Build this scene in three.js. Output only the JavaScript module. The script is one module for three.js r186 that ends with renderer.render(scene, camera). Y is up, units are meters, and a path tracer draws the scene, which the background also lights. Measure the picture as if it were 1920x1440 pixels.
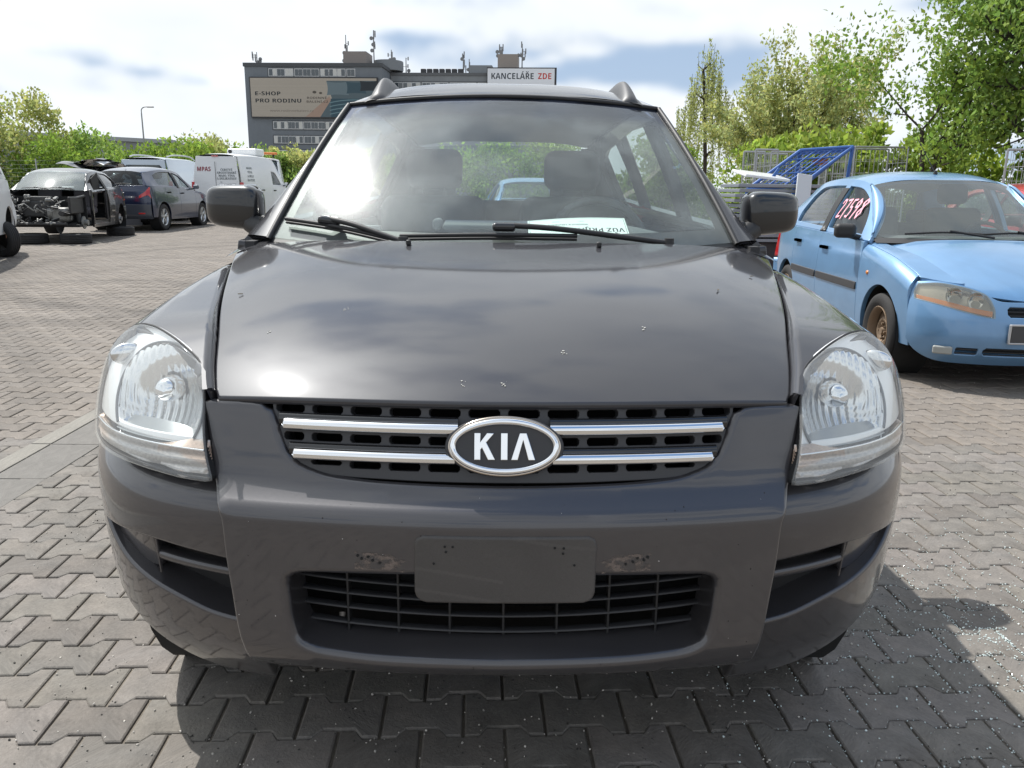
import * as THREE from 'three';
import { mergeGeometries } from 'three/addons/utils/BufferGeometryUtils.js';
import { RoundedBoxGeometry } from 'three/addons/geometries/RoundedBoxGeometry.js';
import { FontLoader } from 'three/addons/loaders/FontLoader.js';
import { TextGeometry } from 'three/addons/geometries/TextGeometry.js';

// ---------------------------------------------------------------- camera, sky, sun, exposure
const scene = new THREE.Scene();
const D2R = Math.PI / 180;
const camera = new THREE.PerspectiveCamera(50.98, 4 / 3, 0.05, 900);
camera.rotation.order = 'YXZ';
camera.position.set(0, 1.27, 0);
camera.rotation.set(-13.4 * D2R, 0, 0.72 * D2R);

const V3 = (x, y, z) => new THREE.Vector3(x, y, z);
const clamp = (x, a = 0, b = 1) => Math.min(b, Math.max(a, x));
const lerp = (a, b, t) => a + (b - a) * t;
const sstep = (a, b, x) => { const t = clamp((x - a) / (b - a)); return t * t * (3 - 2 * t); };
let seed = 20240517;
const rnd = () => { seed = (seed * 1664525 + 1013904223) >>> 0; return seed / 4294967296; };
const rr = (a, b) => a + (b - a) * rnd();
function hash3(x, y, z) { let h = Math.imul(x, 374761393) + Math.imul(y, 668265263) + Math.imul(z, 1274126177) | 0; h = Math.imul(h ^ (h >>> 13), 1274126177); return ((h ^ (h >>> 16)) >>> 0) / 4294967296; }
function noise3(x, y, z) {
  const X = Math.floor(x), Y = Math.floor(y), Z = Math.floor(z), f = t => t * t * (3 - 2 * t), u = f(x - X), v = f(y - Y), w = f(z - Z);
  const L = (a, b, t) => a + (b - a) * t, h = (i, j, k) => hash3(X + i, Y + j, Z + k);
  return L(L(L(h(0, 0, 0), h(1, 0, 0), u), L(h(0, 1, 0), h(1, 1, 0), u), v), L(L(h(0, 0, 1), h(1, 0, 1), u), L(h(0, 1, 1), h(1, 1, 1), u), v), w);
}
function fbm(x, y, z, o = 5) { let s = 0, a = 0.5, n = 0; for (let i = 0; i < o; i++) { s += a * noise3(x, y, z); n += a; a *= 0.5; x = x * 2.03 + 7.1; y = y * 2.03 + 3.7; z = z * 2.03 + 1.3; } return s / n; }

const sunDir = V3(-0.46, 1.0, -0.47).normalize();
{ // broken spring cloud over pale blue, brighter towards the sun
  const w = 1024, h = 512, data = new Float32Array(w * h * 4);
  for (let j = 0; j < h; j++) for (let i = 0; i < w; i++) {
    const lat = ((j + 0.5) / h - 0.5) * Math.PI, lon = ((i + 0.5) / w - 0.5) * 2 * Math.PI;   // equirect: u=0.5 looks at -x? (see three's equirectUv)
    const dy = Math.sin(lat), dx = Math.cos(lat) * Math.cos(lon), dz = Math.cos(lat) * Math.sin(lon);
    const up = Math.max(dy, 0), k = (i + j * w) * 4;
    const cs = dx * sunDir.x + dy * sunDir.y + dz * sunDir.z;
    const glow = Math.pow(Math.max(cs, 0), 6), halo = Math.pow(Math.max(cs, 0), 40);
    // clear air
    let r = lerp(0.48, 0.12, Math.pow(up, 0.45)), g = lerp(0.58, 0.23, Math.pow(up, 0.45)), b = lerp(0.66, 0.45, Math.pow(up, 0.5));
    // cloud sheet at a flat height above, denser towards the horizon
    const q = 1 / (up + 0.16), cxx = dx * q * 1.15 + 1.7, czz = dz * q * 1.15 + 3.1;
    const n = fbm(cxx * 1.5, 0.4, czz * 1.5, 6), nd = fbm(cxx * 2.6 + 9, 2.2, czz * 2.6, 5), big = fbm(cxx * 0.42 + 4, 7.7, czz * 0.42, 3);
    const cover = sstep(0.415, 0.50, n * 0.62 + big * 0.38 + 0.07 * (1 - up));
    const thick = sstep(0.50, 0.74, n * 0.7 + nd * 0.3);
    let cr = lerp(0.90, 0.50, thick), cg = lerp(0.95, 0.57, thick), cb = lerp(1.0, 0.67, thick);
    const lit = 0.80 + 0.22 * (nd - 0.5) + 0.30 * glow + 1.6 * halo;
    cr *= lit; cg *= lit; cb *= lit;
    r = lerp(r, cr, cover); g = lerp(g, cg, cover); b = lerp(b, cb, cover);
    r += 0.12 * glow + 1.2 * halo; g += 0.12 * glow + 1.15 * halo; b += 0.11 * glow + 1.0 * halo;
    if (dy < 0) { const t = sstep(0, -0.12, dy); r = lerp(r, 0.25, t); g = lerp(g, 0.25, t); b = lerp(b, 0.25, t); }
    data[k] = r; data[k + 1] = g; data[k + 2] = b; data[k + 3] = 1;
  }
  const t = new THREE.DataTexture(data, w, h, THREE.RGBAFormat, THREE.FloatType);
  t.mapping = THREE.EquirectangularReflectionMapping; t.minFilter = t.magFilter = THREE.LinearFilter; t.needsUpdate = true;
  scene.background = t; scene.environment = t;
}
const sun = new THREE.DirectionalLight(new THREE.Color().setRGB(1, 0.968, 0.92), 4.1);
sun.position.copy(sunDir).multiplyScalar(60); sun.target.position.set(0, 0, -8);
sun.position.add(sun.target.position); sun.castShadow = true; sun.shadow.mapSize.set(4096, 4096);
Object.assign(sun.shadow.camera, { left: -35, right: 35, top: 35, bottom: -35, near: 1, far: 160 });
scene.add(sun, sun.target);

const renderer = new THREE.WebGLRenderer({ antialias: true });
renderer.setSize(1024, 768);
renderer.toneMapping = THREE.LinearToneMapping; renderer.toneMappingExposure = 1.35;
renderer.shadowMap.enabled = true;

// ---------------------------------------------------------------- helpers
function spline(xs, ys) {  // monotone cubic through points
  const n = xs.length, d = [], m = [];
  for (let i = 0; i < n - 1; i++) d[i] = (ys[i + 1] - ys[i]) / (xs[i + 1] - xs[i]);
  m[0] = d[0]; m[n - 1] = d[n - 2];
  for (let i = 1; i < n - 1; i++) m[i] = d[i - 1] * d[i] <= 0 ? 0 : 2 * d[i - 1] * d[i] / (d[i - 1] + d[i]);
  return x => {
    if (x <= xs[0]) return ys[0] + m[0] * (x - xs[0]); if (x >= xs[n - 1]) return ys[n - 1] + m[n - 1] * (x - xs[n - 1]);
    let i = 0; while (x > xs[i + 1]) i++;
    const h = xs[i + 1] - xs[i], t = (x - xs[i]) / h, t2 = t * t, t3 = t2 * t;
    return (2 * t3 - 3 * t2 + 1) * ys[i] + (t3 - 2 * t2 + t) * h * m[i] + (-2 * t3 + 3 * t2) * ys[i + 1] + (t3 - t2) * h * m[i + 1];
  };
}
const sp2 = pts => spline(pts.map(p => p[0]), pts.map(p => p[1]));
function resample(pts, s) { // polyline -> points at a spacing of about s (end kept)
  const out = [];
  for (let i = 0; i < pts.length - 1; i++) { const a = pts[i], b = pts[i + 1], L = Math.hypot(b[0] - a[0], b[1] - a[1]), n = Math.max(1, Math.ceil(L / s)); for (let k = 0; k < n; k++) out.push([lerp(a[0], b[0], k / n), lerp(a[1], b[1], k / n)]); }
  out.push(pts[pts.length - 1]); return out;
}
function smooth(pts, s) { // a Catmull-Rom curve through the points
  if (pts.length < 3) return resample(pts, s);
  const c = new THREE.CatmullRomCurve3(pts.map(p => V3(p[0], p[1], 0)), false, 'centripetal'), L = c.getLength();
  return c.getSpacedPoints(Math.max(2, Math.ceil(L / s))).map(p => [p.x, p.y]);
}
function outline(s, ...segs) { // closed outline of smooth runs that meet in corners
  const o = [];
  segs.forEach(g => smooth(g, s).forEach(p => { const q = o[o.length - 1]; if (!q || Math.hypot(p[0] - q[0], p[1] - q[1]) > s * 0.15) o.push(p); }));
  // close the last corner
  const a = o[0], b = o[o.length - 1];
  if (Math.hypot(a[0] - b[0], a[1] - b[1]) < s * 0.3) o.pop(); else { const r = resample([b, a], s); r.shift(); r.pop(); o.push(...r); }
  return o;
}
const mir = pts => pts.map(p => [-p[0], p[1]]).reverse();
function oval(cx, cy, rx, ry, n = 40, pw = 1) { const o = []; for (let i = 0; i < n; i++) { const a = i / n * 2 * Math.PI, c = Math.cos(a), s = Math.sin(a); o.push([cx + rx * Math.sign(c) * Math.abs(c) ** pw, cy + ry * Math.sign(s) * Math.abs(s) ** pw]); } return o; }
const area = p => { let a = 0; for (let i = 0; i < p.length; i++) { const q = p[(i + 1) % p.length]; a += p[i][0] * q[1] - q[0] * p[i][1]; } return a / 2; };
function inside(x, y, p) { let c = false; for (let i = 0, j = p.length - 1; i < p.length; j = i++) if ((p[i][1] > y) !== (p[j][1] > y) && x < (p[j][0] - p[i][0]) * (y - p[i][1]) / (p[j][1] - p[i][1]) + p[i][0]) c = !c; return c; }
function delaunay(pts) {
  const n = pts.length, P = pts.map((p, i) => [p[0] + (hash3(i, 1, 5) - 0.5) * 1e-6, p[1] + (hash3(i, 2, 5) - 0.5) * 1e-6]);
  let x0 = 1e9, x1 = -1e9, y0 = 1e9, y1 = -1e9; for (const p of P) { x0 = Math.min(x0, p[0]); x1 = Math.max(x1, p[0]); y0 = Math.min(y0, p[1]); y1 = Math.max(y1, p[1]); }
  const m = Math.max(x1 - x0, y1 - y0) * 20, cx = (x0 + x1) / 2, cy = (y0 + y1) / 2;
  P.push([cx - m, cy - m], [cx + m, cy - m], [cx, cy + m]);
  const circ = (a, b, c) => {
    const A = P[a], B = P[b], C = P[c], bx = B[0] - A[0], by = B[1] - A[1], dx = C[0] - A[0], dy = C[1] - A[1], d = 2 * (bx * dy - by * dx), b2 = bx * bx + by * by, c2 = dx * dx + dy * dy;
    const ux = (dy * b2 - by * c2) / d, uy = (bx * c2 - dx * b2) / d; return { a, b, c, x: A[0] + ux, y: A[1] + uy, r: ux * ux + uy * uy };
  };
  const order = [...Array(n).keys()].sort((i, j) => P[i][0] - P[j][0]);
  let open = [circ(n, n + 1, n + 2)]; const done = [];
  for (const i of order) {
    const px = P[i][0], py = P[i][1], edges = new Map(), keep = [];
    for (const t of open) {
      const dx = px - t.x;
      if (dx > 0 && dx * dx > t.r) { done.push(t); continue; }
      const dy = py - t.y;
      if (dx * dx + dy * dy > t.r) { keep.push(t); continue; }
      for (const [u, v] of [[t.a, t.b], [t.b, t.c], [t.c, t.a]]) { const k = u < v ? u * 100000 + v : v * 100000 + u; if (edges.has(k)) edges.set(k, null); else edges.set(k, [u, v]); }
    }
    open = keep;
    for (const e of edges.values()) if (e) open.push(circ(e[0], e[1], i));
  }
  return done.concat(open).filter(t => t.a < n && t.b < n && t.c < n).map(t => [t.a, t.b, t.c]);
}
function geo(pos, nor, uv, idx) {
  const g = new THREE.BufferGeometry();
  g.setAttribute('position', new THREE.Float32BufferAttribute(pos, 3)); g.setAttribute('normal', new THREE.Float32BufferAttribute(nor, 3)); g.setAttribute('uv', new THREE.Float32BufferAttribute(uv, 2));
  g.setIndex(idx); return g;
}
// A sheet-metal panel: an outline (with holes) in a surface's own (u, v), laid on that surface, with rolled edges and a flange behind.
function panel(out, holes, map, o = {}) {
  const s = o.sp ?? 0.03, R = o.r ?? 0.003, DP = o.dep ?? 0.02, sg = o.flip ? -1 : 1, off = o.off ?? 0;
  const loops = [out, ...(holes || [])].map((l, i) => { let p = []; const q = resample([...l, l[0]], s * 0.7); q.pop(); p = q; return (area(p) > 0) === (i === 0) ? p : p.reverse(); });
  const bp = loops.flat(), pts = [...bp];
  let x0 = 1e9, x1 = -1e9, y0 = 1e9, y1 = -1e9; for (const p of bp) { x0 = Math.min(x0, p[0]); x1 = Math.max(x1, p[0]); y0 = Math.min(y0, p[1]); y1 = Math.max(y1, p[1]); }
  const isIn = (x, y) => { if (!inside(x, y, loops[0])) return false; for (let i = 1; i < loops.length; i++) if (inside(x, y, loops[i])) return false; return true; };
  let row = 0;
  for (let y = y0 + s / 2; y < y1; y += s * 0.866, row++) for (let x = x0 + (row % 2) * s / 2; x < x1; x += s) {
    if (!isIn(x, y)) continue; let near = false; const lim = s * s * 0.25;
    for (const p of bp) { const a = p[0] - x, b = p[1] - y; if (a * a + b * b < lim) { near = true; break; } }
    if (!near) pts.push([x, y]);
  }
  const tris = delaunay(pts).filter(t => { const x = (pts[t[0]][0] + pts[t[1]][0] + pts[t[2]][0]) / 3, y = (pts[t[0]][1] + pts[t[1]][1] + pts[t[2]][1]) / 3; return isIn(x, y); });
  const pos = [], nor = [], uv = [], idx = [], e = 1e-3;
  const frame = ([u, v]) => { const p = map(u, v), du = map(u + e, v).sub(map(u - e, v)).multiplyScalar(0.5 / e), dv = map(u, v + e).sub(map(u, v - e)).multiplyScalar(0.5 / e), n = du.clone().cross(dv).normalize().multiplyScalar(sg); p.addScaledVector(n, off); return { p, du, dv, n }; };
  const fr = pts.map(frame);
  fr.forEach((f, i) => { pos.push(f.p.x, f.p.y, f.p.z); nor.push(f.n.x, f.n.y, f.n.z); uv.push(pts[i][0], pts[i][1]); });
  const A = V3(), B = V3(), C = V3();
  const tri = (a, b, c) => {
    A.fromArray(pos, a * 3); B.fromArray(pos, b * 3).sub(A); C.fromArray(pos, c * 3).sub(A); B.cross(C);
    const nx = nor[a * 3] + nor[b * 3] + nor[c * 3], ny = nor[a * 3 + 1] + nor[b * 3 + 1] + nor[c * 3 + 1], nz = nor[a * 3 + 2] + nor[b * 3 + 2] + nor[c * 3 + 2];
    if (B.x * nx + B.y * ny + B.z * nz >= 0) idx.push(a, b, c); else idx.push(a, c, b);
  };
  tris.forEach(t => tri(...t));
  let base = 0;
  if (!o.flat) for (const l of loops) {
    const n = l.length, ring0 = pos.length / 3, seq = o.steps ?? [0, 22, 45, 67, 90];
    for (let i = 0; i < n; i++) {
      const f = fr[base + i], a = l[(i + n - 1) % n], b = l[(i + 1) % n], tx = b[0] - a[0], ty = b[1] - a[1];
      const od = f.du.clone().multiplyScalar(ty).addScaledVector(f.dv, -tx), t3 = f.du.clone().multiplyScalar(tx).addScaledVector(f.dv, ty).normalize();
      let ou = t3.clone().cross(f.n).normalize(); if (ou.dot(od) < 0) ou.negate();
      const spl = typeof o.splay === 'function' ? o.splay(l[i][0], l[i][1]) : (o.splay ?? 1); const r = typeof R === 'function' ? R(l[i][0], l[i][1]) : R, dp = typeof DP === 'function' ? DP(l[i][0], l[i][1]) : DP;
      for (const d of seq) { const q = d * D2R, p = f.p.clone().addScaledVector(ou, r * Math.sin(q)).addScaledVector(f.n, -r * (1 - Math.cos(q))), nn = ou.clone().multiplyScalar(Math.sin(q)).addScaledVector(f.n, Math.cos(q)); pos.push(p.x, p.y, p.z); nor.push(nn.x, nn.y, nn.z); uv.push(l[i][0], l[i][1]); }
      const bk = o.dir && o.dir(l[i][0], l[i][1]), p = bk ? f.p.clone().addScaledVector(ou, r * spl).addScaledVector(f.n, -r).addScaledVector(bk, dp) : f.p.clone().addScaledVector(ou, r * spl).addScaledVector(f.n, -r - dp); pos.push(p.x, p.y, p.z); nor.push(ou.x, ou.y, ou.z); uv.push(l[i][0], l[i][1] + dp);
    }
    const m = seq.length + 1;
    for (let i = 0; i < n; i++) for (let k = 0; k < m - 1; k++) { const a = ring0 + i * m + k, b = ring0 + ((i + 1) % n) * m + k; tri(a, b, b + 1); tri(a, b + 1, a + 1); }
    base += n;
  }
  return geo(pos, nor, uv, idx);
}
// A grid patch; fn(u, v) with u, v in 0..1
function grid(nu, nv, fn, o = {}) {
  const pos = [], nor = [], uv = [], idx = [], e = 1e-4, sg = o.flip ? -1 : 1;
  for (let j = 0; j <= nv; j++) for (let i = 0; i <= nu; i++) {
    const u = i / nu, v = j / nv, p = fn(u, v), du = fn(u + e, v).sub(fn(u - e, v)), dv = fn(u, v + e).sub(fn(u, v - e)), n = du.clone().cross(dv);
    if (n.lengthSq() < 1e-24) { const u2 = clamp(u, 0.01, 0.99), v2 = clamp(v, 0.01, 0.99); n.copy(fn(u2 + e, v2).sub(fn(u2 - e, v2)).cross(fn(u2, v2 + e).sub(fn(u2, v2 - e)))); }
    n.normalize().multiplyScalar(sg);
    pos.push(p.x, p.y, p.z); nor.push(n.x, n.y, n.z); uv.push(u * (o.us ?? 1), v * (o.vs ?? 1));
    if (i < nu && j < nv) { const a = j * (nu + 1) + i, b = a + 1, c = a + nu + 1, d = c + 1; if (sg > 0) idx.push(a, b, d, a, d, c); else idx.push(a, d, b, a, c, d); }
  }
  return geo(pos, nor, uv, idx);
}
function thick(g, t) { // gives a sheet a back face and a rim-less second skin
  const h = g.clone(), p = h.attributes.position, n = h.attributes.normal;
  for (let i = 0; i < p.count; i++) { p.setXYZ(i, p.getX(i) - n.getX(i) * t, p.getY(i) - n.getY(i) * t, p.getZ(i) - n.getZ(i) * t); n.setXYZ(i, -n.getX(i), -n.getY(i), -n.getZ(i)); }
  const x = h.index; for (let i = 0; i < x.count; i += 3) { const a = x.getX(i); x.setX(i, x.getX(i + 2)); x.setX(i + 2, a); }
  return merge([g, h]);
}
function mirrorX(g0) {
  const g = g0.clone(), p = g.attributes.position, n = g.attributes.normal;
  for (let i = 0; i < p.count; i++) { p.setX(i, -p.getX(i)); n.setX(i, -n.getX(i)); }
  const x = g.index; if (x) for (let i = 0; i < x.count; i += 3) { const a = x.getX(i); x.setX(i, x.getX(i + 2)); x.setX(i + 2, a); }
  return g;
}
function prep(g) {
  if (!g.index) { const n = g.attributes.position.count; g.setIndex([...Array(n).keys()]); }
  if (!g.attributes.uv) g.setAttribute('uv', new THREE.Float32BufferAttribute(new Float32Array(g.attributes.position.count * 2), 2));
  if (!g.attributes.normal) g.computeVertexNormals();
  for (const k of Object.keys(g.attributes)) if (!['position', 'normal', 'uv'].includes(k)) g.deleteAttribute(k);
  g.morphAttributes = {}; g.clearGroups(); return g;
}
const merge = a => mergeGeometries(a.map(prep));
const M4 = (x, y, z, rx = 0, ry = 0, rz = 0, s = 1) => new THREE.Matrix4().compose(V3(x, y, z), new THREE.Quaternion().setFromEuler(new THREE.Euler(rx, ry, rz, 'YXZ')), Array.isArray(s) ? V3(...s) : V3(s, s, s));
const at = (g, ...a) => g.applyMatrix4(M4(...a));
const rbox = (w, h, d, r = 0.01, sg = 2) => new RoundedBoxGeometry(w, h, d, sg, Math.min(r, w / 2.01, h / 2.01, d / 2.01));
const box = (w, h, d) => new THREE.BoxGeometry(w, h, d);
const cyl = (r0, r1, h, n = 20, open = false) => new THREE.CylinderGeometry(r0, r1, h, n, 1, open);
function tube(pts, r, n = 8, seg = 24, closed = false) { return new THREE.TubeGeometry(new THREE.CatmullRomCurve3(pts.map(p => p.isVector3 ? p : V3(...p)), closed, 'centripetal'), seg, r, n, closed); }
function rod(a, b, r0, r1 = r0, n = 8) { const A = Array.isArray(a) ? V3(...a) : a, B = Array.isArray(b) ? V3(...b) : b, d = B.clone().sub(A), g = cyl(r1, r0, d.length(), n); g.applyQuaternion(new THREE.Quaternion().setFromUnitVectors(V3(0, 1, 0), d.normalize())); g.translate((A.x + B.x) / 2, (A.y + B.y) / 2, (A.z + B.z) / 2); return g; }
const lathe = (pts, n = 32) => new THREE.LatheGeometry(pts.map(p => new THREE.Vector2(p[0], p[1])), n);
const shapeOf = (pts, holes = []) => { const s = new THREE.Shape(pts.map(p => new THREE.Vector2(...p))); holes.forEach(h => s.holes.push(new THREE.Path(h.map(p => new THREE.Vector2(...p))))); return s; };
const extr = (pts, d, holes = [], bev = 0) => new THREE.ExtrudeGeometry(shapeOf(pts, holes), { depth: d, bevelEnabled: bev > 0, bevelSize: bev, bevelThickness: bev, bevelSegments: 2, curveSegments: 8 });
const taken = {};
function numbered(n) { const k = taken[n] = (taken[n] ?? -1) + 1; return k ? n + '_' + String(k).padStart(3, '0') : n; }
function part(name, g, m, parent) { const o = new THREE.Mesh(Array.isArray(g) ? merge(g) : prep(g), m); o.name = name; o.castShadow = o.receiveShadow = true; parent.add(o); return o; }
function sub(name, parent) { const o = new THREE.Group(); o.name = name; parent.add(o); return o; }
function thing(name, label, category, pos = [0, 0, 0], turn = 0, group) { const o = new THREE.Group(); o.name = numbered(name); o.position.set(...pos); o.rotation.y = turn; o.userData = { label, category }; if (group) o.userData.group = group; scene.add(o); return o; }
function tag(o, label, category, group, kind) { o.name = numbered(o.name); if (label) o.userData.label = label; if (category) o.userData.category = category; if (group) o.userData.group = group; if (kind) o.userData.kind = kind; return o; }
function structure(name, g, m, kind = 'structure') { const o = part(name, g, m, scene); o.name = numbered(name); o.userData.kind = kind; return o; }

// ---------------------------------------------------------------- textures and materials
function tex(w, h, fn, srgb = false, wrap = true) {
  const d = new Uint8Array(w * h * 4);
  for (let j = 0; j < h; j++) for (let i = 0; i < w; i++) { const c = fn(i / w, j / h), k = (i + j * w) * 4; if (Array.isArray(c)) { d[k] = clamp(c[0]) * 255; d[k + 1] = clamp(c[1]) * 255; d[k + 2] = clamp(c[2]) * 255; d[k + 3] = c.length > 3 ? clamp(c[3]) * 255 : 255; } else { d[k] = d[k + 1] = d[k + 2] = clamp(c) * 255; d[k + 3] = 255; } }
  const t = new THREE.DataTexture(d, w, h, THREE.RGBAFormat); t.magFilter = THREE.LinearFilter; t.minFilter = THREE.LinearMipmapLinearFilter; t.generateMipmaps = true;
  if (wrap) t.wrapS = t.wrapT = THREE.RepeatWrapping; if (srgb) t.colorSpace = THREE.SRGBColorSpace; t.needsUpdate = true; return t;
}
const rep = (t, a, b = a) => { const c = t.clone(); c.repeat.set(a, b); c.needsUpdate = true; return c; };
function tnoise(u, v, f, o = 4, z = 0) { // tileable
  const a = u * 2 * Math.PI, b = v * 2 * Math.PI, R = f / 6.283;
  let s = 0, am = 0.5, n = 0, k = 1;
  for (let i = 0; i < o; i++) { s += am * noise3(Math.cos(a) * R * k + 11 + z, Math.sin(a) * R * k + Math.cos(b) * R * k + 17, Math.sin(b) * R * k + 5 + 31 * i); n += am; am *= 0.5; k *= 2; }
  return s / n;
}
const lin = (r, g, b) => new THREE.Color().setRGB(r, g, b);
const std = (c, rough, metal = 0, o = {}) => new THREE.MeshStandardMaterial({ color: c, roughness: rough, metalness: metal, ...o });
const phys = (c, rough, metal = 0, o = {}) => new THREE.MeshPhysicalMaterial({ color: c, roughness: rough, metalness: metal, ...o });
const grainT = tex(256, 256, (u, v) => 0.5 + 0.5 * (hash3(u * 256 | 0, v * 256 | 0, 3) - 0.5) + 0.9 * (tnoise(u, v, 24, 4) - 0.5));
const dustT = tex(512, 512, (u, v) => { const n = tnoise(u, v, 10, 5, 3); const sp = hash3(u * 512 | 0, v * 512 | 0, 9) > 0.985 ? 0.25 : 0; return clamp(0.30 + 0.45 * (n - 0.45) + sp); });
function canvasTex(w, h, draw) { const c = document.createElement('canvas'); c.width = w; c.height = h; draw(c.getContext('2d'), w, h); const t = new THREE.CanvasTexture(c); t.colorSpace = THREE.SRGBColorSpace; t.anisotropy = 8; return t; }
const Mt = {
  black: std(lin(0.018, 0.018, 0.019), 0.55), blackMatte: std(lin(0.012, 0.012, 0.012), 0.9), rubber: std(lin(0.022, 0.021, 0.021), 0.82, 0, { bumpMap: rep(grainT, 6), bumpScale: 0.0006 }),
  trim: std(lin(0.035, 0.035, 0.038), 0.5), glossBlack: phys(lin(0.012, 0.012, 0.013), 0.12, 0, { clearcoat: 0.6 }),
  chrome: std(lin(0.86, 0.87, 0.88), 0.07, 1), steel: std(lin(0.45, 0.45, 0.46), 0.38, 1), alloy: std(lin(0.52, 0.53, 0.54), 0.32, 0.9), rust: std(lin(0.20, 0.085, 0.04), 0.85, 0.1, { bumpMap: rep(grainT, 4), bumpScale: 0.001 }), rustSteel: std(lin(0.22, 0.16, 0.11), 0.65, 0.4),
  glass: phys(lin(0.93, 0.97, 0.95), 0.02, 0, { transmission: 1, thickness: 0, ior: 1.5 }), glassTint: phys(lin(0.30, 0.34, 0.35), 0.02, 0, { transmission: 1, thickness: 0, ior: 1.52 }), glassSide: phys(lin(0.62, 0.70, 0.68), 0.02, 0, { transmission: 1, thickness: 0, ior: 1.52 }),
  cloth: std(lin(0.045, 0.046, 0.050), 0.95), dash: std(lin(0.13, 0.14, 0.14), 0.8), dashDark: std(lin(0.03, 0.03, 0.032), 0.7), white: phys(lin(0.74, 0.75, 0.75), 0.35, 0, { clearcoat: 0.5, clearcoatRoughness: 0.1 }),
  redLamp: phys(lin(0.50, 0.012, 0.012), 0.12, 0, { clearcoat: 1 }), amber: phys(lin(0.65, 0.20, 0.02), 0.2, 0, { clearcoat: 1 }), orange: phys(lin(0.75, 0.21, 0.03), 0.3, 0, { clearcoat: 0.6 }),
};
const paint = (c, metal = 0.35, o = {}) => phys(c, 0.42, metal, { clearcoat: 1, clearcoatRoughness: 0.04, ...o });
const font = await new FontLoader().loadAsync('fonts/droid/droid_sans_bold.typeface.json');

// ---------------------------------------------------------------- cars: shared construction
function tyreGeo(R, r, w) { // tread with grooves, rounded shoulders
  const h = w / 2, p = [[r, -h * 0.82], [r + (R - r) * 0.35, -h * 1.02], [R - 0.03, -h * 1.0], [R - 0.008, -h * 0.86]];
  for (let i = 0; i < 4; i++) { const x = lerp(-h * 0.72, h * 0.72, (i + 0.5) / 4), q = 0.006; p.push([R, x - h * 0.14], [R, x - q], [R - 0.008, x - q], [R - 0.008, x + q], [R, x + q], [R, x + h * 0.14]); }
  p.push([R - 0.008, h * 0.86], [R - 0.03, h * 1.0], [r + (R - r) * 0.35, h * 1.02], [r, h * 0.82], [r - 0.01, h * 0.5], [r - 0.01, -h * 0.5], [r, -h * 0.82]);
  return at(lathe(p, 48), 0, 0, 0, 0, 0, -Math.PI / 2);   // axis along x
}
function wheel(parent, x, y, z, R, kind = 'alloy', w = 0.2, turn = 0) {
  const g = sub('wheel', parent); g.position.set(x, y, z); g.rotation.y = turn; const s = Math.sign(x) || 1, r = R * 0.66;
  part('tyre', tyreGeo(R, r, w), Mt.rubber, g);
  const f = w * 0.42, geos = [at(lathe([[r, -w * 0.45], [r * 0.93, -w * 0.3], [r * 0.93, w * 0.2], [r, w * 0.44], [r * 0.97, w * 0.46], [r * 0.9, w * 0.36], [r * 0.86, w * 0.12]], 40), 0, 0, 0, 0, 0, -Math.PI / 2 * s)];
  let m = Mt.alloy;
  if (kind === 'alloy') {
    for (let i = 0; i < 5; i++) { const a = i / 5 * 2 * Math.PI; for (const d of [-0.16, 0.16]) geos.push(rod([s * f * 0.55, Math.cos(a) * r * 0.2, Math.sin(a) * r * 0.2], [s * f * 0.75, Math.cos(a + d) * r * 0.9, Math.sin(a + d) * r * 0.9], r * 0.11, r * 0.075, 8)); }
    geos.push(at(cyl(r * 0.24, r * 0.28, 0.04, 20), s * f * 0.55, 0, 0, 0, 0, Math.PI / 2));
  } else if (kind === 'steel') {
    m = Mt.rustSteel;
    const holes = []; for (let i = 0; i < 12; i++) { const a = i / 12 * 2 * Math.PI; holes.push(oval(Math.cos(a) * r * 0.68, Math.sin(a) * r * 0.68, r * 0.085, r * 0.085, 10)); }
    for (let i = 0; i < 4; i++) { const a = (i + 0.5) / 4 * 2 * Math.PI; holes.push(oval(Math.cos(a) * r * 0.3, Math.sin(a) * r * 0.3, r * 0.05, r * 0.05, 8)); }
    geos.push(at(panel(oval(0, 0, r * 0.9, r * 0.9, 48), holes, (u, v) => { const d = Math.hypot(u, v) / r; return V3(u, v, 0.035 * Math.exp(-((d - 0.48) ** 2) / 0.02) - 0.01); }, { sp: 0.02, r: 0.002, dep: 0.006 }), s * w * 0.12, 0, 0, 0, s * Math.PI / 2, 0));
    geos.push(at(cyl(r * 0.14, r * 0.2, 0.05, 16), s * w * 0.16, 0, 0, 0, 0, -s * Math.PI / 2));
    for (let i = 0; i < 4; i++) { const a = i / 4 * 2 * Math.PI; geos.push(at(cyl(r * 0.05, r * 0.05, 0.03, 6), s * w * 0.2, Math.cos(a) * r * 0.3, Math.sin(a) * r * 0.3, 0, 0, Math.PI / 2)); }
    part('brake_drum', at(cyl(r * 0.55, r * 0.55, 0.05, 24), -s * 0.02, 0, 0, 0, 0, Math.PI / 2), Mt.rust, g);
  } else {
    const L = 7; for (let i = 0; i < L; i++) { const a = i / L * 2 * Math.PI; geos.push(rod([s * f * 0.6, 0, 0], [s * f * 0.7, Math.cos(a) * r * 0.9, Math.sin(a) * r * 0.9], r * 0.16, r * 0.12, 6)); }
  }
  if (kind !== 'steel') part('brake_disc', at(cyl(r * 0.72, r * 0.72, 0.02, 24), 0, 0, 0, 0, 0, Math.PI / 2), Mt.steel, g);
  part('rim', geos, m, g); return g;
}
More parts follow.
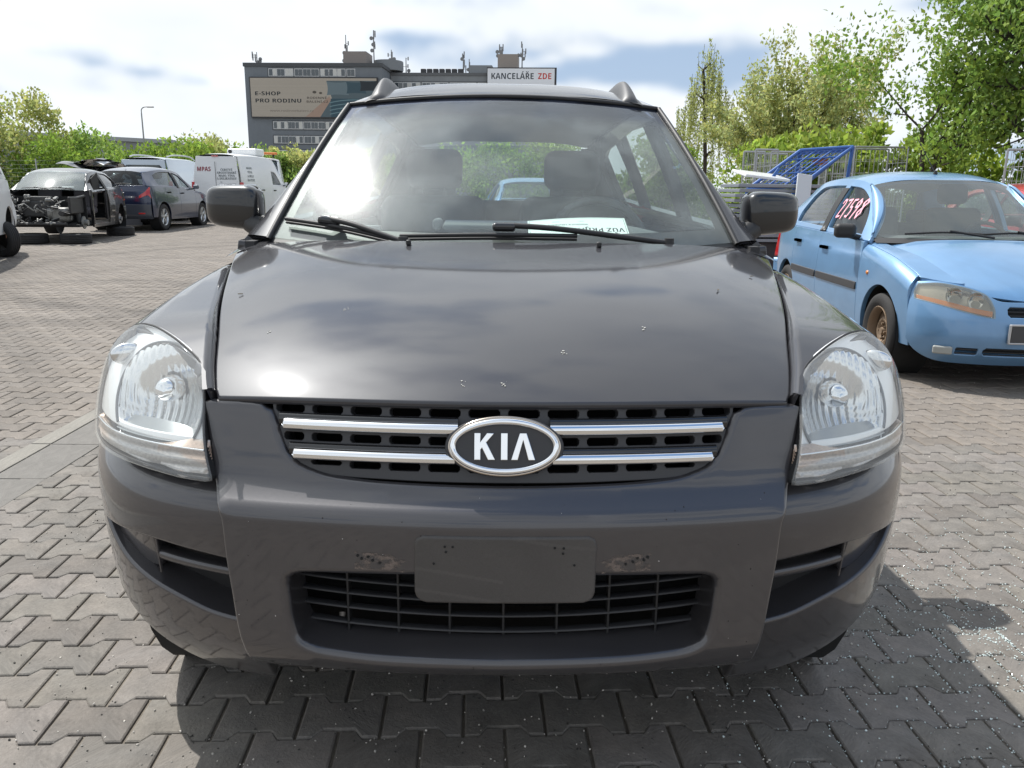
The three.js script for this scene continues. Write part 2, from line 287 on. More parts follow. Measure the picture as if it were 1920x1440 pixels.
// everything of a car that a section by length and height can describe; z = 0 at the nose, tail at -L
function shell(car, c) {
  const P = c.paint, both = (name, g, m, par = car) => [part(name, g, m, par), part(name, mirrorX(g), m, par)];
  const bar = c.barrel ?? 0.05, ym = c.ymid ?? 0.68;
  const lo = (z, y) => c.w(z) * (1 - bar * ((y - ym) / 0.5) ** 2) + (c.crease ? 0.008 * Math.exp(-(((y - c.crease(z)) / 0.025) ** 2)) : 0);
  const sx = (z, y) => { const b = c.belt(z); if (y <= b) return lo(z, y); const t = (y - b) / (c.roofY(z) - b); return lerp(lo(z, b) - 0.012, c.roofX(z), t) + 0.016 * Math.sin(Math.PI * clamp(t)); };
  c.sx = sx;
  const side = (u, v) => V3(sx(u, v), v, u), O = { sp: c.sp ?? 0.07, r: 0.004, dep: 0.03, flip: true };
  const fl = { ...O };
  const push = poly => { const o = []; for (let [z, y] of poly) { for (const w of c.arch) { const dz = z - w[0]; if (Math.abs(dz) < w[2]) { const t = w[1] + Math.sqrt(w[2] * w[2] - dz * dz); if (y < t) y = t; } } const l = o[o.length - 1]; if (!l || Math.hypot(l[0] - z, l[1] - y) > 0.006) o.push([z, y]); } return o; };
  const side2 = (name, poly, holes, m = P, oo = {}) => { const g = panel(push(resample([...poly, poly[0]], 0.012).slice(0, -1)), holes || [], side, { ...fl, ...oo }); return both(name, g, m); };
  const e = 0.005, S = c.sill, B = z => c.belt(z);
  const made = {};
  const dr = c.doors, run = (z0, z1, f, n = 10) => Array.from({ length: n + 1 }, (_, i) => { const z = lerp(z0, z1, i / n); return [z, f(z)]; });
  // doors below the belt
  for (let i = 0; i < dr.length - 1; i++) {
    const z0 = dr[i] - e, z1 = dr[i + 1] + e;
    const poly = [[z0, S], [z0, S + 0.02], ...run(z0, z1, z => B(z) - 0.006), [z1, S]];
    for (const sgn of [1, -1]) {
      if (c.missingDoor && c.missingDoor[0] === i && c.missingDoor[1] === sgn) continue;
      const gp = panel(push(resample([...poly, poly[0]], 0.012).slice(0, -1)), [], side, fl), d = part('door', sgn > 0 ? gp : mirrorX(gp), P, car);
      const hz = z1 + 0.16, hy = B(hz) - 0.13, hg = at(rbox(0.035, 0.03, 0.17, 0.012), sx(hz, hy) + 0.014, hy, hz);
      part('door_handle', sgn > 0 ? hg : mirrorX(hg), c.handleMat ?? P, d);
      if (c.mould) { const g = panel(resample([[z0 - 0.02, c.mould[0]], [z1 + 0.02, c.mould[0]], [z1 + 0.02, c.mould[1]], [z0 - 0.02, c.mould[1]], [z0 - 0.02, c.mould[0]]], 0.05).slice(0, -1), [], side, { ...fl, sp: 0.05, off: 0.012, r: 0.006, dep: 0.012 }); part('side_moulding', sgn > 0 ? g : mirrorX(g), Mt.trim, d); }
    }
  }
  // sill
  side2('sill', [[dr[0] + 0.25, S - 0.07], [dr[0] + 0.25, S - e], [dr[dr.length - 1] - 0.2, S - e], [dr[dr.length - 1] - 0.2, S - 0.07]], null, c.sillMat ?? P);
  // rear quarter and front fender
  const zq = dr[dr.length - 1] - e, zr = c.rearZ;
  side2('rear_quarter', [[zq, S], ...run(zq, zr, z => B(z) - 0.006), [zr, c.bumpY ?? 0.62], [zr, 0.62], [zr + 0.02, S]]);
  if (c.fender) {
    const zf = c.fender, z1 = dr[0] + e;
    const fm = fenderMap(c, sx);
    if (!c.fenderFront && c.nose && !c.nose.bare) c.fenderFront = fm => noseEdge(c, fm);
    if (c.fenderFront) {
      const ff = c.fenderFront(fm), zTop = ff[0][0], cut = (z) => c.fYs(z) + c.fR * lerp(1.30, 1.0, clamp((zf - z) / 0.9)), k0 = ff.findIndex(p => p[1] < cut(p[0]));
      const topP = [...run(z1, zTop, z => fm.vGap(z), 24), ...ff.slice(0, k0), ...run(ff[k0][0], z1, z => cut(z) + 0.004, 24)];
      both('fender', panel(push(resample(topP, 0.012)), [], fm.map, { ...fl, sp: 0.03, r: (z, v) => Math.abs(v - fm.vGap(z)) < 0.008 ? (c.gapR ?? 0.004) : 0.003 }), P);
      const loP = [...run(z1, ff[k0][0], z => cut(z) - 0.004, 24), ...ff.slice(k0), [z1, S]];
      both('fender_flare', panel(push(resample(loP, 0.01)), [], fm.map, { ...fl, sp: 0.03, r: 0.003 }), P);
    } else {
      const poly = [[z1, S], [zf, S], ...smooth([[zf, c.fenderY0 ?? 0.5], [zf - 0.01, c.fYs(zf) * 0.85]], 0.05), ...run(zf, z1, z => fm.vGap(z)), [z1, S]];
      both('fender', panel(push(resample(poly, 0.012)), [], fm.map, { ...fl, sp: 0.05 }), P);
    }
  }
  // window frames, glass
  const gh = panel(c.gh, c.win, side, { ...fl, sp: 0.06, r: 0.005, dep: 0.03 }); both('window_frame', gh, c.frameMat ?? P);
  c.win.forEach((w, i) => { const g = panel(w, [], side, { ...fl, sp: 0.09, off: -0.02, r: 0.001, dep: 0.001, steps: [0, 90] }); for (const sgn of [1, -1]) { if (c.missingDoor && c.missingDoor[0] === i && c.missingDoor[1] === sgn) continue; part('side_window', sgn > 0 ? g : mirrorX(g), c.glass ?? Mt.glassSide, car); } });
  if (c.pillarB) for (const [za, zb] of c.pillarB) both('pillar_trim', panel(resample([[za, B(za) + 0.0], [zb, B(zb)], [zb - 0.005, c.roofY(zb) - 0.075], [za - 0.0, c.roofY(za) - 0.075], [za, B(za)]], 0.05).slice(0, -1), [], side, { ...fl, off: 0.006, r: 0.002, dep: 0.008 }), Mt.black);
  // roof
  const [r0, r1] = c.roof;
  const roofP = (u, v) => { const z = lerp(r0(u * 2 - 1), r1(u * 2 - 1), v), a = Math.abs(u * 2 - 1), x = (u * 2 - 1) * c.roofX(z); return V3(x, c.roofY(z) + (c.top(z) - c.roofY(z)) * (1 - a ** 3.2), z); };
  part('roof', thick(grid(28, 24, roofP, { us: 1.2, vs: 2 }), 0.03), P, car);
  part('headliner', grid(10, 10, (u, v) => roofP(lerp(0.03, 0.97, u), lerp(0.02, 0.98, v)).add(V3(0, -0.045, 0)), { flip: true }), c.linerMat ?? std(lin(0.16, 0.16, 0.155), 0.95), car);
  // screens: windshield and rear glass as ruled patches between two curves
  const patch = (b, t, bulge, nu = 22, nv = 14) => grid(nu, nv, (u, v) => { const a = u * 2 - 1, p = b(a).lerp(t(a), v); p.add(bulge.clone().multiplyScalar(4 * v * (1 - v))); return p; });
  if (c.ws) { const w = patch(c.ws[0], c.ws[1], c.ws[2] ?? V3(0, 0.012, 0.018)); part('windshield', w, c.wsGlass ?? Mt.glass, car); made.ws = w; }
  if (c.rg) { const g = patch(c.rg[1], c.rg[0], V3(0, 0.01, -0.015)); for (let i = 0; i < g.attributes.position.count; i++); part('rear_window', mirrorX(g), c.rgGlass ?? c.glass ?? Mt.glassSide, car); }
  // pillar skins beside the screens
  const up = []; for (const p of c.gh) { if (up.length && p[1] <= up[up.length - 1][1] + 1e-4) break; up.push(p); }
  const aft = []; { let k = 0; c.gh.forEach((p, i) => { if (p[0] < c.gh[k][0]) k = i; }); for (let i = k; i >= 0 && (!aft.length || c.gh[i][1] > aft[aft.length - 1][1] + 1e-4); i--) aft.push(c.gh[i]); }
  const pil = (b, t, line, name, fl2) => { const zl = spline(line.map(p => p[1]), line.map(p => p[0])), y0 = line[0][1], y1 = line[line.length - 1][1]; const g = grid(6, 18, (u, v) => { const p = b(1).lerp(t(1), v), y = clamp(p.y, y0, y1), z = zl(y), q = V3(sx(z, Math.max(y, B(z) + 0.001)) + 0.001, y, z), m = p.lerp(q, lerp(0.0, 1, u)), k = Math.sin(Math.PI * u) * 0.012; m.x += k; m.z += fl2 ? -k : k; m.y += k * 0.4; return m; }, { flip: fl2 }); both(name, thick(g, 0.012), c.pillarMat ?? P); };
  if (c.ws) pil(c.ws[0], c.ws[1], up, 'windshield_pillar', false);
  if (c.rg && aft.length > 3) pil(c.rg[0], c.rg[1], aft, 'rear_pillar', true);
  // dark inside: floor, firewall and wheel houses keep the light out
  const zf = c.noseZ ?? -0.5, W0 = c.w(-1.8) - 0.12;
  part('floor_pan', [at(box(W0 * 2, 0.05, -(c.rearZ - zf) - 0.1), 0, c.sill - 0.02, (c.rearZ + zf) / 2), ...(c.noFirewall ? [] : [at(box(W0 * 2 - 0.04, (c.cowl ?? 0.9) - c.sill - 0.08, 0.04), 0, (c.sill + (c.cowl ?? 0.9)) / 2 - 0.06, c.fireZ ?? dr[0] + 0.1)])], Mt.blackMatte, car);
  for (const w of c.arch) if (!(c.openFront && w[0] > -1.5)) both('wheel_house', at(cyl(w[2] + 0.005, w[2] + 0.005, 0.26, 28, true), c.w(w[0]) - 0.15, w[1], w[0], 0, 0, Math.PI / 2), Mt.blackMatte);
  return made;
}
function fenderMap(c, sx) {
  const tilt = 84 * D2R;
  const map = (z, v) => {
    const ys = c.fYs(z), R = c.fR;
    if (v <= ys) return V3(sx(z, v), v, z);
    const a = (v - ys) / R, x0 = sx(z, ys) - R;
    if (a <= tilt) return V3(x0 + R * Math.cos(a), ys + R * Math.sin(a), z);
    const d = (a - tilt) * R; return V3(x0 + R * Math.cos(tilt) - d * Math.sin(tilt), ys + R * Math.sin(tilt) + d * Math.cos(tilt), z);
  };
  const vGap = z => { const ys = c.fYs(z), R = c.fR, x0 = sx(z, ys) - R, xg = c.hoodX(z) + (c.gapR ?? 0.0) + 0.009; const xt = x0 + R * Math.cos(tilt); return ys + R * tilt + (xt - xg) / Math.sin(tilt); };
  const vX = (z, x) => { const ys = c.fYs(z), R = c.fR, x0 = sx(z, ys) - R, ct = R * Math.cos(tilt); return x <= x0 + ct ? ys + R * tilt + (x0 + ct - x) / Math.sin(tilt) : ys + R * Math.acos(clamp((x - x0) / R, -1, 1)); };
  return { map, vGap, vX };
}
function noseEdge(c, fm) { // front edge of the wing along lamp and bumper
  const n = c.nose, py = sp2(n.py), Z = (x, y) => py(y) - n.a2 * x * x - n.a8 * Math.abs(x) ** 8 - 0.01;
  const top = smooth(n.out[2], 0.02).map(([x, y]) => [x, y + 0.006]).filter(([x, y]) => x > c.hoodX(Z(x, y)) + 0.014).sort((a, b) => a[0] - b[0]).map(([x, y]) => { const z = Z(x, y); return [z, fm.vX(z, x)]; });
  const out = smooth(n.out[1], 0.03).reverse().map(([x, y]) => { const z = Z(x, y); return [z, y < c.fYs(z) ? y : fm.vX(z, x)]; });
  const r = [...top, ...out.filter(p => p[1] < top[top.length - 1][1] - 0.01)]; r.push([r[r.length - 1][0], c.sill]); return r;
}
function seat(parent, x, y, z, m = Mt.cloth, turn = 0) {
  const g = sub('seat', parent); g.position.set(x, y, z); g.rotation.y = turn;
  part('cushion', at(rbox(0.5, 0.16, 0.5, 0.07, 4), 0, 0.08, 0, 0.08), m, g);
  part('backrest', at(rbox(0.48, 0.64, 0.14, 0.06, 4), 0, 0.45, -0.30, -0.30), m, g);
  part('headrest', [at(rbox(0.26, 0.18, 0.11, 0.05, 4), 0, 0.88, -0.43, -0.2), rod([-0.05, 0.72, -0.39], [-0.05, 0.84, -0.42], 0.007), rod([0.05, 0.72, -0.39], [0.05, 0.84, -0.42], 0.007)], m, g);
  return g;
}
function steering(parent, x, y, z, m = Mt.dashDark) {
  const g = sub('steering_wheel', parent); g.position.set(x, y, z); g.rotation.x = -0.45;
  part('rim', new THREE.TorusGeometry(0.185, 0.016, 10, 48), m, g);
  part('hub', [at(rbox(0.14, 0.12, 0.05, 0.025, 3), 0, -0.01, 0.03), rod([-0.17, 0.0, 0.0], [0.17, 0.0, 0.0], 0.016), rod([0, 0, 0.02], [0, -0.17, 0], 0.016), rod([0, 0, 0.02], [0, -0.03, 0.25], 0.03)], m, g);
  return g;
}

// ---------------------------------------------------------------- the dark grey SUV in front of the camera
const suv = thing('parked_suv', 'dark grey SUV facing the camera with chrome barred grille and KIA oval badge', 'suv', [-0.012, 0, -1.33], 0.016);
const flakeT = tex(256, 256, (u, v) => 0.9 + 0.1 * hash3(u * 256 | 0, v * 256 | 0, 21));
const grimeR = tex(512, 512, (u, v) => { const n = tnoise(u, v, 8, 5, 7), s = hash3((u * 512) | 0, (v * 512) | 0, 4) > 0.992 ? 0.3 : 0; return clamp(0.30 + 0.5 * sstep(0.42, 0.7, n) + s); });
const suvC = lin(0.036, 0.036, 0.041);
const suvPaint = phys(suvC, 0.42, 0.12, { specularIntensity: 0.18, clearcoat: 1, clearcoatRoughness: 0.06, bumpMap: rep(grainT, 5), bumpScale: 0.00003, map: rep(flakeT, 30), clearcoatRoughnessMap: null });
const bumpC = lin(0.062, 0.059, 0.063);
const bumperPaint = phys(bumpC, 0.38, 0.45, { clearcoat: 1, clearcoatRoughness: 0.055, map: rep(flakeT, 30), bumpMap: rep(grainT, 9), bumpScale: 0.00008 });
const scratchT = tex(512, 512, (u, v) => { const a = tnoise(u, v, 5, 4, 51), b = hash3(Math.floor(v * 170 + 5 * Math.sin(u * 6.28)), Math.floor(u * 5), 61), f = hash3(u * 512 | 0, v * 512 | 0, 8); return 0.72 + 0.5 * (a - 0.5) + (b > 0.93 ? 0.22 : 0) * tnoise(u, v, 12, 3, 52) + 0.08 * f; });
const PyS = sp2([[0.20, -0.30], [0.28, -0.20], [0.33, -0.11], [0.37, -0.040], [0.40, -0.013], [0.44, -0.003], [0.55, 0], [0.65, 0], [0.690, -0.001], [0.700, -0.004], [0.712, -0.017], [0.723, -0.033], [0.736, -0.050], [0.755, -0.064], [0.80, -0.078], [0.887, -0.106], [0.95, -0.16], [1.05, -0.30]]);
const PyC = sp2([[0.20, -0.20], [0.27, -0.12], [0.35, -0.06], [0.40, -0.04], [0.48, -0.02], [0.58, -0.005], [0.65, 0], [0.69, -0.006], [0.715, -0.026], [0.75, -0.07], [0.80, -0.10]]);
const PyH = sp2([[0.70, -0.02], [0.765, -0.035], [0.887, -0.10], [0.95, -0.16], [1.0, -0.225], [1.05, -0.30]]);
const plan = x => -0.19 * x * x - 0.45 * Math.abs(x) ** 8;
const Ff = (x, y) => V3(x, y, plan(x) + PyS(y)), Fc = (x, y) => V3(x, y, plan(x) + PyC(y) - 0.032), Fh = (x, y) => V3(x, y, plan(x) + PyH(y));
const P2 = (name, g, m, par = suv) => [part(name, g, m, par), part(name, mirrorX(g), m, par)];
const s1 = 0.02;
{ // centre of the bumper with the frame of the grille
  const gril = [[0.447, 0.860], [0.440, 0.845], [0.428, 0.812], [0.414, 0.786], [0.390, 0.766], [0.345, 0.752], [0.27, 0.745], [0.13, 0.741], [0, 0.740]];
  const outer = [[0.566, 0.870], [0.562, 0.855], [0.557, 0.826], [0.549, 0.785], [0.540, 0.748], [0.524, 0.716], [0.513, 0.69], [0.507, 0.6], [0.500, 0.53], [0.494, 0.46], [0.487, 0.42], [0.478, 0.37], [0.455, 0.318]];
  const half = [...smooth(outer, s1)];
  const o = outline(s1, [...gril].reverse(), [[0.447, 0.860], [0.457, 0.869], [0.566, 0.870]], outer, [[0.455, 0.318], [0.4, 0.302], [0.2, 0.292], [-0.2, 0.292], [-0.4, 0.302], [-0.455, 0.318]], [...outer].reverse().map(p => [-p[0], p[1]]), [[-0.566, 0.870], [-0.457, 0.869], [-0.447, 0.860]], gril.map(p => [-p[0], p[1]]));
  const low = [[0, 0.612], [0.169, 0.607], [0.34, 0.602], [0.382, 0.598], [0.404, 0.586], [0.412, 0.566], [0.411, 0.53], [0.406, 0.475], [0.394, 0.440], [0.365, 0.418], [0.29, 0.405], [0.2, 0.399], [0, 0.394]];
  const hole = outline(s1, low, [...low].reverse().map(p => [-p[0], p[1]]));
  const inLow = (x, y) => Math.abs(x) < 0.43 && y > 0.385 && y < 0.63;
  const R = (x, y) => inLow(x, y) ? 0.016 : (y > 0.735 && Math.abs(x) < 0.452) ? 0.014 : (y > 0.742 && y < 0.88 && Math.abs(x) > 0.5) ? 0.012 : 0.009;
  const DP = (x, y) => inLow(x, y) ? 0.085 : (y > 0.735 && Math.abs(x) < 0.452) ? 0.05 : 0.035;
  const b = part('bumper', panel(o, [hole], Ff, { sp: s1, r: R, dep: DP, splay: (x, y) => inLow(x, y) ? 1.3 : 1, dir: (x, y) => inLow(x, y) ? V3(0, 0, -1) : null }), bumperPaint, suv);
  b.userData.label = 'dark grey bumper centre with drilled and scuffed paint';
  // plate mount: slightly raised rounded rectangle of bare plastic
  const pm = (x, y) => V3(x, y, plan(x) + 0.004);
  const pl = part('plate_mount', panel(outline(0.01, [[-0.142, 0.668], [0.152, 0.668]], [[0.152, 0.668], [0.160, 0.664], [0.163, 0.655]], [[0.163, 0.655], [0.162, 0.565]], [[0.162, 0.565], [0.158, 0.554], [0.146, 0.549]], [[0.146, 0.549], [-0.138, 0.549]], [[-0.138, 0.549], [-0.150, 0.554], [-0.154, 0.565]], [[-0.154, 0.565], [-0.154, 0.655]], [[-0.154, 0.655], [-0.151, 0.664], [-0.142, 0.668]]), [], pm, { sp: 0.02, r: 0.006, dep: 0.02 }), std(lin(0.085, 0.078, 0.073), 0.62, 0.05, { map: scratchT, bumpMap: rep(grainT, 8), bumpScale: 0.0005 }), suv);
  pl.userData.label = 'bare scratched number plate mount';
  const hg = []; for (const [x, y] of [[-0.104, 0.655], [-0.09, 0.655], [-0.102, 0.645], [-0.124, 0.622], [0.092, 0.654], [0.108, 0.653], [0.107, 0.643], [0.128, 0.620]]) hg.push(at(cyl(0.0022, 0.0022, 0.001, 10), x, y, plan(x) + 0.0048, Math.PI / 2));
  part('screw_holes', hg, Mt.blackMatte, pl).userData.kind = 'stuff';
  // scuffed patches with screw holes either side of the mount
  const scT = tex(256, 64, (u, v) => { const n = fbm(u * 8, v * 4, 3.3, 4), e = Math.min(u, 1 - u) * 5, k = Math.min(v, 1 - v) * 5, a = clamp((n - 0.50) * 5 + Math.min(e, k, 1) - 0.55); const t = fbm(u * 40, v * 12, 8, 3); return [0.13 + 0.10 * t, 0.105 + 0.08 * t, 0.09 + 0.07 * t, a * 0.85]; }, false, false);
  const scM = std(0xffffff, 0.85, 0, { map: scT, transparent: true });
  for (const s of [-1, 1]) {
    part('paint_scuff', grid(12, 3, (u, v) => { const x = s * lerp(0.168, 0.268, u), y = lerp(0.600, 0.634, v) + 0.004 * u; const p = Ff(x, y); p.z += 0.0009; return p; }, { flip: s < 0 }), scM, suv);
    const q = []; for (const [x, y] of [[0.255, 0.625], [0.243, 0.629], [0.262, 0.630], [0.235, 0.622], [0.222, 0.618]]) q.push(at(cyl(0.0026, 0.0026, 0.001, 10), s * x, y, plan(x) + 0.0012, Math.PI / 2));
    part('screw_holes', q, Mt.blackMatte, suv).userData.kind = 'stuff';
  }
  // stone chips and fly spots: small specks of matter
  const ch = [], cd = []; for (let i = 0; i < 110; i++) { const x = rr(-0.5, 0.5), y = rr(0.33, 0.735); if (inLow(x, y) && y > 0.41 && y < 0.61 && Math.abs(x) < 0.42) continue; const p = Ff(x, y), r = rr(0.0005, 0.0014); (rnd() < 0.4 ? ch : cd).push(at(new THREE.SphereGeometry(r, 6, 4), p.x, p.y, p.z + 0.0002, 0, 0, 0, [1, rr(0.7, 1.8), 0.4])); }
  part('paint_chips', ch, std(lin(0.5, 0.48, 0.45), 0.8), suv).userData.kind = 'stuff'; part('fly_spots', cd, std(lin(0.02, 0.018, 0.015), 0.8), suv).userData.kind = 'stuff';
  // lower grille
  const lg = sub('lower_grille', suv), zb = -0.092;
  for (const [y, x] of [[0.556, 0.395], [0.528, 0.395], [0.500, 0.395], [0.470, 0.39], [0.437, 0.375]]) part('bar', grid(40, 6, (u, v) => { const xx = lerp(-x, x, u), a = v * 2 * Math.PI; return V3(xx, y + 0.0035 * Math.sin(a) + 0.10 * xx * xx, zb + plan(xx) + 0.012 * Math.cos(a)); }), Mt.trim, lg);
  for (const x of [-0.375, -0.283, -0.19, -0.096, 0.002, 0.1, 0.195, 0.285, 0.378]) part('divider', at(rbox(0.005, 0.2, 0.03, 0.002, 1), x * 1.06, 0.53, zb - 0.006 + plan(x)), Mt.black, lg);
  part('radiator', [at(box(0.95, 0.5, 0.03), 0, 0.6, -0.36), at(rbox(0.9, 0.05, 0.06, 0.02), 0, 0.52, -0.28)], Mt.blackMatte, lg);
  // under tray that closes the bumper below
  part('under_tray', grid(30, 8, (u, v) => { const x = lerp(-0.82, 0.82, u); return V3(x, lerp(0.30, 0.22, v), plan(x) * 0.9 - lerp(0.16, 0.75, v)); }, { flip: false }), Mt.black, suv);
}
{ // bumper corners with the fog lamp recess
  const top = [[0.517, 0.728], [0.545, 0.730], [0.60, 0.733], [0.66, 0.738], [0.72, 0.742], [0.776, 0.744], [0.83, 0.746], [0.885, 0.752], [0.925, 0.760]];
  const bot = [[0.928, 0.50], [0.895, 0.445], [0.85, 0.408], [0.78, 0.366], [0.71, 0.322], [0.655, 0.286], [0.60, 0.262], [0.548, 0.250], [0.490, 0.248]];
  const rb = [[0.506, 0.436], [0.53, 0.438], [0.58, 0.447], [0.645, 0.470], [0.72, 0.494], [0.782, 0.521], [0.825, 0.553], [0.848, 0.580]], rt = [[0.848, 0.588], [0.80, 0.598], [0.695, 0.606], [0.595, 0.598], [0.517, 0.589]];
  const o = outline(0.018, top, [[0.925, 0.760], [0.93, 0.64], [0.928, 0.52]], bot, [[0.490, 0.248], [0.484, 0.34], [0.495, 0.43]], [[0.495, 0.43], [0.506, 0.436]], rb, [[0.848, 0.580], [0.850, 0.584], [0.848, 0.588]], rt, [[0.517, 0.589], [0.520, 0.66], [0.517, 0.728]]);
  const inRec = (x, y) => y > 0.43 && y < 0.612 && x < 0.86;
  const g = panel(o, [], Fc, { sp: 0.018, r: (x, y) => inRec(x, y) ? 0.008 : 0.005, dep: (x, y) => inRec(x, y) ? 0.09 : 0.04 });
  P2('bumper_corner', g, bumperPaint);
  const recess = panel(outline(0.03, [[0.497, 0.43], [0.65, 0.455], [0.79, 0.51], [0.86, 0.58]], [[0.86, 0.60], [0.69, 0.62], [0.50, 0.60]]), [], (x, y) => Fc(x, y).add(V3(0, 0, -0.075)), { sp: 0.03, flat: true });
  P2('fog_recess', recess, Mt.black);
  const cover = panel(outline(0.012, [[0.702, 0.600], [0.76, 0.596], [0.832, 0.586]], [[0.832, 0.586], [0.82, 0.566], [0.79, 0.543], [0.75, 0.524], [0.722, 0.516]], [[0.722, 0.516], [0.705, 0.518], [0.700, 0.528]], [[0.700, 0.528], [0.702, 0.600]]), [], (x, y) => Fc(x, y).add(V3(0, 0, -0.018 - 0.22 * (0.60 - y))), { sp: 0.016, r: 0.006, dep: 0.03 });
  P2('fog_cover', cover, bumperPaint);
  P2('cover_frame', grid(4, 16, (u, v) => Fc(lerp(0.684, 0.692, u), lerp(0.516, 0.605, v)).add(V3(0, 0, -0.018 + 0.006 * Math.sin(Math.PI * u)))), bumperPaint);
  const slat = grid(30, 12, (u, v) => { const x = lerp(0.510, 0.690, u), a = v * 2 * Math.PI, y = lerp(0.545, 0.556, u), c = Math.cos(a), s = Math.sin(a); const p = Fc(x, y + 0.012 * Math.sign(s) * Math.abs(s) ** 0.7); p.z += -0.035 + 0.022 * Math.sign(c) * Math.abs(c) ** 0.7; return p; });
  P2('fog_slat', slat, bumperPaint);
}
{ // headlights
  const rim = [[0.768, 0.986], [0.735, 0.985], [0.682, 0.973], [0.637, 0.956], [0.607, 0.940], [0.590, 0.923], [0.583, 0.905], [0.577, 0.870], [0.571, 0.826], [0.562, 0.785], [0.555, 0.762], [0.549, 0.743]];
  const base = [[0.549, 0.743], [0.60, 0.744], [0.66, 0.749], [0.72, 0.753], [0.78, 0.755], [0.83, 0.757], [0.872, 0.764]], outr = [[0.872, 0.764], [0.886, 0.80], [0.888, 0.84], [0.878, 0.885], [0.855, 0.930], [0.825, 0.962], [0.795, 0.981], [0.768, 0.986]];
  const lensO = outline(0.014, rim, base, outr), shrink = k => lensO.map(([x, y]) => [lerp(x, 0.72, k), lerp(y, 0.855, k)]);
  const bc = [0.690, 0.857], bR = 0.112, split = 0.792;
  const lensM = phys(lin(0.97, 0.98, 0.97), 0.05, 0, { transmission: 0.86, thickness: 0, ior: 1.45, specularIntensity: 0.7 });
  const white = phys(lin(0.80, 0.81, 0.81), 0.35, 0.25, { clearcoat: 0.3 }), mirror = std(lin(0.74, 0.75, 0.75), 0.16, 0.9);
  const upper = shrink(0.03).filter(p => p[1] > split + 0.002), up = outline(0.014, resample([...upper.slice(upper.findIndex((p, i) => i && Math.hypot(p[0] - upper[i - 1][0], p[1] - upper[i - 1][1]) > 0.1) < 0 ? 0 : upper.findIndex((p, i) => i && Math.hypot(p[0] - upper[i - 1][0], p[1] - upper[i - 1][1]) > 0.1)), ...upper.slice(0, Math.max(0, upper.findIndex((p, i) => i && Math.hypot(p[0] - upper[i - 1][0], p[1] - upper[i - 1][1]) > 0.1)))], 0.014));
  const bowlHole = oval(bc[0], bc[1], bR, bR * 0.93, 48).filter(p => p[1] > split + 0.012);
  const hs = (x, y) => Fh(x, y).add(V3(0, 0, -0.028 + 0.012 * Math.exp(-(((x - 0.80) ** 2 + (y - 0.93) ** 2) / 0.003)) * -1));
  const house = panel(up, [bowlHole], hs, { sp: 0.014, r: 0.004, dep: 0.05 });
  const bowl = grid(160, 18, (u, v) => { const a = u * 2 * Math.PI, r = bR * 1.02 * v, x = bc[0] + r * Math.cos(a), y = bc[1] + r * Math.sin(a) * 0.93; const p = Fh(bc[0], bc[1]); const edge = Fh(x, Math.max(y, 0.76)).z; const fl = (Math.sin(a) < 0.25 ? 1 : 0.35) * 0.0045 * Math.sin(x * 390) * v; return V3(x, Math.max(y, split - 0.004), lerp(p.z - 0.125, edge - 0.032, v * v) + fl); });
  const eyelid = grid(20, 5, (u, v) => { const x = lerp(bc[0] - bR * 0.9, bc[0] + bR * 0.9, u), y0 = split, p = Fh(x, y0); return V3(x, y0 + 0.002 + v * 0.028 * Math.sqrt(Math.max(0, 1 - ((x - bc[0]) / bR / 0.92) ** 2)), p.z - lerp(0.028, 0.07, v)); }, { flip: false });
  const lower = outline(0.014, [[0.563, split - 0.003], [0.70, split - 0.001], [0.80, split], [0.86, split + 0.001], [0.880, split - 0.006]], [[0.880, split - 0.006], [0.866, 0.767]], [[0.866, 0.767], [0.83, 0.762], [0.72, 0.758], [0.60, 0.749], [0.556, 0.748]]);
  const turn = panel(lower, [], (x, y) => Fh(x, y).add(V3(0, 0, -0.017 + 0.0018 * Math.sin(y * 900))), { sp: 0.006, r: 0.002, dep: 0.02 });
  const turnT = tex(256, 64, (u, v) => { const n = fbm(u * 3.2, v * 2, 5, 3); const a = sstep(0.47, 0.62, n); const k = 0.85 + 0.3 * hash3(u * 64 | 0, v * 32 | 0, 2); return [lerp(0.46, 0.48, a) * k, lerp(0.44, 0.36, a) * k, lerp(0.42, 0.28, a) * k]; });
  const turnM = phys(0xffffff, 0.35, 0.15, { map: rep(turnT, 3, 12), clearcoat: 0.8 });
  const lens = panel(lensO, [], Fh, { sp: 0.016, r: 0.004, dep: 0.006, steps: [0, 45, 90] });
  const seal = panel(lensO.map(([x, y]) => [lerp(x, 0.72, -0.016), lerp(y, 0.86, -0.016)]), [lensO.map(([x, y]) => [lerp(x, 0.72, -0.004), lerp(y, 0.86, -0.004)])], (x, y) => Fh(x, y).add(V3(0, 0, -0.012)), { sp: 0.014, r: 0.001, dep: 0.03 });
  const strip = tubeOn(lower.slice(0, 24), 0.0022), bulb = [at(lathe([[0.0, 0.05], [0.018, 0.046], [0.026, 0.03], [0.026, 0]], 24), bc[0] - 0.004, bc[1] + 0.012, Fh(...bc).z - 0.11, Math.PI / 2)];
  const small = at(new THREE.SphereGeometry(0.03, 20, 12), 0.80, 0.925, Fh(0.80, 0.925).z - 0.035, 0, -0.6, 0, [1.2, 0.8, 0.4]);
  function tubeOn(pts, r) { return tube(pts.map(([x, y]) => Fh(x, y).add(V3(0, 0.002, -0.011))), r, 6, 30); }
  const ringG = tube(bowlHole.slice(0).sort((p, q) => Math.atan2(p[0] - bc[0], p[1] - bc[1] + 0.02) - Math.atan2(q[0] - bc[0], q[1] - bc[1] + 0.02)).map(p => hs(p[0], p[1]).add(V3(0, 0, 0.002))), 0.0028, 6, 80);
